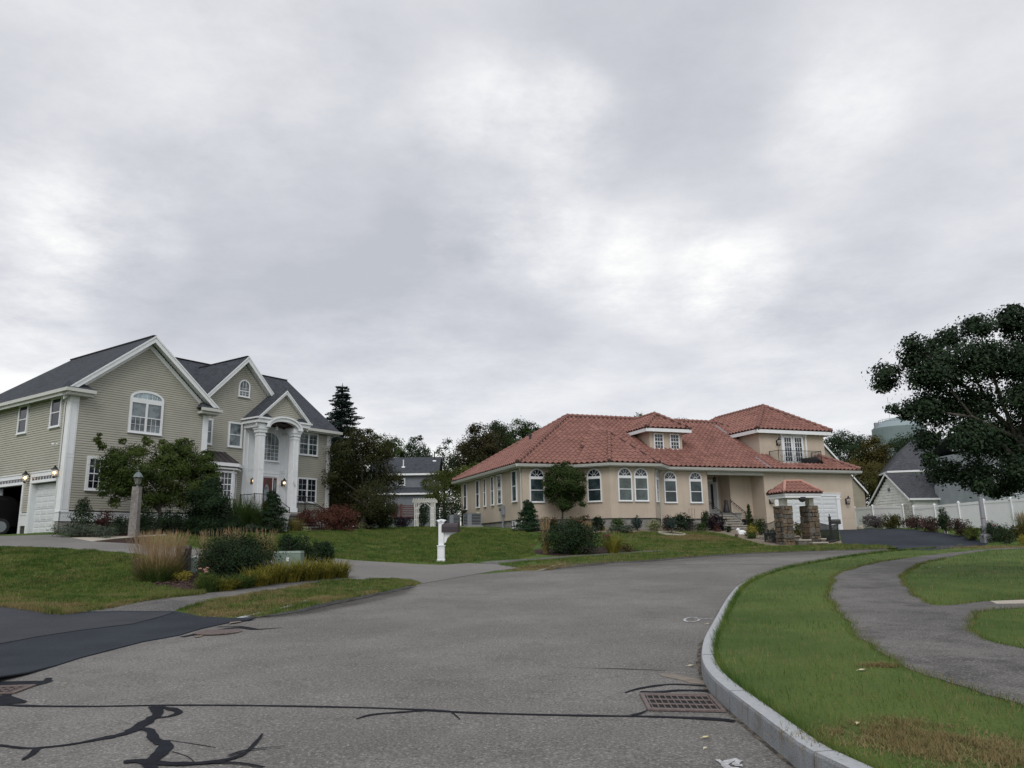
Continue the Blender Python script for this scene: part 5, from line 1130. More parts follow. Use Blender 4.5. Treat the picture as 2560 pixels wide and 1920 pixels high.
# farmhouse behind that
p = base(2219, 1177, 78); ze = p[2]; N = Frm(p[0], p[1], 0, -14)
fh = thing('farmhouse', (p[0]+4, p[1]+3, 2.2), 'pale two storey house with a steep grey hip roof behind the white garage', 'house')
m = MB(N); m.box(.4, 10, .4, 9, 0, ze-.1); m.build('wall', M_SIDW, fh)
m = MB(N); m.prism([(0, 0, ze), (10.5, 0, ze), (7, 4.6, ze+3.5), (3.6, 4.6, ze+3.5)], (0, 0, -.1)); m.prism([(0, 9.3, ze), (0, 0, ze), (3.6, 4.6, ze+3.5)], (0, 0, -.1)); m.prism([(10.5, 0, ze), (10.5, 9.3, ze), (7, 4.6, ze+3.5)], (0, 0, -.1)); m.prism([(10.5, 9.3, ze), (0, 9.3, ze), (3.6, 4.6, ze+3.5), (7, 4.6, ze+3.5)], (0, 0, -.1)); m.build('roof', M_SHING2, fh)
m = MB(N); m.box(-.05, 10.5, -.05, .03, ze-.2, ze-.02); m.box(-.05, .03, 0, 9.3, ze-.2, ze-.02); m.box(.36, .42, .36, .42, 0, ze-.1); m.build('fascia', M_WHITE, fh)
F0 = N.face(.4)
for a in (1.5, 4.2, 7): window(F0, a, a+.9, ze-1.7, ze-.4, fh, .11, True)
# pale blue house at the right edge behind the fence
p = base(2520, 1255, 56); bl = thing('blue_house', (p[0]+3, p[1]+2, 2), 'pale blue sided house wall showing under the big tree at the right edge', 'house'); N = Frm(p[0], p[1], 0, 4)
m = MB(N); m.box(-.9, 9, 0, 7, 0, 7.8); m.build('wall', M_SIDBL, bl); m = MB(N); m.prism([(-1.3, -.4, 7.8), (9.4, -.4, 7.8), (9.4, 3.5, 9.4), (-1.3, 3.5, 9.4)], (0, 0, -.1)); m.prism([(-1.3, 3.5, 9.4), (9.4, 3.5, 9.4), (9.4, 7.4, 7.8), (-1.3, 7.4, 7.8)], (0, 0, -.1)); m.build('roof', M_SHING2, bl)
window(N.face(0), -.3, .6, 2.9, 3.9, bl, .1, True)
# beige house beyond the garage of the tan house
p = base(2161, 1229, 72); ze = p[2]; N = Frm(p[0], p[1], 0, 12)
bh = thing('beige_house', (p[0]-3, p[1]+2, 2.2), 'beige sided gable end just beyond the right corner of the tan house', 'house')
m = MB(N); m.box(-8, 0, 0, 8, 0, ze); m.prism([(-8, 0, ze), (0, 0, ze), (-4, 0, ze+4.4)], (0, 8, 0)); m.build('wall', M_SIDB, bh)
m = MB(N); m.prism([(.2, -.2, ze-.1), (-4, -.2, ze+4.6), (-4, 8.2, ze+4.6), (.2, 8.2, ze-.1)], (0, 0, -.12)); m.prism([(-8.2, -.2, ze-.1), (-8.2, 8.2, ze-.1), (-4, 8.2, ze+4.6), (-4, -.2, ze+4.6)], (0, 0, -.12)); m.build('roof', M_SHING2, bh)
m = MB(N); m.prism([(.22, -.24, ze-.08), (-4, -.24, ze+4.63), (-8.22, -.24, ze-.08), (-8.22, -.24, ze-.28), (-4, -.24, ze+4.40), (.22, -.24, ze-.28)], (0, .05, 0)); m.build('rake_board', M_WHITE, bh)
# water tower
p = base(2247, 1080, 260); wt = thing('water_tower', (p[0], p[1], 2), 'pale green water tank with railed dome rising behind the trees', 'water tower')
M_TANK = mat('tank_green', (.17, .22, .23), .7, .08, .15); zt = p[2]; R_ = 8.2
m = MB(); m.lathe((p[0], p[1], 0), [(R_*.98, 0), (R_*.98, zt-4), (R_, zt-3)], 36); m.lathe((p[0], p[1], zt-3), [(R_, 0), (R_*1.02, 3.6), (R_*1.02, 4.2)], 36); m.build('tank', M_TANK, wt, False)
m = MB(); m.lathe((p[0], p[1], zt+1.2), [(R_*1.01, 0), (R_*.8, 1.7), (R_*.5, 2.9), (R_*.2, 3.5), (.3, 3.7)], 36); m.build('dome', mat('tank_roof', (.24, .30, .32), .6), wt)
m = MB()
for k in range(26):
    a = 2*math.pi*k/26; q = np.array([p[0]+R_*.72*math.cos(a), p[1]+R_*.72*math.sin(a), zt+2.9]); m.tube([q, q+[0, 0, 1.2]], .06, 4)
for z in (.6, 1.2): m.tube([(p[0]+R_*.72*math.cos(2*math.pi*k/26), p[1]+R_*.72*math.sin(2*math.pi*k/26), zt+2.9+z) for k in range(27)], .06, 4)
m.box(p[0]-R_*1.0, p[0]-R_*.86, p[1]-1, p[1], zt+1.2, zt+3.2); m.tube([(p[0]-2.5, p[1], zt+4.6), (p[0]-2.5, p[1], zt+12)], .07, 4); m.build('railing', M_GREYM, wt)
# ------------------------------------------------ white vinyl fence
wf = thing('vinyl_fence', G(2480, 1330), 'long white vinyl privacy fence with capped posts behind the flower border', 'fence')
def fence_run(pts, zt_):
    for i in range(len(pts)-1):
        a, b = np.array(pts[i]), np.array(pts[i+1]); za, zb = zt_[i], zt_[i+1]; d = (b-a)/np.linalg.norm(b-a); n_ = np.array([-d[1], d[0]])*.02
        for dz0, dz1, w_, nm in ((-2.6, -.16, .6, 'panel'), (-.16, 0, 1.8, 'rail')):
            m = MB(); nn = n_*w_
            m.add([(*(a-nn), za+dz0), (*(b-nn), zb+dz0), (*(b+nn), zb+dz0), (*(a+nn), za+dz0), (*(a-nn), za+dz1), (*(b-nn), zb+dz1), (*(b+nn), zb+dz1), (*(a+nn), za+dz1)], [(0,3,2,1),(4,5,6,7),(0,1,5,4),(1,2,6,5),(2,3,7,6),(3,0,4,7)]); m.build(nm, M_VINYL, wf)
    for a, z in zip(pts, zt_):
        m = MB(); m.box(a[0]-.065, a[0]+.065, a[1]-.065, a[1]+.065, z-2.7, z+.03); po_ = m.build('post', M_WHITE, wf); m = MB(); m.lathe((a[0], a[1], z+.03), [(.11, 0), (.11, .03), (.07, .06), (.01, .12)], 4); m.build('post_cap', M_WHITE, po_)
def fpt(px, py, Y): q = atY(px, py, Y); return (q[0], q[1]), q[2]
A_ = [fpt(*q) for q in ((2136, 1270, 60.5), (2181, 1266, 58.5), (2257, 1264.5, 56))]
B_ = [fpt(*q) for q in ((2283, 1268, 55), (2336, 1263.5, 53), (2396, 1258, 50.8), (2459, 1252, 48.8), (2527, 1248, 46.8), (2600, 1242, 44.8))]
fence_run([a for a, z in A_], [z for a, z in A_]); fence_run([a for a, z in B_], [z for a, z in B_])
pg = thing('weathered_boards', (A_[2][0][0]+.6, A_[2][0][1]-.1, 2), 'patch of weathered peeling boards in the gap of the white fence', 'boards')
a, b = np.array(A_[2][0]), np.array(B_[0][0]); M_PEEL = mat('peeling_board', (.22, .21, .19), .9, col2=(.6, .6, .57), vscale=5)
for k in range(9):
    z = A_[2][1]+.1-k*.24; m = MB(); m.add([(*a, z-.225), (*b, z-.225), (*b, z), (*a, z), (a[0], a[1]+.03, z-.225), (b[0], b[1]+.03, z-.225), (b[0], b[1]+.03, z), (a[0], a[1]+.03, z)], [(0,3,2,1),(4,5,6,7),(0,1,5,4),(1,2,6,5),(2,3,7,6),(3,0,4,7)]); m.build('board', M_PEEL, pg)
# ------------------------------------------------ stone gateway with little tiled roof
q = G(2052, 1361); z0 = q[2]; ga_ = math.radians(14); GU = np.array([math.cos(ga_), math.sin(ga_)]); GV = np.array([-GU[1], GU[0]]); G0 = q[:2]-GU*2.02
def TG(p): return np.array([*(G0+GU*p[0]+GV*p[1]), z0+p[2]])
gt = thing('tiled_gateway', TG((1.05, .4, 0)), 'small gateway of two fieldstone pillars under a red clay tile roof', 'gateway')
M_STN = [mat('stone_%s' % n_, c_, .9, .35, 8, .012, 18) for n_, c_ in (('brown', (.12, .090, .063)), ('grey', (.115, .105, .090)), ('ochre', (.15, .108, .068)), ('dark', (.075, .065, .055)), ('tan', (.17, .140, .105)))]
def pillar(u0, w_, d_, h_):
    m = MB(TG); m.box(u0+.04, u0+w_-.04, .04, d_-.04, -.4, h_-.01); P_ = m.build('pillar', mat('mortar', (.055, .047, .038), .95), gt)
    for face in range(4):
        L_ = w_ if face in (0, 2) else d_; z = -.08
        while z < h_-.02:
            hh = min(rng.uniform(.12, .30), h_-z); x = 0
            while x < L_-.01:
                ww = rng.uniform(.12, .32); ww = L_-x if L_-x-ww < .09 else ww; j = rng.uniform(.0, .045); g = .008; x0, x1, y0, y1 = x+g, x+ww-g, z+g, z+hh-g
                if face == 0: a_ = lambda s, t, d: (u0+s, .05-d, t)
                elif face == 1: a_ = lambda s, t, d: (u0+.05-d, s, t)
                elif face == 2: a_ = lambda s, t, d: (u0+s, d_-.05+d, t)
                else: a_ = lambda s, t, d: (u0+w_-.05+d, s, t)
                r_ = rng.uniform(-.045, .045, 8); m = MB(TG); B0 = [(x0, y0), (x1, y0), (x1, y1), (x0, y1)]
                m.loft([a_(s, t, 0) for s, t in B0], [a_(s+r_[k]*.6+(.012 if s == x0 else -.012), t+r_[k+4]*.6+(.012 if t == y0 else -.012), .05+j) for k, (s, t) in enumerate(B0)])
                m.build('stone', M_STN[int(rng.choice(5, p=[.34, .24, .2, .1, .12]))], P_); x += ww
            z += hh
pillar(.02, .56, .74, 1.92); pillar(1.50, .56, .74, 1.92)
m = MB(TG)
for u in (.22, 1.72): m.box(u, u+.26, .2, .55, 1.88, 2.30)
m.split('stub_post', mat('stub_cream', (.62, .60, .54), .7), gt)
m = MB(TG); m.box(.03, 2.05, -.34, 1.14, 2.28, 2.42); m.box(-.01, 2.09, -.38, 1.18, 2.42, 2.52); m.build('fascia', M_WHITE, gt)
TILES2 = []
def gplane(poly, e0_, e1_):
    m = MB(TG); m.prism(poly, (0, 0, -.05)); o = m.build('roof', M_TILEB, gt)
    P = [TG(p_) for p_ in poly]; a = TG(e0_); b = TG(e1_); e = (b-a)/np.linalg.norm(b-a); n_ = np.cross(P[1]-P[0], P[2]-P[0]); n_ /= np.linalg.norm(n_); n_ = n_ if n_[2] > 0 else -n_; s = np.cross(n_, e); s = s if s[2] > 0 else -s
    if np.dot(np.cross(e, s), n_) < 0: a = b; e = -e
    Q = [((p_-a)@e, (p_-a)@s) for p_ in P]; cw, rh = .24, .29
    for j in range(0, 8):
        for i in range(-14, 14):
            if inpoly(np.array([[(i+.5)*cw, (j+.5)*rh]]), Q)[0]: TILES2.append((a+e*(i*cw)+s*(j*rh)+n_*.012, e*.68, s*.72, n_*.8, o))
er = [(-.04, -.41, 2.54), (2.12, -.41, 2.54), (1.50, .39, 3.12), (.58, .39, 3.12), (-.04, 1.20, 2.54), (2.12, 1.20, 2.54)]
gplane([er[0], er[1], er[2], er[3]], er[0], er[1]); gplane([er[4], er[0], er[3]], er[4], er[0]); gplane([er[1], er[5], er[2]], er[1], er[5]); gplane([er[5], er[4], er[3], er[2]], er[5], er[4])
finish_tiles(TILES2, gt)
for a, b in ((er[0], er[3]), (er[1], er[2]), (er[3], er[2])):
    a, b = TG(a), TG(b); m = MB(); m.tube([a+[0, 0, .03], b+[0, 0, .05]], .075, 8); m.build('hip_cap', M_TILE if a[2] > 6 else M_TILEC, gt)
m = MB(TG); m.lathe((1.03, -.25, 2.06), [(.02, 0), (.12, .04), (.17, .14), (.18, .26)], 12); m.build('hanging_bowl', M_DARKW, gt)
m = MB(TG)
for k in range(3): pass
for (u0, u1, v0, v1, h) in ((.62, 1.35, -.25, .15, .26), (1.2, 2.08, -.55, -.10, .12), (1.9, 2.2, -.25, .0, .30), (.7, 1.5, .9, 1.4, .45)):
    m = MB(TG); m.box(u0, u1, v0, v1, h-.06, h); m.build('step_slab', M_CONCL, gt); m = MB(TG); m.box(u0+.03, u1-.03, v0+.04, v1, -.3, h-.06); m.build('step_riser', M_FIELD, gt)
def ironfence(label, pts, hs, name='iron_fence'):
    t = thing(name, (*pts[0], float(S(*pts[0]))), label, 'iron fence', 'black iron fences beside the gateway'); pts = [np.array(p_) for p_ in pts]
    P = [np.array([*p_, float(S(*p_))]) for p_ in pts]; m = MB()
    top = [p_+[0, 0, h_] for p_, h_ in zip(P, hs)]; m.tube(top, .016, 5); m.tube([p_+[0, 0, .12] for p_ in P], .014, 5); m.build('rails', M_BLACK, t)
    for i in range(len(P)-1):
        L_ = np.linalg.norm(P[i+1]-P[i]); n_ = max(1, int(L_/.14))
        for k in range(n_+(i == len(P)-2)):
            f_ = k/n_; a = P[i]+(P[i+1]-P[i])*f_; h_ = hs[i]+(hs[i+1]-hs[i])*f_; m = MB(); m.tube([a+[0, 0, .02], a+[0, 0, h_+.03]], .013, 4); m.build('bar', M_BLACK, t)
    for a, h_ in ((P[0], hs[0]), (P[-1], hs[-1])): m = MB(); m.tube([a-[0, 0, .2], a+[0, 0, h_+.12]], .028, 6); m.build('post', M_BLACK, t)
l0 = TG((0, .2, 0))[:2]; l3 = G(1913, 1355)[:2]; l1 = l0+(l3-l0)*.35; l2 = l0+(l3-l0)*.7
ironfence('black iron fence sweeping down from the left stone pillar to its end post', [l3, l2, l1, l0], [.92, .98, 1.12, 1.32])
r0 = TG((2.12, .2, 0))[:2]; r3 = G(2098, 1353)[:2]; r1 = r0+(r3-r0)*.4; r2 = r0+(r3-r0)*.7
ironfence('black iron fence between the right stone pillar and the driveway', [r0, r1, r2, r3], [1.05, .95, .9, .92])
# black mailbox
q = G(2078, 1348); mb_ = thing('mailbox', q, 'black mailbox on a black finial post beside the right gateway fence', 'mailbox'); z = q[2]; X, Y = q[0], q[1]-.05
m = MB(); m.box(X-.055, X+.055, Y-.055, Y+.055, z-.2, z+1.28); m.box(X-.075, X+.075, Y-.075, Y+.075, z+1.22, z+1.26); m.lathe((X, Y, z+1.28), [(.03, 0), (.02, .03), (.045, .08), (.03, .12), (.01, .14)], 8); m.build('post', M_BLACK, mb_)
def mboxbody(P0, d, L_, w_, h_, T0, name, mt, parent):
    d = np.array([*d, 0.]); s = np.array([-d[1], d[0], 0.]); pr = [(-w_/2, 0), (w_/2, 0), (w_/2, h_*.55)]+[(w_/2*math.cos(t), h_*.55+h_*.45*math.sin(t)) for t in [math.pi*k/8 for k in range(1, 8)]]+[(-w_/2, h_*.55)]
    m = MB(); a = [P0+s*x+np.array([0, 0, y]) for x, y in pr]; b = [p_+d*L_ for p_ in a]; m.loft(a, b); return m.build(name, mt, parent)
mboxbody(np.array([X+.06, Y, z+.84]), (.98, -.17), .52, .20, .27, 0, 'box', M_BLACK, mb_); m = MB(); m.tube([(X+.05, Y, z+.5), (X+.3, Y-.05, z+.8)], .012, 4); m.tube([(X+.05, Y, z+.78), (X+.5, Y-.08, z+.82)], .012, 4); m.build('bracket', M_BLACK, mb_)
# white mailbox post in front
q = G(1103, 1402.5); mw = thing('mailbox', q, 'dark brown mailbox on a white panelled post at the edge of the middle lawn', 'mailbox'); X, Y, z = q; sc = Y/28.5
def bx(m, w_, h0, h1, x=0, y=0): m.box(X-w_/2+x, X+w_/2+x, Y-w_/2+y, Y+w_/2+y, z+h0, z+h1)
m = MB(); bx(m, .30, -.15, .05); bx(m, .27, .05, .07); bx(m, .25, .07, .52); bx(m, .29, .52, .56); bx(m, .31, .54, .55); m.build('plinth', M_WHITE, mw)
m = MB()
for h in (.12, .47): m.box(X-.09, X+.09, Y-.132, Y-.125, z+h-.01, z+h+.01)
for x in (-.09, .09): m.box(X+x-.01, X+x+.01, Y-.132, Y-.125, z+.12, z+.47)
m.build('panel_moulding', M_WHITE2, mw)
m = MB(); bx(m, .19, .56, 1.38); bx(m, .215, 1.33, 1.35); bx(m, .25, 1.38, 1.43); m.lathe((X, Y, z+1.43), [(.19, 0), (.16, .03), (.02, .06)], 4); m.build('post', M_WHITE, mw)
m = MB(); m.box(X+.09, X+.55, Y-.04, Y+.04, z+.98, z+1.02); pts = [(X+.10, z+.98), (X+.50, z+.98), (X+.34, z+.92), (X+.22, z+.80), (X+.17, z+.66), (X+.10, z+.62)]; m.loft([(a, Y-.025, b) for a, b in pts], [(a, Y+.025, b) for a, b in pts]); m.build('bracket', M_WHITE, mw)
mboxbody(np.array([X+.05, Y, z+1.02]), (.97, -.24), .60, .26, .33, 0, 'box', mat('mailbox_brown', (.035, .025, .03), .45), mw); mboxbody(np.array([X+.05, Y, z+1.015])+.6*np.array([.97, -.24, 0]), (.97, -.24), .02, .275, .345, 0, 'box_door', mat('mailbox_brown', (0, 0, 0)), mw)
# granite lamp post at the front walk
q = G(333, 1342); gl = thing('granite_lamp_post', q, 'rough granite post with a dark lantern beside the front walk of the green house', 'lamp post'); X, Y, z = q
m = MB(); w_ = .155
m.loft([(X-w_, Y-w_, z-.2), (X+w_, Y-w_, z-.2), (X+w_, Y+w_, z-.2), (X-w_, Y+w_, z-.2)], [(X-w_*.9, Y-w_*.9, z+1.98), (X+w_*.9, Y-w_*.9, z+1.98), (X+w_*.9, Y+w_*.9, z+1.98), (X-w_*.9, Y+w_*.9, z+1.98)]); m.build('post', mat('granite_post', (.20, .185, .175), .9, .3, 9, .012, 30), gl)
m = MB(); m.lathe((X, Y, z+1.98), [(.05, 0), (.04, .06), (.10, .10)], 8); m.lathe((X, Y, z+2.36), [(.20, 0), (.17, .08), (.10, .17), (.03, .22), (.05, .25), (.01, .29)], 8)
for k in range(6): a = 2*math.pi*k/6; m.tube([(X+.09*math.cos(a), Y+.09*math.sin(a), z+2.08), (X+.17*math.cos(a), Y+.17*math.sin(a), z+2.37)], .008, 4)
m.build('lantern_frame', mat('verdigris', (.13, .16, .16), .55, .3, 20), gl); m = MB(); m.lathe((X, Y, z+2.09), [(.085, 0), (.155, .27)], 6); m.build('lantern_glass', M_LGLASS, gl)
# street light pole at the right, mostly inside the tree
q = G(2466, 1356); sp = thing('street_light_pole', q, 'grey tapered street light pole on a square base, its top lost in the big tree', 'street light'); X, Y, z = q; s_ = Y/38
m = MB(); w_ = .21
m.loft([(X-w_, Y-w_, z-.3), (X+w_, Y-w_, z-.3), (X+w_, Y+w_, z-.3), (X-w_, Y+w_, z-.3)], [(X-w_*.95, Y-w_*.95, z+.38), (X+w_*.95, Y-w_*.95, z+.38), (X+w_*.95, Y+w_*.95, z+.38), (X-w_*.95, Y+w_*.95, z+.38)]); m.loft([(X-w_*.95, Y-w_*.95, z+.38), (X+w_*.95, Y-w_*.95, z+.38), (X+w_*.95, Y+w_*.95, z+.38), (X-w_*.95, Y+w_*.95, z+.38)], [(X-.12, Y-.12, z+.46), (X+.12, Y-.12, z+.46), (X+.12, Y+.12, z+.46), (X-.12, Y+.12, z+.46)]); m.build('base', mat('pole_concrete', (.20, .205, .22), .85, .15, 10), sp)
m = MB(); m.tube([(X, Y, z+.4), (X, Y, z+4.6)], [.135, .085], 8); m.build('pole', mat('pole_grey', (.25, .26, .28), .7, .1, 10), sp); m = MB(); m.tube([(X, Y, z+1.22), (X, Y, z+1.25)], .128, 8); m.build('band', mat('rusty_band', (.16, .06, .04), .8), sp)
m = MB(); m.tube([(X, Y, z+4.5), (X-.3, Y, z+4.8), (X-.9, Y, z+4.85)], .05, 6); m.lathe((X-1.0, Y, z+4.78), [(.06, 0), (.16, .03), (.12, .12), (.03, .16)], 8); m.build('lamp_head', M_GREYM, sp)
# utility boxes in the front bed
def ubox(px, py, w_, d_, h_, label, mt, taper=.92, name='utility_box', rot=0):
    q = G(px, py); t = thing(name, q, label, 'utility box'); a = math.radians(rot); c_, s_ = math.cos(a), math.sin(a)
    T = lambda p_: np.array([q[0]+p_[0]*c_-p_[1]*s_, q[1]+p_[0]*s_+p_[1]*c_, q[2]+p_[2]]); m = MB(T); x, y = w_/2, d_/2
    m.loft([(-x, -y, -.1), (x, -y, -.1), (x, y, -.1), (-x, y, -.1)], [(-x*taper, -y*taper, h_*.9), (x*taper, -y*taper, h_*.9), (x*taper, y*taper, h_*.9), (-x*taper, y*taper, h_*.9)]); m.build('cabinet', mt, t)
    m = MB(T); m.loft([(-x*taper-.01, -y*taper-.01, h_*.9), (x*taper+.01, -y*taper-.01, h_*.9), (x*taper+.01, y*taper+.01, h_*.9), (-x*taper-.01, y*taper+.01, h_*.9)], [(-x*taper*.96, -y*taper*.93, h_), (x*taper*.96, -y*taper*.93, h_), (x*taper*.96, y*taper*.93, h_), (-x*taper*.96, y*taper*.93, h_)]); m.build('lid', M_GREEN if mt is M_GREEN else (M_LIDW if mt is M_GREEN2 else mt), t); return t, T
M_GREEN2 = mat('utility_grey_green', (.22, .27, .24), .6, .08, 8); M_LIDW = mat('lid_pale', (.60, .64, .60), .5)
t, T = ubox(721, 1432, .82, .7, .62, 'low green transformer box with a white sticker in the front bed', M_GREEN, rot=6)
m = MB(T); m.box(-.06+.05, .0+.06, -.352, -.335, .33, .44); m.build('sticker', M_WHITE, t)
ubox(478, 1432, .30, .28, .47, 'small pale lidded utility pedestal left of the dark round shrub', M_GREEN2, name='utility_pedestal', rot=30)
t, T = ubox(456, 1437, .34, .30, .80, 'dark blue utility box standing in the plumed grass', mat('navy_box', (.012, .016, .03), .4), .99, name='utility_cabinet', rot=8); m = MB(T); m.box(-.03, .06, -.155, -.148, .62, .70); m.build('label_plate', M_GREYM, t)
# white garden arbor
q = G(980, 1317); ar = thing('garden_arbor', q, 'white slatted wooden arbor at the top of the middle lawn', 'arbor'); k_ = q[1]/1930.
def arx(px, v, h): a = atY(px, 1300, q[1]); return (a[0], q[1]+v, q[2]+h)
hgt = (1317-1258)*k_*1.0; M_ARB = mat('arbor_white', (.70, .70, .66), .6, .08, 4)
LX = [(1036.5-940+0+0) for _ in ()]; left_, right_ = (1037, 1046), (1077, 1086)
for (a, b) in (((660/6.912+940), (738/6.912+940)), ((940/6.912+940), (1010/6.912+940))):
    xa, xb = arx(a, 0, 0)[0], arx(b, 0, 0)[0]
    for x in (xa+.04, xb-.04):
        for v in (0, .8): m = MB(); m.box(x-.03, x+.03, q[1]+v-.03, q[1]+v+.03, q[2]-.2, q[2]+hgt); m.build('post', M_ARB, ar)
    for v in (0,):
        for h in (.05, .40, .74, 1.1): m = MB(); m.box(xa, xb, q[1]+v-.012, q[1]+v+.012, q[2]+h*hgt/1.5, q[2]+h*hgt/1.5+.05); m.build('slat', M_ARB, ar)
        for f_ in (.4, .6): m = MB(); x = xa+(xb-xa)*f_; m.box(x-.012, x+.012, q[1]+v-.011, q[1]+v+.011, q[2]+.05, q[2]+hgt*.8); m.build('slat', M_ARB, ar)
        m = MB(); m.tube([(xb, q[1]+v, q[2]+hgt*.80), (xb+.3 if a < 1050 else xb-.0, q[1]+v, q[2]+hgt*.98)], .03, 4); m.tube([(xa, q[1]+v, q[2]+hgt*.80), (xa+.0 if a < 1050 else xa-.3, q[1]+v, q[2]+hgt*.98)], .03, 4); m.build('brace', M_ARB, ar)
x0, x1 = arx(1031, 0, 0)[0], arx(1090, 0, 0)[0]
for v in (-.05, .85): m = MB(); m.box(x0, x1, q[1]+v-.03, q[1]+v+.03, q[2]+hgt-.02, q[2]+hgt+.14); m.build('beam', M_ARB, ar)
for k in range(9): m = MB(); x = x0+.1+(x1-x0-.2)*k/8; m.box(x-.025, x+.025, q[1]-.35, q[1]+1.15, q[2]+hgt+.14, q[2]+hgt+.22); m.build('cross_piece', M_ARB, ar)
# dark suv at the garages
def suv():
    c0 = TA((-1.9, 4.95, -.9)); t = thing('parked_suv', c0, 'black sport utility vehicle backed into the open garage bay, cut by the left picture edge', 'car')
    T = lambda p_: TA((.38-p_[0], 4.95+p_[1], -.9+p_[2]+.02))       # length along the wall-side depth
    # nose points to -v... profile in (x length, z), width w
    prof_ = [(0.05, .55), (.0, .75), (.02, 1.02), (.10, 1.15), (.42, 1.62), (.62, 1.72), (1.6, 1.78), (2.7, 1.74), (3.45, 1.22), (4.35, 1.08), (4.62, .95), (4.66, .55), (4.5, .38), (.2, .38)]
    m = MB(T); W_ = .93
    m.loft([(x, -W_*(.86 if z > 1.3 else 1), z) for x, z in prof_], [(x, W_*(.86 if z > 1.3 else 1), z) for x, z in prof_]); m.build('body', mat('car_paint_dark', (.005, .004, .005), .5, spec=.12), t, False)
    for s in (-1, 1):
        for seg in (((.62, 1.22), (.72, 1.58), (1.35, 1.66), (1.35, 1.22)), ((1.42, 1.22), (1.42, 1.67), (2.25, 1.66), (2.3, 1.22)), ((2.38, 1.22), (2.33, 1.65), (2.68, 1.63), (3.2, 1.22))):
            m = MB(T); m.loft([(x, s*W_*.87, z) for x, z in seg], [(x, s*W_*.885, z) for x, z in seg]); m.build('window', M_GLASS, t)
        for x in (.95, 3.75):
            m = MB(T); m.tube([(x, s*.72, .36), (x, s*.95, .36)], .37, 20); wh = m.build('wheel', M_BLACK, t); m = MB(T); m.tube([(x, s*.94, .36), (x, s*.965, .36)], .24, 12); m.build('rim', M_GREYM, wh)
        m = MB(T); m.box(-.01, .16, s*.70-.12, s*.70+.12, .98, 1.18); m.build('tail_light', mat('tail_red', (.12, .01, .01), .2), t)
        m = MB(T); m.tube([(.16, s*.80, 1.25), (.44, s*.76, 1.62)], .018, 4); m.build('pillar_trim', M_GUT, t)
    m = MB(T); m.prism([(.12, -.68, 1.2), (.40, -.62, 1.58), (.40, .62, 1.58), (.12, .68, 1.2)], (-.02, 0, .01)); m.build('rear_window', M_GLASSS, t)
    m = MB(T); m.box(-.06, .1, -.88, .88, .45, .66); m.build('bumper', M_BLACK, t)
suv()
# white planter by the steps
q = G(706, 1328); pl = thing('tall_planter', q, 'tall tapered white planter with a clipped green plant at the front steps', 'planter'); X, Y, z = q; a_, b_ = .15, .25; hh = .80
m = MB(); m.loft([(X-a_, Y-a_, z), (X+a_, Y-a_, z), (X+a_, Y+a_, z), (X-a_, Y+a_, z)], [(X-b_, Y-b_, z+hh), (X+b_, Y-b_, z+hh), (X+b_, Y+b_, z+hh), (X-b_, Y+b_, z+hh)]); m.box(X-b_-.03, X+b_+.03, Y-b_-.03, Y+b_+.03, z+hh, z+hh+.05); m.box(X-.18, X+.18, Y-.18, Y+.18, z-.05, z+.04); m.build('pot', M_WHITE, pl); PLANTER = (X, Y, z+hh+.05)
# rocks, statue, stones
def rock(px, py, w_, h_, label, mt, name='boulder', cat='boulder', group=None, seed=1):
    q = G(px, py); t = thing(name, q, label, cat, group); bm = bmesh.new(); bmesh.ops.create_icosphere(bm, subdivisions=2, radius=1); r_ = np.random.default_rng(seed)
    for v in bm.verts: f_ = 1+r_.uniform(-.14, .14); v.co = Vector((v.co.x*w_/2*f_, v.co.y*w_/2.4*f_, max(-.15, v.co.z)*h_*f_))
    me = bpy.data.meshes.new('stone_body'); bm.to_mesh(me); bm.free(); me.materials.append(mt); o = bpy.data.objects.new('stone_body', me); COL.objects.link(o); o.parent = t; return t
rock(549, 1324, .75, .26, 'reddish brown boulder in the bed before the dark evergreen', mat('red_rock', (.17, .10, .075), .9, .3, 4, .02, 12), seed=3)
rock(1867, 1314, .38, .85, 'upright rough grey stone among the plants right of the steps', mat('pale_rock', (.30, .28, .26), .9, .2, 5, .02, 14), 'standing_stone', 'stone', seed=4)
rock(1908, 1348, .75, .16, 'low flat grey stone left of the iron fence', M_STN[1], 'flat_stone', 'stone', seed=5)
rock(2151, 1322, .55, .25, 'pale block of stone at the right corner of the garage', mat('pale_block', (.32, .30, .25), .9, .2, 4), 'corner_stone', 'stone', seed=6)
for i, (px, py, w_, lb) in enumerate(((1841, 1342, .22, 'small dark round boulder on the gravel left of the white lamb'), (2365, 1333, .22, 'white round stone at the foot of the rose border by the drive'), (2196, 1319, .26, 'white round stone beside the pale flowers behind the drive'), (2211, 1321, .18, 'smaller white stone right beside the pale flowers'), (1332, 1329, .2, 'small dark ball stone on the pale gravel right of the cone shaped evergreen'))):
    rock(px, py, w_, w_*.8, lb, M_WHITE if 'white' in lb and 'white lamb' not in lb else mat('dark_ball', (.07, .045, .03), .9, .3, 20), 'garden_stone', 'stone', seed=10+i)
q = G(1853, 1337); lb = thing('lamb_statue', q, 'small white lying lamb statue on the gravel right of the steps', 'statue'); X, Y, z = q
def ell(c, r, mt, nm, par):
    bm = bmesh.new(); bmesh.ops.create_uvsphere(bm, u_segments=12, v_segments=8, radius=1)
    for v in bm.verts: v.co = Vector((v.co.x*r[0], v.co.y*r[1], v.co.z*r[2]))+Vector(c)-par.location
    me = bpy.data.meshes.new(nm); bm.to_mesh(me); bm.free(); me.materials.append(mt); me.polygons.foreach_set('use_smooth', [True]*len(me.polygons)); o = bpy.data.objects.new(nm, me); COL.objects.link(o); o.parent = par; return o
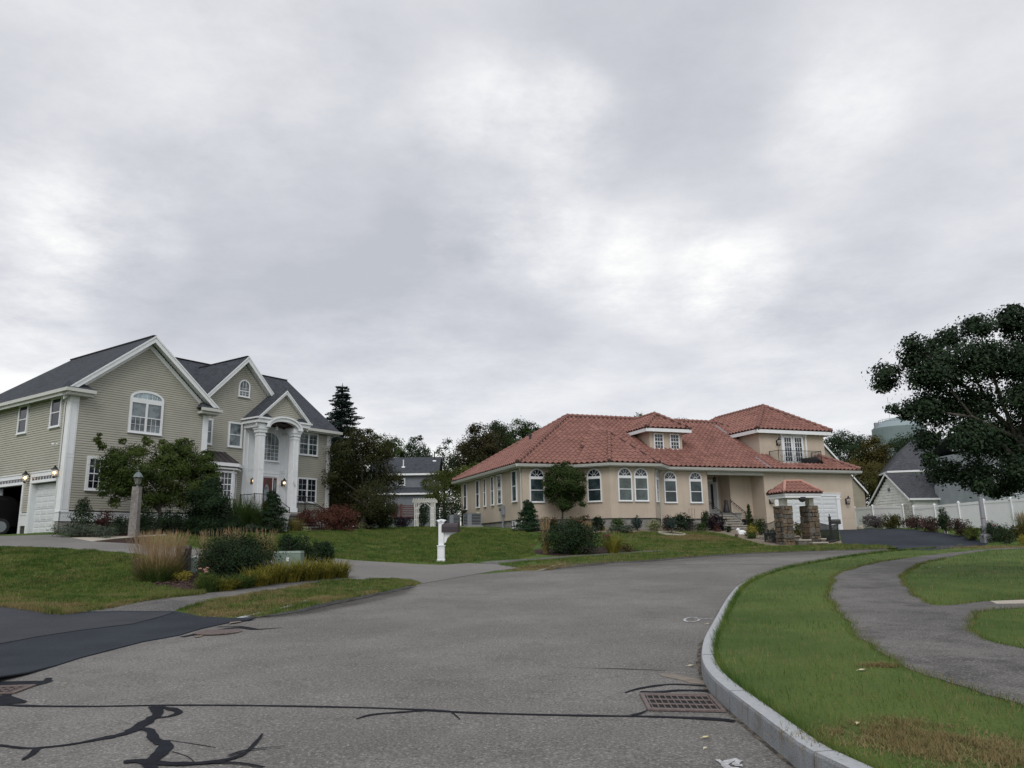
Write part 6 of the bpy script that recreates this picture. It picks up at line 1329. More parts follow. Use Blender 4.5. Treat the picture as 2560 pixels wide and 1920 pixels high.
ell((X+.05, Y, z+.13), (.26, .14, .15), M_WHITE, 'body', lb); hd = ell((X-.17, Y-.02, z+.31), (.09, .07, .09), M_WHITE, 'head', lb); ell((X-.24, Y-.04, z+.28), (.055, .04, .04), M_WHITE, 'muzzle', lb); ell((X-.13, Y-.02, z+.23), (.08, .07, .12), M_WHITE, 'neck', lb)
m = MB(); m.tube([(X-.14, Y-.06, z+.37), (X-.06, Y-.10, z+.36)], [.02, .01], 5); m.tube([(X-.14, Y+.05, z+.37), (X-.06, Y+.09, z+.36)], [.02, .01], 5); m.build('ears', M_WHITE, lb); m = MB(); m.tube([(X-.15, Y-.12, z+.04), (X+.15, Y-.16, z+.04)], .035, 6); m.build('folded_legs', M_WHITE, lb)
q = G(1838, 1322); gp = thing('glass_ornament', q, 'small white hanging ornament on a thin stake near the iron stair railing', 'ornament'); m = MB(); m.tube([q, q+np.array([0, 0, 1.1])], .012, 5); m.build('stake', M_BLACK, gp); m = MB(); m.lathe(tuple(q+np.array([0, 0, .75])), [(.02, 0), (.05, .05), (.05, .25), (.02, .32)], 8); m.build('pendant', M_WHITE, gp)
q = G(1707, 1312); bb = thing('bird_ornament', q, 'rusty bird silhouette ornament on a stake above the clipped hedge', 'ornament'); X, Y, z = q; hh = 1.05; m = MB(); m.tube([(X, Y, z), (X, Y, z+hh)], .015, 5); m.build('stake', M_RUST, bb); m = MB(); m.tube([(X-.30, Y, z+hh+.12), (X-.12, Y, z+hh+.10), (X+.02, Y, z+hh+.06), (X+.13, Y, z+hh+.10), (X+.18, Y, z+hh+.16)], [.015, .05, .10, .06, .03], 8); m.build('bird', M_RUST, bb)
q = G(1735, 1322); tr = thing('garden_trellis', q, 'thin rectangular black iron trellis with a wilted climber against the tan wall', 'trellis'); X, Y, z = q; m = MB()
for pp in ([(X-.25, Y, z), (X-.25, Y, z+1.25), (X+.10, Y, z+1.25), (X+.10, Y, z)], [(X-.25, Y, z+.6), (X+.10, Y, z+.6)], [(X-.07, Y, z), (X-.07, Y, z+1.25)]): m.tube(pp, .012, 4)
m.build('frame', M_RUST, tr)
# stone edging ring on the lawn of the tan house
q = G(1678, 1335.5); rg = thing('edging_ring', q, 'pale concrete edging ring filled with bark on the lawn of the tan house', 'edging ring'); rx = 1.0; wL = G(1645, 1334)[0]; wR = G(1715, 1337.5)[0]; rx = (wR-wL)/2; cx = (wR+wL)/2; cy = q[1]
pts = [(cx+rx*math.cos(t), cy+rx*.95*math.sin(t)) for t in [2*math.pi*k/22 for k in range(22)]]
for k in range(22):
    a, b = np.array(pts[k]), np.array(pts[(k+1) % 22]); m = MB(); ca = np.array([cx, cy]); ai, bi = a+(ca-a)*.10/rx, b+(ca-b)*.10/rx; b = a+(b-a)*.97; bi = ai+(bi-ai)*.97
    za = float(S(*a)); m.loft([(*a, za-.05), (*b, za-.05), (*bi, za-.05), (*ai, za-.05)], [(*a, za+.09), (*b, za+.09), (*bi, za+.10), (*ai, za+.10)]); m.build('edging_stone', M_CONCL, rg)
m = MB(); m.add([(x, y, float(S(x, y))+.03) for x, y in [(cx+(rx-.08)*math.cos(t), cy+(rx-.08)*.95*math.sin(t)) for t in [2*math.pi*k/22 for k in range(22)]]], [tuple(range(22))]); m.build('bark_fill', M_MULCH, rg); RINGC = (cx, cy)
# fallen leaves
M_LEAFY = mat('fallen_leaf_yellow', (.55, .50, .28), .7); M_LEAFP = mat('fallen_leaf_pale', (.55, .52, .38), .7)
def fleaf(px, py, s_, label, mt=M_LEAFY, surf=None, rot=0):
    q = cast(px, py, surf or H); z = q[2]+.012; t = thing('fallen_leaf', (q[0], q[1], z), label, 'leaf', 'fallen leaves on the road and grass'); c_, d_ = math.cos(rot)*s_, math.sin(rot)*s_
    def P(a, b, h): return (q[0]+a*c_-b*d_, q[1]+a*d_+b*c_, z+h*s_)
    m = MB(); m.add([P(-1, 0, .1), P(-.3, .4, .25), P(.5, .35, .2), P(1, 0, .12), P(.5, -.35, .3), P(-.3, -.4, .15), P(0, 0, 0)], [(0, 1, 6), (1, 2, 6), (2, 3, 6), (3, 4, 6), (4, 5, 6), (5, 0, 6)]); m.build('blade', mt, t)
    m = MB(); m.tube([P(-1.3, 0, .02), P(-1, 0, .1)], .002, 3); m.build('stalk', mt, t)
fleaf(1766, 1848, .040, 'pale yellow curled leaf on the road below the drain grate', rot=.3); fleaf(1729, 1668, .055, 'long pale leaf on the road above the drain grate by the kerb', M_LEAFP, rot=.05); fleaf(1763, 1875, .03, 'small pale leaf on the road lowest of the three by the kerb', M_LEAFP, rot=1)
fleaf(2158, 1679, .05, 'pale leaf lying in the verge grass beside the path', M_LEAFP, S); fleaf(2144, 1813, .035, 'pale yellow leaf in the verge grass nearest the bottom', M_LEAFY, S, 1); fleaf(164, 1711.5, .02, 'tiny pale yellow leaf on the road right of the left drain', M_LEAFY); fleaf(1606, 1383, .05, 'white fleck of a leaf on the far grass strip by the kerb', M_LEAFP, S); fleaf(2350, 1420, .06, 'pale leaf on the right lawn beyond the path', M_LEAFP, S); fleaf(1772, 1562, .05, 'pale dry leaf on the road beside the white paint mark', M_LEAFP)
# ------------------------------------------------ vegetation
def nrm(a): return a/(np.linalg.norm(a, axis=-1, keepdims=True)+1e-9)
def leaves(name, P, N, L, asp, mt, parent, droop=.3, r=rng):
    n = len(P); t = nrm(np.cross(N, r.normal(size=(n, 3)))); t[:, 2] -= droop*r.random(n); t = nrm(t); s = nrm(np.cross(t, N)); L = L*r.uniform(.65, 1.25, n)
    N = nrm(np.cross(s, t)); w = L*asp
    V = np.stack([P-t*(L/2)[:, None], P+s*(w/2)[:, None]+N*(w*.15)[:, None], P+t*(L/2)[:, None], P-s*(w/2)[:, None]+N*(w*.15)[:, None]], 1)
    return rawmesh(name, V, 4, mt, parent)
def zd(q): return float((np.array(q)-CAM)@FW)
def lobe_pts(c, r3, n, r, clump=9, fill=.55, sig=.20):
    """leaf positions: sub-clumps spread over a lumpy ellipsoid, some inside"""
    m = max(4, int(clump)); d = nrm(r.normal(size=(m, 3))); rad = r.uniform(fill, 1.0, m)**.7; sub = d*rad[:, None]
    k = r.integers(0, m, n); P = sub[k]+r.normal(size=(n, 3))*sig*np.array([1.1, 1.1, .8]); fr_ = r.random(n) < .33; P[fr_] = nrm(r.normal(size=(int(fr_.sum()), 3)))*(r.random((int(fr_.sum()), 1))**.45)*1.12; nn = nrm(P+d[k]*.5+r.normal(size=(n, 3))*.55)
    P2 = P*np.array(r3)+np.array(c); nn[:, 2] = np.abs(nn[:, 2])*.8+.15; return P2, nrm(nn)
def trunk_mesh(parent, base_, top, rad, limbs, r, mt=None, name='trunk'):
    m = MB(); b = np.array(base_, float); t = np.array(top, float); mid = (b+t)/2+np.array([*r.normal(size=2)*.12*rad*4, 0]); m.tube([b-[0, 0, .2], b+(mid-b)*.3, mid, t], [rad*1.35, rad, rad*.85, rad*.6], 8)
    for e_ in limbs:
        e_ = np.array(e_, float); s0 = b+(t-b)*r.uniform(.55, 1.0); k1 = s0+(e_-s0)*.45+np.array([*(r.normal(size=2)*.08*np.linalg.norm(e_-s0)), .08*np.linalg.norm(e_-s0)]); m.tube([s0, k1, e_], [rad*.45, rad*.26, rad*.08], 5)
    return m.build(name, mt or M_BARK, parent, True)
def tree(px, py, lobes, label, mt, Y=None, leaf=5.0, k=2.6, trad=.15, name='tree', spread=.6, asp=.6, seed=1, cat='tree', group=None, bole=.35, droop=.3, sig=.20, fill=.5, nl=10, tilt=0, rs=1.0):
    r = np.random.default_rng(seed)
    if Y is None: q = G(px, py)
    else: q = atY(px, py, Y); q[2] = float(S(q[0], q[1]))
    t = thing(name, q, label, cat, group); z = zd(q); sc = z/FPX; A = []; B = []; cs = []
    R_ = max(l[2] for l in lobes)*sc
    for l in lobes:
        lx, ly, lr = l[:3]; c = atY(lx, ly, q[1]); rr = lr*sc*1.13*rs; c = c+np.array([0, (lx-px)*sc*tilt, 0])+np.array([0, r.uniform(-1, 1)*spread*R_*1.4, 0]) if len(l) < 4 else c+np.array([0, l[3], 0])
        c = CAM+(c-CAM)*1.0; n = int(3.6*k*math.pi*lr*lr/(leaf*leaf*asp)); P, N = lobe_pts(c, (rr, rr*.95, rr*.88), n, r, clump=nl+lr*lr/260., sig=sig, fill=fill); A.append(P); B.append(N); cs.append(c)
    P = np.concatenate(A); N = np.concatenate(B); gz = float(S(q[0], q[1])); kk = P[:, 2] > gz+.02; P, N = P[kk], N[kk]
    leaves('crown', P, N, leaf*sc*1.05, asp, mt, t, droop, r)
    lo = min(c[2] for c in cs); hi = max(c[2] for c in cs); ctr = np.mean(cs, 0); topz = lo+(hi-lo)*bole
    trunk_mesh(t, q, (q[0]*.6+ctr[0]*.4, q[1]*.6+ctr[1]*.4, max(topz, q[2]+.3)), trad, [cs[i] for i in r.permutation(len(cs))[:9]], r); return t
def shrub(px, py, w, h, label, mt, leaf=4.0, k=2.6, name='shrub', cat='shrub', shape='round', asp=.6, seed=1, group=None, flowers=None, sig=.17, lobes=7, depth=.8, part='foliage', droop=.2):
    r = np.random.default_rng(seed+int(px)); q = G(px, py); t = thing(name, q, label, cat, group); sc = zd(q)/FPX; W2, Hh = w*sc/2, h*sc; A = []; B = []
    leafm = max(leaf, 2.6)*sc; area = w*h*.8; n = int(3.4*k*area/(leaf*leaf*asp))
    for i in range(lobes):
        if shape == 'cone': f_ = (i+.3)/lobes; zc = f_*.92; rr = ((1-zc)**.8)*1.15+.06; c = (r.normal()*.06*W2, r.normal()*.06*W2, zc*Hh); r3 = (W2*rr, W2*rr*depth, Hh*.9/lobes+.04*Hh)
        elif shape == 'flat': a = r.uniform(-.8, .8); c = (a*W2, r.uniform(-.5, .5)*W2*depth, Hh*r.uniform(.3, .55)); r3 = (W2*.42, W2*.35*depth, Hh*.45)
        elif shape == 'vase': a = r.uniform(-1, 1); c = (a*W2*.55, r.uniform(-.5, .5)*W2*depth, Hh*r.uniform(.35, .75)); r3 = (W2*.45, W2*.4*depth, Hh*.30)
        else: a = 2*math.pi*(i+r.random()*.6)/lobes; c = (math.cos(a)*W2*.50, math.sin(a)*W2*.5*depth, Hh*(.36+.22*r.random())) if i < lobes-1 else (0, 0, Hh*.56); r3 = (W2*.60, W2*.58*depth, Hh*.47)
        P, N = lobe_pts((q[0]+c[0], q[1]+c[1], q[2]+c[2]), r3, n//lobes, r, clump=12, fill=.6, sig=sig); A.append(P); B.append(N)
    P = np.concatenate(A); N = np.concatenate(B); kk = P[:, 2] > S(P[:, 0], P[:, 1])-.02; P, N = P[kk], N[kk]; leaves(part, P, N, leafm, asp, mt, t, droop, r)
    m = MB()
    for i in range(6): a = r.uniform(0, 6.28); m.tube([(q[0], q[1], q[2]-.05), (q[0]+math.cos(a)*W2*.3, q[1]+math.sin(a)*W2*.25, q[2]+Hh*.4), (q[0]+math.cos(a)*W2*.55, q[1]+math.sin(a)*W2*.4, q[2]+Hh*.7)], [.02, .012, .005], 4)
    m.build('stems', M_BARK, t)
    if flowers:
        fm, nf, fs, lo = flowers; top = P[P[:, 2] > q[2]+Hh*lo]; idx = r.integers(0, len(top), nf)
        for i in idx:
            c = top[i]; n2 = 26; d = nrm(r.normal(size=(n2, 3))); d[:, 2] = np.abs(d[:, 2])*.7; Pf = c+d*fs*sc*.5; o = leaves('flower_head', Pf, d, fs*sc*.5, .8, fm, t, 0, r)
    return t
def blades(name, base_, dirs, L, wid, mt, parent, arch=.5, seg=3, r=rng):
    """arching strap blades: each one strip of seg quads merged as separate polygons sharing an island"""
    n = len(base_); V = []; F = []; up = np.array([0, 0, 1.]); s = nrm(np.cross(dirs, up)); VV = np.zeros((n, (seg+1)*2, 3)); p = base_.copy(); d = dirs.copy()
    for k in range(seg+1):
        f_ = k/seg; w = (wid*(1-f_**2.2)+.0008)[:, None]; VV[:, 2*k] = p-s*w/2; VV[:, 2*k+1] = p+s*w/2
        p = p+d*(L/seg)[:, None]; d = nrm(d+np.array([0, 0, -1.])*(arch*(.35+f_))[:, None]/seg*1.2+nrm(d*[1, 1, 0])*(arch*.4)[:, None]/seg)
    V = VV.reshape(-1, 3); nv = (seg+1)*2; q = np.array([[2*k, 2*k+1, 2*k+3, 2*k+2] for k in range(seg)]); Fi = (np.arange(n)[:, None, None]*nv+q[None]).reshape(-1, 4)
    if parent is not None: V = V-rootloc(parent)
    me = bpy.data.meshes.new(name); me.vertices.add(len(V)); me.vertices.foreach_set('co', V.astype(np.float32).ravel()); me.loops.add(Fi.size); me.loops.foreach_set('vertex_index', Fi.astype(np.int32).ravel()); me.polygons.add(len(Fi)); me.polygons.foreach_set('loop_start', np.arange(len(Fi), dtype=np.int32)*4)
    try: me.polygons.foreach_set('loop_total', np.full(len(Fi), 4, dtype=np.int32))
    except Exception: pass
    me.update(calc_edges=True); me.materials.append(mt); o = bpy.data.objects.new(name, me); COL.objects.link(o)
    if parent is not None: o.parent = parent
    return o
def clump(px, py, w, h, label, mt, n=260, plume=None, npl=0, name='ornamental_grass', cat='grass clump', group=None, wid=.012, arch=.9, ph=1.0, seed=1, bh=.6, pspread=.28, footw=.35):
    r = np.random.default_rng(seed+int(px)); q = G(px, py); t = thing(name, q, label, cat, group); sc = zd(q)/FPX; Hh = h*sc; W2 = w*sc/2
    a = r.uniform(0, 6.28, n); rr = np.sqrt(r.random(n))*W2*footw; b = np.c_[q[0]+np.cos(a)*rr, q[1]+np.sin(a)*rr*.8, np.full(n, q[2])]; til = r.uniform(.05, .95, n)*min(1.5, W2/(Hh*bh+.01)); d = nrm(np.c_[np.cos(a+r.normal(size=n)*.4)*til, np.sin(a+r.normal(size=n)*.4)*til, np.ones(n)])
    b[:, 2] = S(b[:, 0], b[:, 1]); blades('leaf_blades', b, d, Hh*bh*1.25*r.uniform(.6, 1.1, n), np.full(n, max(wid, .9*sc)), mt, t, r.uniform(.3, 1, n)*arch, 4, r)
    if plume is not None:
        n = npl; a = r.uniform(0, 6.28, n); rr = np.sqrt(r.random(n))*W2*footw; til = r.uniform(0, pspread, n); b = np.c_[q[0]+np.cos(a)*rr, q[1]+np.sin(a)*rr*.8, np.full(n, q[2])]; d = nrm(np.c_[np.cos(a)*til, np.sin(a)*til, np.ones(n)]); L = Hh*ph*(1.04-.5*r.random(n)**1.8)
        blades('plume_stalks', b, d, L, np.full(n, max(.0035, .35*sc)), plume, t, r.uniform(.02, .10, n), 2, r)
        m_ = 9; tip = b+d*L[:, None]*.97; P = np.repeat(tip, m_, 0)-np.repeat(d*L[:, None], m_, 0)*r.uniform(0, .30, (n*m_, 1)); dd = nrm(np.repeat(d, m_, 0)+r.normal(size=(n*m_, 3))*.10)
        blades('plumes', P, dd, np.repeat(L, m_)*.09, np.full(n*m_, max(.006, .6*sc)), plume, t, np.full(n*m_, .1), 1, r)
    return t
def conifer(px, py, top, wpx, label, mt, Y, name='spruce_tree', seed=1, sparse=1.0, wtop=.12, trunk2=False):
    r = np.random.default_rng(seed); q = atY(px, py, Y); q[2] = float(S(q[0], q[1])); t = thing(name, q, label, 'tree'); sc = zd(q)/FPX; topP = atY(px, top, Y); Ht = topP[2]-q[2]; W2 = wpx*sc/2
    m = MB(); m.tube([q-[0, 0, .2], q+[0, 0, Ht*.5], q+[0, 0, Ht]], [.30, .18, .02], 8); P = []; N = []; z = Ht*.16
    while z < Ht*.985:
        f_ = z/Ht; rad = W2*((1-f_)**.62*1.12+.05)*r.uniform(.85, 1.1); nb = int(9*sparse*(1-f_)+6); a0 = r.uniform(0, 6.28)
        for k in range(nb):
            a = a0+6.28*k/nb+r.normal()*.15; L = rad*r.uniform(.7, 1.12); e_ = q+np.array([math.cos(a)*L, math.sin(a)*L, z-L*.04+L*.14*r.normal()]); s_ = q+np.array([0, 0, z]); m.tube([s_, (s_+e_)/2+[0, 0, -.03*L], e_], [.05*(1-f_)+.012, .03*(1-f_)+.008, .006], 4)
            n = int(260*L/W2+60); u = r.uniform(.18, 1.0, n)[:, None]; c = s_+(e_-s_)*u; wv = (L*.22*(1.15-u[:, 0]))[:, None]; c = c+r.normal(size=(n, 3))*wv*np.array([1, 1, .34])+[0, 0, .02]; P.append(c); N.append(nrm(r.normal(size=(n, 3))*.5+[0, 0, 1.]))
        z += Ht*.026*r.uniform(.7, 1.3)
    m.build('trunk', M_BARK, t); leaves('needles', np.concatenate(P), np.concatenate(N), 6.2*sc, .34, mt, t, .15, r); return t
F_ = foliage
L_PEAR = F_('leaf_pear', (.009, .020, .011), (.042, .070, .034), 2.0, .5, .2, .4)
L_MAPLE = F_('leaf_dark_maple', (.014, .027, .010), (.066, .062, .022), .55, .35)
L_DARK = F_('leaf_dark', (.014, .028, .014), (.042, .066, .030), .8, .4); L_DARK2 = F_('leaf_dark_brownish', (.017, .026, .012), (.075, .062, .027), .25, .3)
L_MID = F_('leaf_mid', (.018, .037, .012), (.060, .090, .026), .6, .4); L_OLIVE = F_('leaf_olive', (.035, .052, .014), (.12, .095, .030), .22, .25); L_LIME = F_('leaf_lime', (.050, .080, .016), (.13, .15, .035), .8, .4)
L_LOCUST = F_('leaf_locust', (.045, .065, .015), (.095, .11, .03), .6, .4); L_BLUE = F_('needle_blue', (.015, .030, .027), (.052, .082, .074), .6, .5, .1); L_CHERRY = F_('leaf_front', (.014, .032, .009), (.100, .135, .032), .75, .45)
L_YEW = F_('leaf_yew', (.007, .018, .008), (.028, .050, .021), 2.0, .5, .1); L_BOX = F_('leaf_box', (.008, .024, .010), (.022, .052, .021), 3, .5, .1); L_RED = F_('leaf_red_maple', (.060, .022, .018), (.13, .055, .040), 2, .5); L_BURG = F_('leaf_burgundy', (.040, .014, .014), (.085, .035, .028), 2, .5)
L_JUN = F_('leaf_juniper', (.045, .065, .045), (.095, .115, .080), 2, .5, .1); L_GRN = F_('leaf_fresh', (.030, .065, .020), (.075, .11, .035), 2, .5); L_YEL = F_('leaf_yellow', (.16, .15, .025), (.34, .29, .06), 3, .6); L_PUR = F_('leaf_purple', (.012, .008, .014), (.030, .020, .030), 2, .5, .1)
L_GRY = F_('leaf_greypurple', (.065, .055, .060), (.13, .11, .115), 2, .5); L_ROSE = F_('leaf_rose', (.030, .034, .018), (.095, .05, .045), 1.5, .5); L_VAR = F_('leaf_variegated', (.08, .11, .04), (.40, .40, .22), 5, .7); L_TAN = F_('plume_tan', (.30, .215, .12), (.46, .34, .21), 3, .6, .3); L_STRAW = F_('blade_straw', (.09, .10, .03), (.28, .22, .07), 3, .6, .3); L_LILY = F_('blade_lily', (.070, .095, .018), (.32, .27, .05), 3, .65, .3); L_BLADE = F_('blade_green', (.035, .07, .018), (.085, .13, .035), 2, .5, .3)
M_PINK = mat('flower_pink', (.42, .20, .18), .8, .25, 20); M_PALEF = mat('flower_pale', (.55, .46, .42), .8, .15, 20); M_RUSTF = mat('flower_rust', (.13, .045, .045), .8, .35, 20); M_WHF = mat('flower_white', (.62, .60, .50), .8)
# right foreground tree
tree(2660, 1440, [(2255,872,26),(2262,905,32),(2236,930,38),(2222,958,22),(2290,955,42),(2228,1022,15),(2255,1033,22),(2340,862,32),(2338,900,40),(2385,842,36),(2440,822,38),(2452,800,20),(2515,800,40),(2522,778,18),(2560,820,50),(2330,945,50),(2400,915,58),(2480,905,60),(2550,920,60),(2305,1025,46),(2380,1010,60),(2460,1000,60),(2540,1000,60),(2335,1095,36),(2400,1100,58),(2480,1090,60),(2550,1090,60),(2322,1150,22),(2375,1175,40),(2450,1185,50),(2520,1175,52),(2580,1180,60),(2425,1222,22),(2490,1232,20),(2540,1215,28),(2620,900,80),(2640,1000,90),(2640,1100,90),(2610,830,60),(2700,950,90),(2700,1080,90)],
     'large dark leafy pear tree overhanging the right edge of the picture', L_PEAR, Y=18, leaf=8.2, k=3.3, trad=.15, name='pear_tree', spread=.5, asp=.62, seed=3, sig=.27, fill=.3, nl=20, rs=.90)
# trees between and behind the houses
conifer(846, 1320, 958, 182, 'tall blue spruce standing behind the green house, its top against the sky', L_BLUE, 62, seed=4)
tree(905, 1326, [(905,1110,34),(868,1145,40),(948,1130,36),(850,1195,34),(920,1180,56),(968,1195,30),(880,1225,50),(945,1250,46),(850,1262,36),(905,1285,42),(960,1290,26),(842,1215,22),(930,1100,20),(888,1090,20)], 'broad dark maple with reddish tips right of the green house', L_MAPLE, Y=47, leaf=4.4, k=2.2, trad=.22, name='maple_tree', seed=5)
gb = 'trees behind the two houses'
tree(965, 1310, [(955,1112,26),(985,1108,22),(975,1135,26),(1004,1130,16),(940,1100,18),(965,1160,30)], 'loose green tree directly behind the dark maple', L_MID, Y=96, leaf=4, k=1.5, name='back_tree', seed=6, group=gb, trad=.2)
tree(1040, 1310, [(1038,1118,22),(1030,1095,9),(1047,1092,8),(1060,1135,20),(1020,1140,20),(1045,1155,32)], 'dark pointed tree above the roof of the slate grey house', L_DARK, Y=98, leaf=4, k=2, name='back_tree', seed=7, group=gb)
tree(1110, 1310, [(1108,1128,16),(1120,1105,12),(1100,1150,16),(1128,1150,20),(1112,1178,26),(1130,1200,30)], 'thin see-through tree right of the slate grey house roof', L_DARK, Y=88, leaf=4, k=.95, name='back_tree', seed=8, group=gb)
tree(1185, 1310, [(1170,1112,30),(1200,1088,28),(1160,1150,36),(1205,1130,44),(1185,1175,48),(1232,1110,34),(1225,1165,44),(1150,1200,34),(1188,1072,14)], 'big rounded brownish green tree behind the left end of the red roof', L_DARK2, Y=92, leaf=4.2, k=2.2, name='back_tree', seed=9, group=gb, trad=.35)
tree(1248, 1310, [(1243,1065,20),(1235,1082,24),(1262,1090,28),(1250,1120,38),(1275,1140,36)], 'tallest dark tree behind the left end of the red roof', L_DARK, Y=96, leaf=4.2, k=2.2, name='back_tree', seed=10, group=gb)
tree(1310, 1310, [(1300,1072,22),(1322,1078,22),(1345,1085,18),(1295,1105,38),(1335,1110,34),(1360,1100,14)], 'mid green tree rising over the left slope of the red roof', L_MID, Y=94, leaf=4.2, k=1.8, name='back_tree', seed=11, group=gb)
tree(1165, 1310, [(1160,1182,20),(1190,1176,18),(1175,1205,26),(1145,1205,20),(1210,1170,12)], 'small bright green tree just above the low end of the red roof', L_LIME, Y=74, leaf=4, k=1.6, name='back_tree', seed=12, group=gb)
tree(1115, 1315, [(1095,1200,26),(1130,1200,26),(1072,1212,16),(1150,1222,20),(1105,1228,34),(1135,1250,34),(1082,1250,22)], 'feathery yellow green locust tree left of the tan house', L_LOCUST, Y=62, leaf=3.6, k=1.8, name='locust_tree', seed=13, trad=.12)
shrub(1125, 1316, 88, 62, 'dark bush with pale pink blooms under the locust tree', L_DARK, 4, 3, flowers=(M_PALEF, 12, 6, .6), name='flowering_bush')
tree(1580, 1320, [(1568,1056,16),(1592,1048,14),(1552,1060,10),(1590,1070,22),(1565,1080,24)], 'dark treetop showing over the main ridge of the red roof', L_MID, Y=82, leaf=4, k=2, name='back_tree', seed=14, group=gb)
tree(1705, 1320, [(1690,1052,10),(1708,1050,12),(1700,1070,20),(1676,1062,10)], 'sunlit pale treetop right of the dormer', L_LOCUST, Y=80, leaf=4, k=1.0, name='back_tree', seed=15, group=gb)
tree(1752, 1320, [(1742,1058,9),(1762,1062,10),(1750,1075,16)], 'small thin treetop between the dormer and the upper storey', L_MID, Y=80, leaf=4, k=1.0, name='back_tree', seed=16, group=gb)
tree(2100, 1320, [(2090,1112,28),(2115,1098,28),(2140,1115,30),(2078,1145,30),(2125,1145,40),(2105,1180,40),(2150,1170,30),(2062,1130,18)], 'dense dark green tree just right of the upper storey roof', L_DARK, Y=88, leaf=4.2, k=2.2, name='back_tree', seed=17, group=gb, trad=.3)
tree(2185, 1320, [(2185,1120,30),(2205,1140,34),(2165,1150,32),(2225,1165,28),(2180,1185,42),(2150,1215,32),(2205,1220,38),(2165,1250,34),(2150,1180,24),(2190,1100,14)], 'large yellowing olive tree in front of the water tower', L_OLIVE, Y=84, leaf=4.2, k=2.1, name='back_tree', seed=18, group=gb, trad=.3)
tree(2265, 1320, [(2245,1118,22),(2270,1105,28),(2255,1150,28),(2290,1130,34),(2320,1110,34),(2350,1120,34)], 'dark tree behind the roof of the farmhouse', L_DARK, Y=100, leaf=4.4, k=2.0, name='back_tree', seed=19, group=gb)
BL_ = ['far dark tree hidden behind the left wing of the green house', 'far green tree low between the green house and the spruce', 'far dark tree low behind the blue spruce', 'far green tree behind the middle of the red roof', 'far dark tree behind the upper storey, left', 'far green tree behind the upper storey, right', 'far dark tree behind the farmhouse', 'far green tree right of the farmhouse behind the pear tree', 'far dark tree off the right edge behind the pear tree']
for i, (px, tp, yy) in enumerate(((30, 1120, 110), (700, 1230, 105), (780, 1220, 100), (1400, 1150, 110), (1860, 1150, 110), (2010, 1160, 112), (2430, 1130, 108), (2530, 1140, 108), (2620, 1120, 106))):
    tree(px, 1320, [(px-40, tp+40, 50), (px+40, tp+45, 50), (px, tp+20, 50), (px, tp+90, 70), (px+60, tp+110, 50), (px-60, tp+110, 50), (px-70, 1285, 45), (px, 1285, 45), (px+70, 1285, 45)], BL_[i], L_MID if i % 2 else L_DARK, Y=yy, leaf=6.5, k=1.5, name='belt_tree', seed=30+i, group='belt of trees far behind')
# planting of the green house
tree(402, 1331, [(330,1155,24),(362,1140,26),(405,1135,32),(445,1120,26),(478,1150,30),(322,1195,22),(362,1190,38),(415,1180,44),(470,1195,38),(345,1225,28),(400,1228,38),(450,1235,38),(490,1180,22),(310,1118,9),(316,1130,10),(382,1108,11),(430,1100,9),(405,1105,8),(440,1092,6),(376,1098,6),(312,1104,5),(340,1112,8),(478,1122,9),(330,1262,12),(330,1172,30),(350,1212,34),(440,1160,38),(480,1230,30),(318,1228,18),(380,1255,26)], 'spreading multi stemmed small tree with yellow green tips before the green house wall', L_CHERRY, leaf=4.6, k=3.4, trad=.10, name='ornamental_tree', seed=41, bole=.1, tilt=1.3, spread=.25)
tree(530, 1341, [(530,1205,14),(528,1225,24),(515,1250,32),(548,1262,32),(500,1285,34),(540,1300,44),(565,1310,28),(500,1320,32),(530,1328,30)], 'dense dark evergreen standing beside the bay window', L_YEW, leaf=4.0, k=3.2, trad=.10, name='evergreen_tree', seed=42, bole=.1)
shrub(202, 1336, 78, 92, 'loose green holly bush at the garage corner of the green house', L_DARK, 4.2, 1.7, shape='cone', sig=.24, lobes=8, name='holly_bush', seed=3)
shrub(258, 1335, 46, 58, 'burgundy leaved shrub right of the holly bush', L_BURG, 4, 2.4); shrub(215, 1342.5, 140, 34, 'low spreading grey green juniper along the walk', L_JUN, 3.6, 2.4, shape='flat', lobes=12, name='juniper')
gd = 'dark shrubs along the green house wall'
shrub(300, 1337, 60, 46, 'low dark shrub left of the granite lamp post', L_DARK, 4, 2.6, group=gd); shrub(368, 1336, 70, 62, 'dark green shrub right of the granite lamp post', L_DARK, 4, 2.8, group=gd); shrub(430, 1334, 80, 56, 'dark green shrub under the spreading small tree', L_YEW, 4, 2.8, group=gd, flowers=None); shrub(478, 1336, 60, 52, 'dark shrub with a few red leaves left of the evergreen', L_DARK, 4, 2.8, group=gd, flowers=(mat('red_leaf', (.35, .03, .03), .7), 5, 5, .6))
clump(600, 1328, 88, 78, 'fresh green fountain grass mound before the entrance', L_BLADE, 900, arch=.8, bh=.95, footw=.5, wid=.01); clump(650, 1330, 60, 66, 'fresh green fountain grass mound beside the dwarf spruce', L_BLADE, 600, arch=.8, bh=.95, footw=.5, wid=.01)
shrub(676, 1332, 78, 108, 'dwarf conical spruce hiding part of the front door', L_YEW, 3.8, 3.6, shape='cone', lobes=10, name='dwarf_spruce', sig=.16)
shrub(519, 1325, 27, 16, 'chartreuse yellow low shrub left of the boulder', L_YEL, 3.4, 3.4, lobes=4); shrub(612, 1330, 90, 20, 'low blue green juniper in the bed by the steps', L_JUN, 3.4, 2.6, shape='flat', name='juniper'); shrub(590, 1327, 44, 26, 'grey green low mound right of the boulder', L_JUN, 3.2, 2.4)
clump(694, 1329, 36, 28, 'small tan grass tuft left of the white planter', L_STRAW, 260, bh=1.1, footw=.5); clump(738, 1328, 46, 28, 'small tan grass tuft right of the white planter', L_STRAW, 300, bh=1.1, footw=.5)
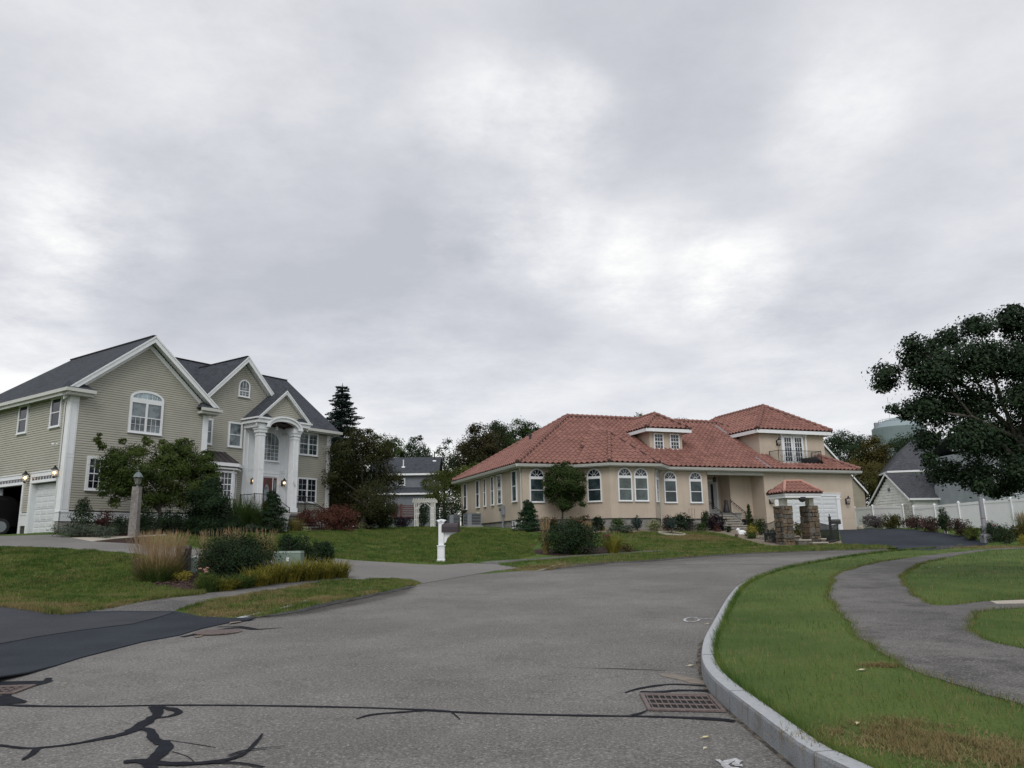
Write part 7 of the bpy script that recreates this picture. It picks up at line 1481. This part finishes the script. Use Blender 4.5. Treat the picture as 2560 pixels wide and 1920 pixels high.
shrub(765, 1322, 54, 46, 'smaller reddish brown weeping maple mound by the steps', L_RED, 3.8, 3.0, name='weeping_maple', droop=.9); shrub(838, 1328, 112, 64, 'large reddish brown weeping maple mound', L_RED, 3.8, 3.2, name='weeping_maple', droop=.9, lobes=9)
shrub(762, 1329, 30, 14, 'pale variegated hosta at the edge of the middle lawn', L_VAR, 4.5, 2.4, name='hosta'); shrub(905, 1323, 34, 16, 'pale yellow leaved hosta right of the weeping maple', L_VAR, 4.5, 2.4, name='hosta'); shrub(806, 1300, 32, 60, 'small bluish conifer by the right corner of the green house', L_BLUE, 3.6, 2.6, shape='cone', name='dwarf_conifer')
for i, (px, py, w, h, mt) in enumerate(((925, 1320, 50, 34, L_DARK), (965, 1319, 50, 30, L_GRN), (1060, 1317, 30, 60, L_DARK), (880, 1318, 40, 36, L_GRN))):
    shrub(px, py, w, h, ('dark bush left of the deck at the lawn edge', 'green bush under the red deck', 'dark shrub seen through the arbor', 'green bush behind the large weeping maple')[i], mt, 4, 2.6)
shrub(1006, 1318, 48, 26, 'dark purple low shrub left of the arbor', L_PUR, 4, 3)
X, Y, z = PLANTER; r_ = np.random.default_rng(3); P, N = lobe_pts((X, Y, z+.12), (.22, .22, .16), 600, r_); leaves('plant', P, N, .05, .6, L_BOX, pl)
# front bed planting
gp_ = 'tan plumed grasses in the front bed'
clump(395, 1450, 150, 118, 'large tan plumed grass at the left end of the front bed', L_STRAW, 700, L_TAN, 620, group=gp_, arch=1.0, bh=.55, footw=.62, pspread=.50, name='plumed_grass')
clump(392, 1454, 130, 60, 'green leafy base of grass before the large plumes', L_BLADE, 500, arch=1.2, bh=.8, footw=.6, name='ornamental_grass')
clump(523, 1408, 74, 80, 'tan plumed grass behind the dark round shrub, left side', L_STRAW, 130, L_TAN, 90, group=gp_, footw=.6, name='plumed_grass'); clump(585, 1404, 86, 82, 'tan plumed grass directly behind the dark round shrub', L_STRAW, 260, L_TAN, 100, group=gp_, footw=.6, name='plumed_grass'); clump(660, 1400, 70, 76, 'tan plumed grass between the dark shrubs', L_STRAW, 260, L_TAN, 80, group=gp_, footw=.6, name='plumed_grass')
shrub(590, 1444, 205, 108, 'big dark round yew in the front bed', L_YEW, 4.6, 3.6, lobes=12, name='yew_shrub', sig=.2, shape='round'); shrub(727, 1414, 92, 78, 'dark upright yew behind the green transformer box', L_YEW, 4.4, 3.2, name='yew_shrub', sig=.22, shape='vase', lobes=9); shrub(795, 1422, 86, 66, 'dark yew at the right end of the front bed', L_YEW, 4.4, 3.2, name='yew_shrub', sig=.22, shape='vase', lobes=9)
gl_ = 'yellowing daylilies along the front bed'
for i, (px, py, w, h, lb) in enumerate(((555, 1477, 58, 30, 'yellow green daylily clump left of the middle of the bed edge'), (598, 1471, 56, 32, 'daylily clump in front of the dark round yew'), (640, 1465, 56, 36, 'daylily clump at the right foot of the dark round yew'), (682, 1459, 56, 42, 'daylily clump left of the transformer box'), (722, 1455, 60, 44, 'daylily clump before the transformer box'), (764, 1450, 60, 44, 'yellowest daylily clump right of the transformer box'), (805, 1446, 56, 40, 'daylily clump before the right yew'), (842, 1443, 50, 36, 'last daylily clump at the right tip of the bed'))):
    clump(px, py, w*1.15, h, lb, L_LILY if i != 1 else L_BLADE, 420, name='daylily', cat='plant', group=gl_, wid=.020, arch=2.8, bh=1.25, footw=.9)
shrub(452, 1452, 56, 26, 'yellow leaved perennial right of the large plumed grass', L_YEL, 4, 2.6, name='perennial'); shrub(520, 1480, 66, 46, 'lime green feathery perennial at the bed edge', L_LIME, 3.4, 2.8, name='perennial'); clump(520, 1481, 80, 38, 'grassy green fringe at the front corner of the bed', L_BLADE, 260, bh=1.1, arch=1.3, footw=.5)
shrub(515, 1468, 50, 46, 'pink headed sedum before the dark round yew', L_GRN, 3.6, 1.6, name='sedum', flowers=(M_PINK, 9, 8, .75))
# planting of the tan house
shrub(1321, 1328, 66, 79, 'cone shaped dark green evergreen at the left corner of the tan house', L_BOX, 3.6, 4.5, shape='cone', lobes=9, name='conical_evergreen', sig=.13)
tree(1404, 1323, [(1388,1178,18),(1415,1172,18),(1440,1185,18),(1375,1205,18),(1405,1205,32),(1440,1215,22),(1390,1235,26),(1425,1240,26),(1410,1262,18),(1450,1240,13),(1372,1228,10),(1460,1195,6),(1368,1188,8),(1455,1262,8)], 'small oval tree with two stems before the tan wall', L_MID, leaf=4.0, k=3.2, trad=.06, name='small_tree', seed=44, bole=.15)
shrub(1378, 1330, 62, 38, 'hydrangea with rusty red heads left of the small tree', L_MID, 4, 2.4, flowers=(M_RUSTF, 16, 7, .55), name='hydrangea'); shrub(1448, 1332, 72, 44, 'hydrangea with rusty red heads right of the small tree', L_MID, 4, 2.4, flowers=(M_RUSTF, 18, 7, .6), name='hydrangea')
shrub(1494, 1327, 38, 36, 'clipped dark round boxwood against the tan wall', L_YEW, 3, 4.5, name='boxwood', sig=.1)
clump(1364, 1384, 24, 88, 'narrow tan plumed grass left of the big dark strip shrub', L_STRAW, 60, L_TAN, 50, footw=.7, pspread=.16, bh=.4, name='plumed_grass'); clump(1468, 1352, 32, 46, 'tan plumed grass right behind the big dark strip shrub', L_STRAW, 130, L_TAN, 220, footw=.6, pspread=.15, name='plumed_grass')
shrub(1432, 1384, 142, 80, 'big dark sprawling yew in the strip bed by the far walk', L_YEW, 4.6, 3.6, lobes=12, name='yew_shrub', sig=.22)
clump(1533, 1383, 62, 36, 'yellowing daylily right of the big strip shrub', L_LILY, 260, name='daylily', cat='plant', wid=.022, arch=1.4, bh=1.1, footw=.4); shrub(1520, 1374, 36, 36, 'brown headed sedum behind the yellowing daylily', L_MID, 3.4, 1.4, name='sedum', flowers=(M_RUSTF, 9, 8, .6)); shrub(1570, 1380, 42, 22, 'small dull green plant at the right tip of the strip bed', L_OLIVE, 3.4, 2, name='perennial')
clump(1392, 1382, 34, 12, 'short yellow tuft at the left foot of the strip shrub', L_LILY, 90, bh=1.2); clump(1440, 1386, 46, 12, 'low green tuft in the bark before the strip shrub', L_BLADE, 110, bh=1.2)
for px, py, w, h, lb, mt, kw in ((1549, 1331, 56, 18, 'low feathery green shrub lying on the gravel', L_JUN, dict(shape='flat')), (1547, 1321, 34, 24, 'upright green shrub behind the low feathery one', L_GRN, {}), (1594, 1319, 33, 30, 'bluish dark shrub with upright tips under the bay', L_BLUE, dict(shape='vase')), (1637, 1323, 36, 20, 'green and cream variegated shrub by the bay corner', L_VAR, {}),
        (1671, 1320, 26, 26, 'dull pink leaved shrub beside the downspout', L_ROSE, {}), (1706, 1322, 60, 33, 'flat topped clipped dark hedge under the bird ornament', L_YEW, dict(sig=.1)), (1722, 1326, 32, 22, 'grey purple small leaved shrub before the clipped hedge', L_GRY, {}), (1753, 1327, 32, 18, 'yellowish green low shrub left of the purple hedge', L_GRN, {}), (1790, 1325, 58, 34, 'near black purple barberry hedge left of the steps', L_PUR, dict(sig=.12)),
        (1792, 1329, 15, 18, 'tiny brown conifer before the purple hedge', L_RED, dict(shape='cone')), (1822, 1331, 15, 14, 'tiny dark green shrub at the foot of the steps', L_DARK, {}), (1764, 1326, 20, 44, 'dark leafy flower stalks at the corner of the recess', L_DARK, dict(shape='vase')), (1876, 1323, 19, 54, 'narrow upright conifer right of the steps', L_MID, dict(shape='cone')), (1881, 1346, 30, 30, 'yellow green shrub right of the lamb statue', L_YEL, {}), (1879, 1347, 28, 14, 'green skirt of low growth under the yellow shrub', L_GRN, {}),
        (1902, 1338, 32, 34, 'dark green bush behind the yellow shrub', L_MID, {}), (1897, 1320, 20, 12, 'small red leaved plant at the base of the recess wall', L_BURG, {}), (1945, 1356, 54, 30, 'blue green ground shrub behind the left iron fence', L_BLUE, {}), (1998, 1345, 26, 34, 'brown green bush seen between the stone pillars', L_OLIVE, {}), (2070, 1354, 30, 14, 'low dark plants at the foot of the right iron fence', L_DARK, {}),
        (2188, 1320, 58, 28, 'soft grey purple lavender mound by the white fence', L_GRY, {}), (2236, 1322, 48, 32, 'olive and rust bush in the border behind the drive', L_OLIVE, {}), (2225, 1322, 34, 13, 'pale cream flowers at the drive edge', L_VAR, {}), (2290, 1324, 50, 30, 'reddish rose bush in the border, left one', L_ROSE, dict(flowers=(M_PINK, 5, 4, .6))), (2332, 1329, 50, 32, 'dark rose bush in the middle of the border', L_ROSE, dict(flowers=(M_PINK, 5, 4, .6))),
        (2366, 1334, 40, 56, 'tallest dark bush in the border against the white fence', L_DARK, dict(shape='vase', flowers=(M_PALEF, 3, 5, .5))), (2404, 1341, 48, 38, 'bushy rose with faded heads left of the yellow shrub', L_ROSE, dict(flowers=(M_PINK, 4, 4, .6))), (2436, 1350, 42, 30, 'yellow green shrub left of the street light pole', L_LIME, {}), (2482, 1354, 44, 46, 'dark rose bush right of the street light pole', L_DARK, dict(flowers=(M_PINK, 6, 5, .7))), (2516, 1359, 48, 40, 'dark bluish bush second right of the street light pole', L_DARK, dict(flowers=(M_PINK, 3, 4, .6))), (2552, 1352, 44, 34, 'clipped olive hedge at the right picture edge', L_OLIVE, dict(sig=.1)), (2566, 1366, 30, 26, 'yellow shrub cut by the right picture edge', L_YEL, {})):
    if 1480 < px < 1800 and py < 1327: h += 1327-py; py = 1327
    shrub(px, py, w*1.12, h*1.15, lb, mt, 3.6, 2.8, **kw)
clump(2566, 1350, 44, 66, 'feathery pale grass at the right edge before the white fence', L_BLADE, 260, L_TAN, 120, footw=.5, bh=.9)
clump(1509, 1327, 12, 8, 'tiny yellow tuft on the gravel', L_YEL, 60, bh=1.2)
q = np.array([*RINGC, float(S(*RINGC))]); tp = thing('topiary_tree', q, 'small blue spruce ball on a short stem inside the edging ring', 'topiary'); m = MB(); m.tube([q, q+[0, 0, .5]], [.035, .03], 6); m.build('stem', M_BARK, tp); r_ = np.random.default_rng(9); sc = zd(q)/FPX; P, N = lobe_pts(q+np.array([0, 0, .62]), (12.5*sc, 12.5*sc, 12*sc), 2200, r_, clump=40, sig=.1, fill=.9); leaves('crown', P, N, .07, .35, L_BLUE, tp)
# ------------------------------------------------ lawn grass in real blades
def sample(poly, n, r, dens=None):
    A = np.array(poly); lo, hi = A.min(0), A.max(0); out = []
    P = r.uniform(lo, hi, (n, 2)); return P[inpoly(P, poly)]
G_A0 = F_('grass_blade_plain', (.036, .082, .012), (.150, .195, .045), 1.3, .45, .35, .5); t_ = NT('grass_blade', .7, .15); a_ = t_.noise(.8, 4, .6); b_ = t_.noise(3.2, 4, .65); ri_ = t_.g.outputs['Random Per Island']
c_ = t_.mix(t_.rng(a_, .38, .62), (.034, .085, .012), (.105, .150, .030)); c_ = t_.mix(t_.rng(b_, .50, .68, 0, .75), c_, (.19, .20, .065)); c_ = t_.mix(t_.rng(b_, .46, .34, 0, .7), c_, (.020, .055, .010)); c_ = t_.mix(t_.m_('MULTIPLY', ri_, .55), c_, (.075, .12, .024)); G_A = t_.out(c_)
G_B = F_('grass_blade_dry', (.13, .12, .04), (.36, .28, .15), 1.5, .6, .3)
def vnoise(P, sc, seed):
    g = np.random.default_rng(seed).random((64, 64)); x = P[:, 0]*sc+900.3; y = P[:, 1]*sc+900.7; i = np.floor(x).astype(int); j = np.floor(y).astype(int); a = x-i; b = y-j; a = a*a*(3-2*a); b = b*b*(3-2*b)
    return g[i % 64, j % 64]*(1-a)*(1-b)+g[(i+1) % 64, j % 64]*a*(1-b)+g[i % 64, (j+1) % 64]*(1-a)*b+g[(i+1) % 64, (j+1) % 64]*a*b
def lawn(name, poly, n, hmin, hmax, w, excl=(), seed=1, dry=.06, fade=None, label=None):
    r = np.random.default_rng(seed); P = sample(poly, n, r)
    for e_ in excl: P = P[~inpoly(P, e_)]
    if fade is not None:
        d = np.hypot(P[:, 0], P[:, 1]); P = P[r.random(len(P)) < np.clip((fade/d)**1.6, .03, 1)]
    bare = sum(np.exp(-((P[:, 0]-sx_)**2/2+(P[:, 1]-sy_)**2)/(2*sr_*sr_)) for sx_, sy_, sr_ in DRY); P = P[r.random(len(P)) > np.clip(.8*bare+.75*(vnoise(P, 2.6, 8) > .80), 0, .93)]
    th = (np.sin(P[:, 0]*1.9+np.sin(P[:, 1]*1.3)*1.7)+np.sin(P[:, 1]*2.3+P[:, 0]*.9)); dr = r.random(len(P)) < dry*(1+2.5*(th > 1.1)+4*(vnoise(P, 1.7, 3) > .7)+5*(vnoise(P, 5.5, 4) > .82))+sum(.75*np.exp(-((P[:, 0]-sx_)**2+(P[:, 1]-sy_)**2)/(2*sr_*sr_)) for sx_, sy_, sr_ in DRY)
    for Q, mt, nm in ((P[~dr], G_A, name), (P[dr], G_B, name+'_dry')):
        if len(Q) < 3: continue
        d = np.hypot(Q[:, 0], Q[:, 1]); k = len(Q); z = S(Q[:, 0], Q[:, 1]); hh = r.uniform(hmin, hmax, k)*(.55+.95*vnoise(Q, 3.3, 5)**1.3+.55*(vnoise(Q, 7.5, 6)-.5)); ww = np.maximum(w, d*.00042); a = r.uniform(0, 6.28, k); l = r.uniform(.1, .9, k)*hh
        ex = np.c_[np.cos(a), np.sin(a), np.zeros(k)]; b = np.c_[Q, z-.004]; tip = b+np.c_[np.cos(a+1.3)*l, np.sin(a+1.3)*l, hh]
        V = np.stack([b-ex*ww[:, None]/2, b+ex*ww[:, None]/2, tip], 1); o = rawmesh(nm, V, 3, mt); tag(o, label or 'short green lawn grass', 'grass', kind='stuff')
r = np.random.default_rng(31); V_ = []
for x_, y_, s_ in DRY:
    n_ = int(min(9000, 60000*s_*s_+900)); Q = np.c_[x_+r.normal(size=n_)*s_*1.25, y_+r.normal(size=n_)*s_*.8]; Q = Q[r.random(n_) < .25+1.2*(vnoise(Q, 9, 2) > .45)]
    k = len(Q); z = S(Q[:, 0], Q[:, 1]); a = r.uniform(0, 6.28, k); d = np.hypot(Q[:, 0], Q[:, 1]); ww = np.maximum(.006, d*.0006); ex = np.c_[np.cos(a), np.sin(a), np.zeros(k)]; b = np.c_[Q, z+.002]; l = r.uniform(.01, .06, k); tip = b+np.c_[np.cos(a+1.5)*l, np.sin(a+1.5)*l, r.uniform(.008, .04, k)]; V_.append(np.stack([b-ex*ww[:, None]/2, b+ex*ww[:, None]/2, tip], 1))
tag(rawmesh('dry_thatch', np.concatenate(V_), 3, G_B), 'dry tan thatch in the thin spots of the lawns', 'dry grass', kind='stuff')
lawn('verge_grass', LAWNR[:-3]+[(14, -3), (14, 12), (26, 30), (22, 36)], 1500000, .035, .085, .0045, excl=(path,), seed=2, dry=.10, fade=4.2)
for nm_, e_, lb_ in (('path_edge_grass', path, 'ragged grass creeping over the edges of the path'),):
    r = np.random.default_rng(17); Q = resample([p_ for p_ in e_ if p_[1] < 34 and p_[0] < 22], .02)[0]; Q = np.repeat(Q, 4, 0)+r.normal(size=(len(Q)*4, 2))*.035; Q = Q[np.hypot(Q[:, 0], Q[:, 1]) < 30]; k = len(Q)
    z = S(Q[:, 0], Q[:, 1]); a = r.uniform(0, 6.28, k); hh = r.uniform(.025, .085, k); ex = np.c_[np.cos(a), np.sin(a), np.zeros(k)]; b = np.c_[Q, z]; tip = b+np.c_[r.normal(size=k)*.035, r.normal(size=k)*.035, hh]; ww = np.maximum(.005, np.hypot(Q[:, 0], Q[:, 1])*.0004); V_ = np.stack([b-ex*ww[:, None]/2, b+ex*ww[:, None]/2, tip], 1); dd_ = r.random(k) < .3
    tag(rawmesh(nm_, V_[~dd_], 3, G_A), lb_, 'grass', kind='stuff'); tag(rawmesh(nm_, V_[dd_], 3, G_B), lb_, 'grass', kind='stuff')
kk = np.array([p for p in KRi if p[1] > 1.5]); r = np.random.default_rng(5); t_ = resample(kk.tolist(), .012)[0]; Q = np.repeat(t_, 3, 0)+r.normal(size=(len(t_)*3, 2))*.02+[.035, 0]
k = len(Q); z = S(Q[:, 0], Q[:, 1]); a = r.uniform(0, 6.28, k); hh = r.uniform(.04, .13, k); ex = np.c_[np.cos(a), np.sin(a), np.zeros(k)]; b = np.c_[Q, z]; tip = b+np.c_[-r.uniform(-.02, .07, k), r.normal(size=k)*.03, hh]; ww = np.maximum(.004, np.hypot(Q[:, 0], Q[:, 1])*.0004)
hh = hh*.8
tag(rawmesh('kerb_edge_grass', np.stack([b-ex*ww[:, None]/2, b+ex*ww[:, None]/2, tip], 1), 3, G_A), 'longer grass hanging over the right kerb', 'grass', kind='stuff')
lawn('left_lawn_grass', plan([(-60, 1372), (0, 1367), (140, 1371), (355, 1388), (335, 1400), (332, 1425), (338, 1441), (383, 1462), (470, 1478), (505, 1482), (366, 1500), (256, 1522), (120, 1538), (0, 1516), (-60, 1530)]), 340000, .05, .09, .008, seed=4, dry=.05)
lawn('strip_grass', plan([(440, 1527), (497, 1508), (598, 1491), (712, 1473), (880, 1452), (985, 1446), (1050, 1458), (1010, 1468), (900, 1491), (806, 1509), (740, 1526), (645, 1541), (560, 1543), (500, 1539)]), 160000, .05, .09, .008, seed=5, dry=.12)
lawn('middle_lawn_grass', plan([(500, 1372), (600, 1379), (830, 1395), (940, 1404), (1106, 1412), (1170, 1407), (1300, 1397), (1340, 1388), (1330, 1372), (1360, 1345), (1300, 1328), (1200, 1322), (1050, 1318), (900, 1325), (780, 1330), (560, 1327), (430, 1336), (440, 1350)]), 420000, .05, .10, .010, seed=6, dry=.04)
lawn('far_lawn_grass', plan([(1340, 1346), (1345, 1331), (1477, 1333), (1614, 1330), (1761, 1329), (1848, 1345), (1919, 1365), (1980, 1366), (2112, 1361.5), (2216, 1365), (2243, 1370), (2190, 1373), (2120, 1374.5), (1980, 1378.5), (1848, 1383), (1700, 1393.5), (1607, 1401), (1481, 1408), (1399, 1416), (1300, 1422), (1245, 1414), (1426, 1393), (1700, 1377), (1600, 1378), (1560, 1368), (1450, 1366), (1360, 1366)]), 260000, .05, .10, .011, seed=7, dry=.08)
lawn('fringe_grass', plan([(250, 1519), (370, 1496), (512, 1478), (514, 1486), (366, 1504), (256, 1526), (150, 1541), (60, 1528), (0, 1520), (0, 1512), (120, 1530)]), 60000, .05, .12, .008, seed=8, dry=.35)
tag(rawmesh('bark_chips', (lambda c: np.stack([c+rng.normal(size=(len(c), 3))*[.03, .03, .008], c+rng.normal(size=(len(c), 3))*[.03, .03, .008], c+rng.normal(size=(len(c), 3))*[.03, .03, .008]], 1))(np.c_[(Q_ := sample(bed1, 16000, rng)), S(Q_[:, 0], Q_[:, 1])+.03]), 3, mat('bark_chip', (.05, .028, .022), .9, col2=(.13, .08, .065), vscale=9, island=.8)), 'shredded bark mulch in the front bed', 'mulch', kind='stuff')
print('done', sum(len(o.data.polygons) for o in bpy.data.objects if o.type == 'MESH'), len(bpy.data.objects))
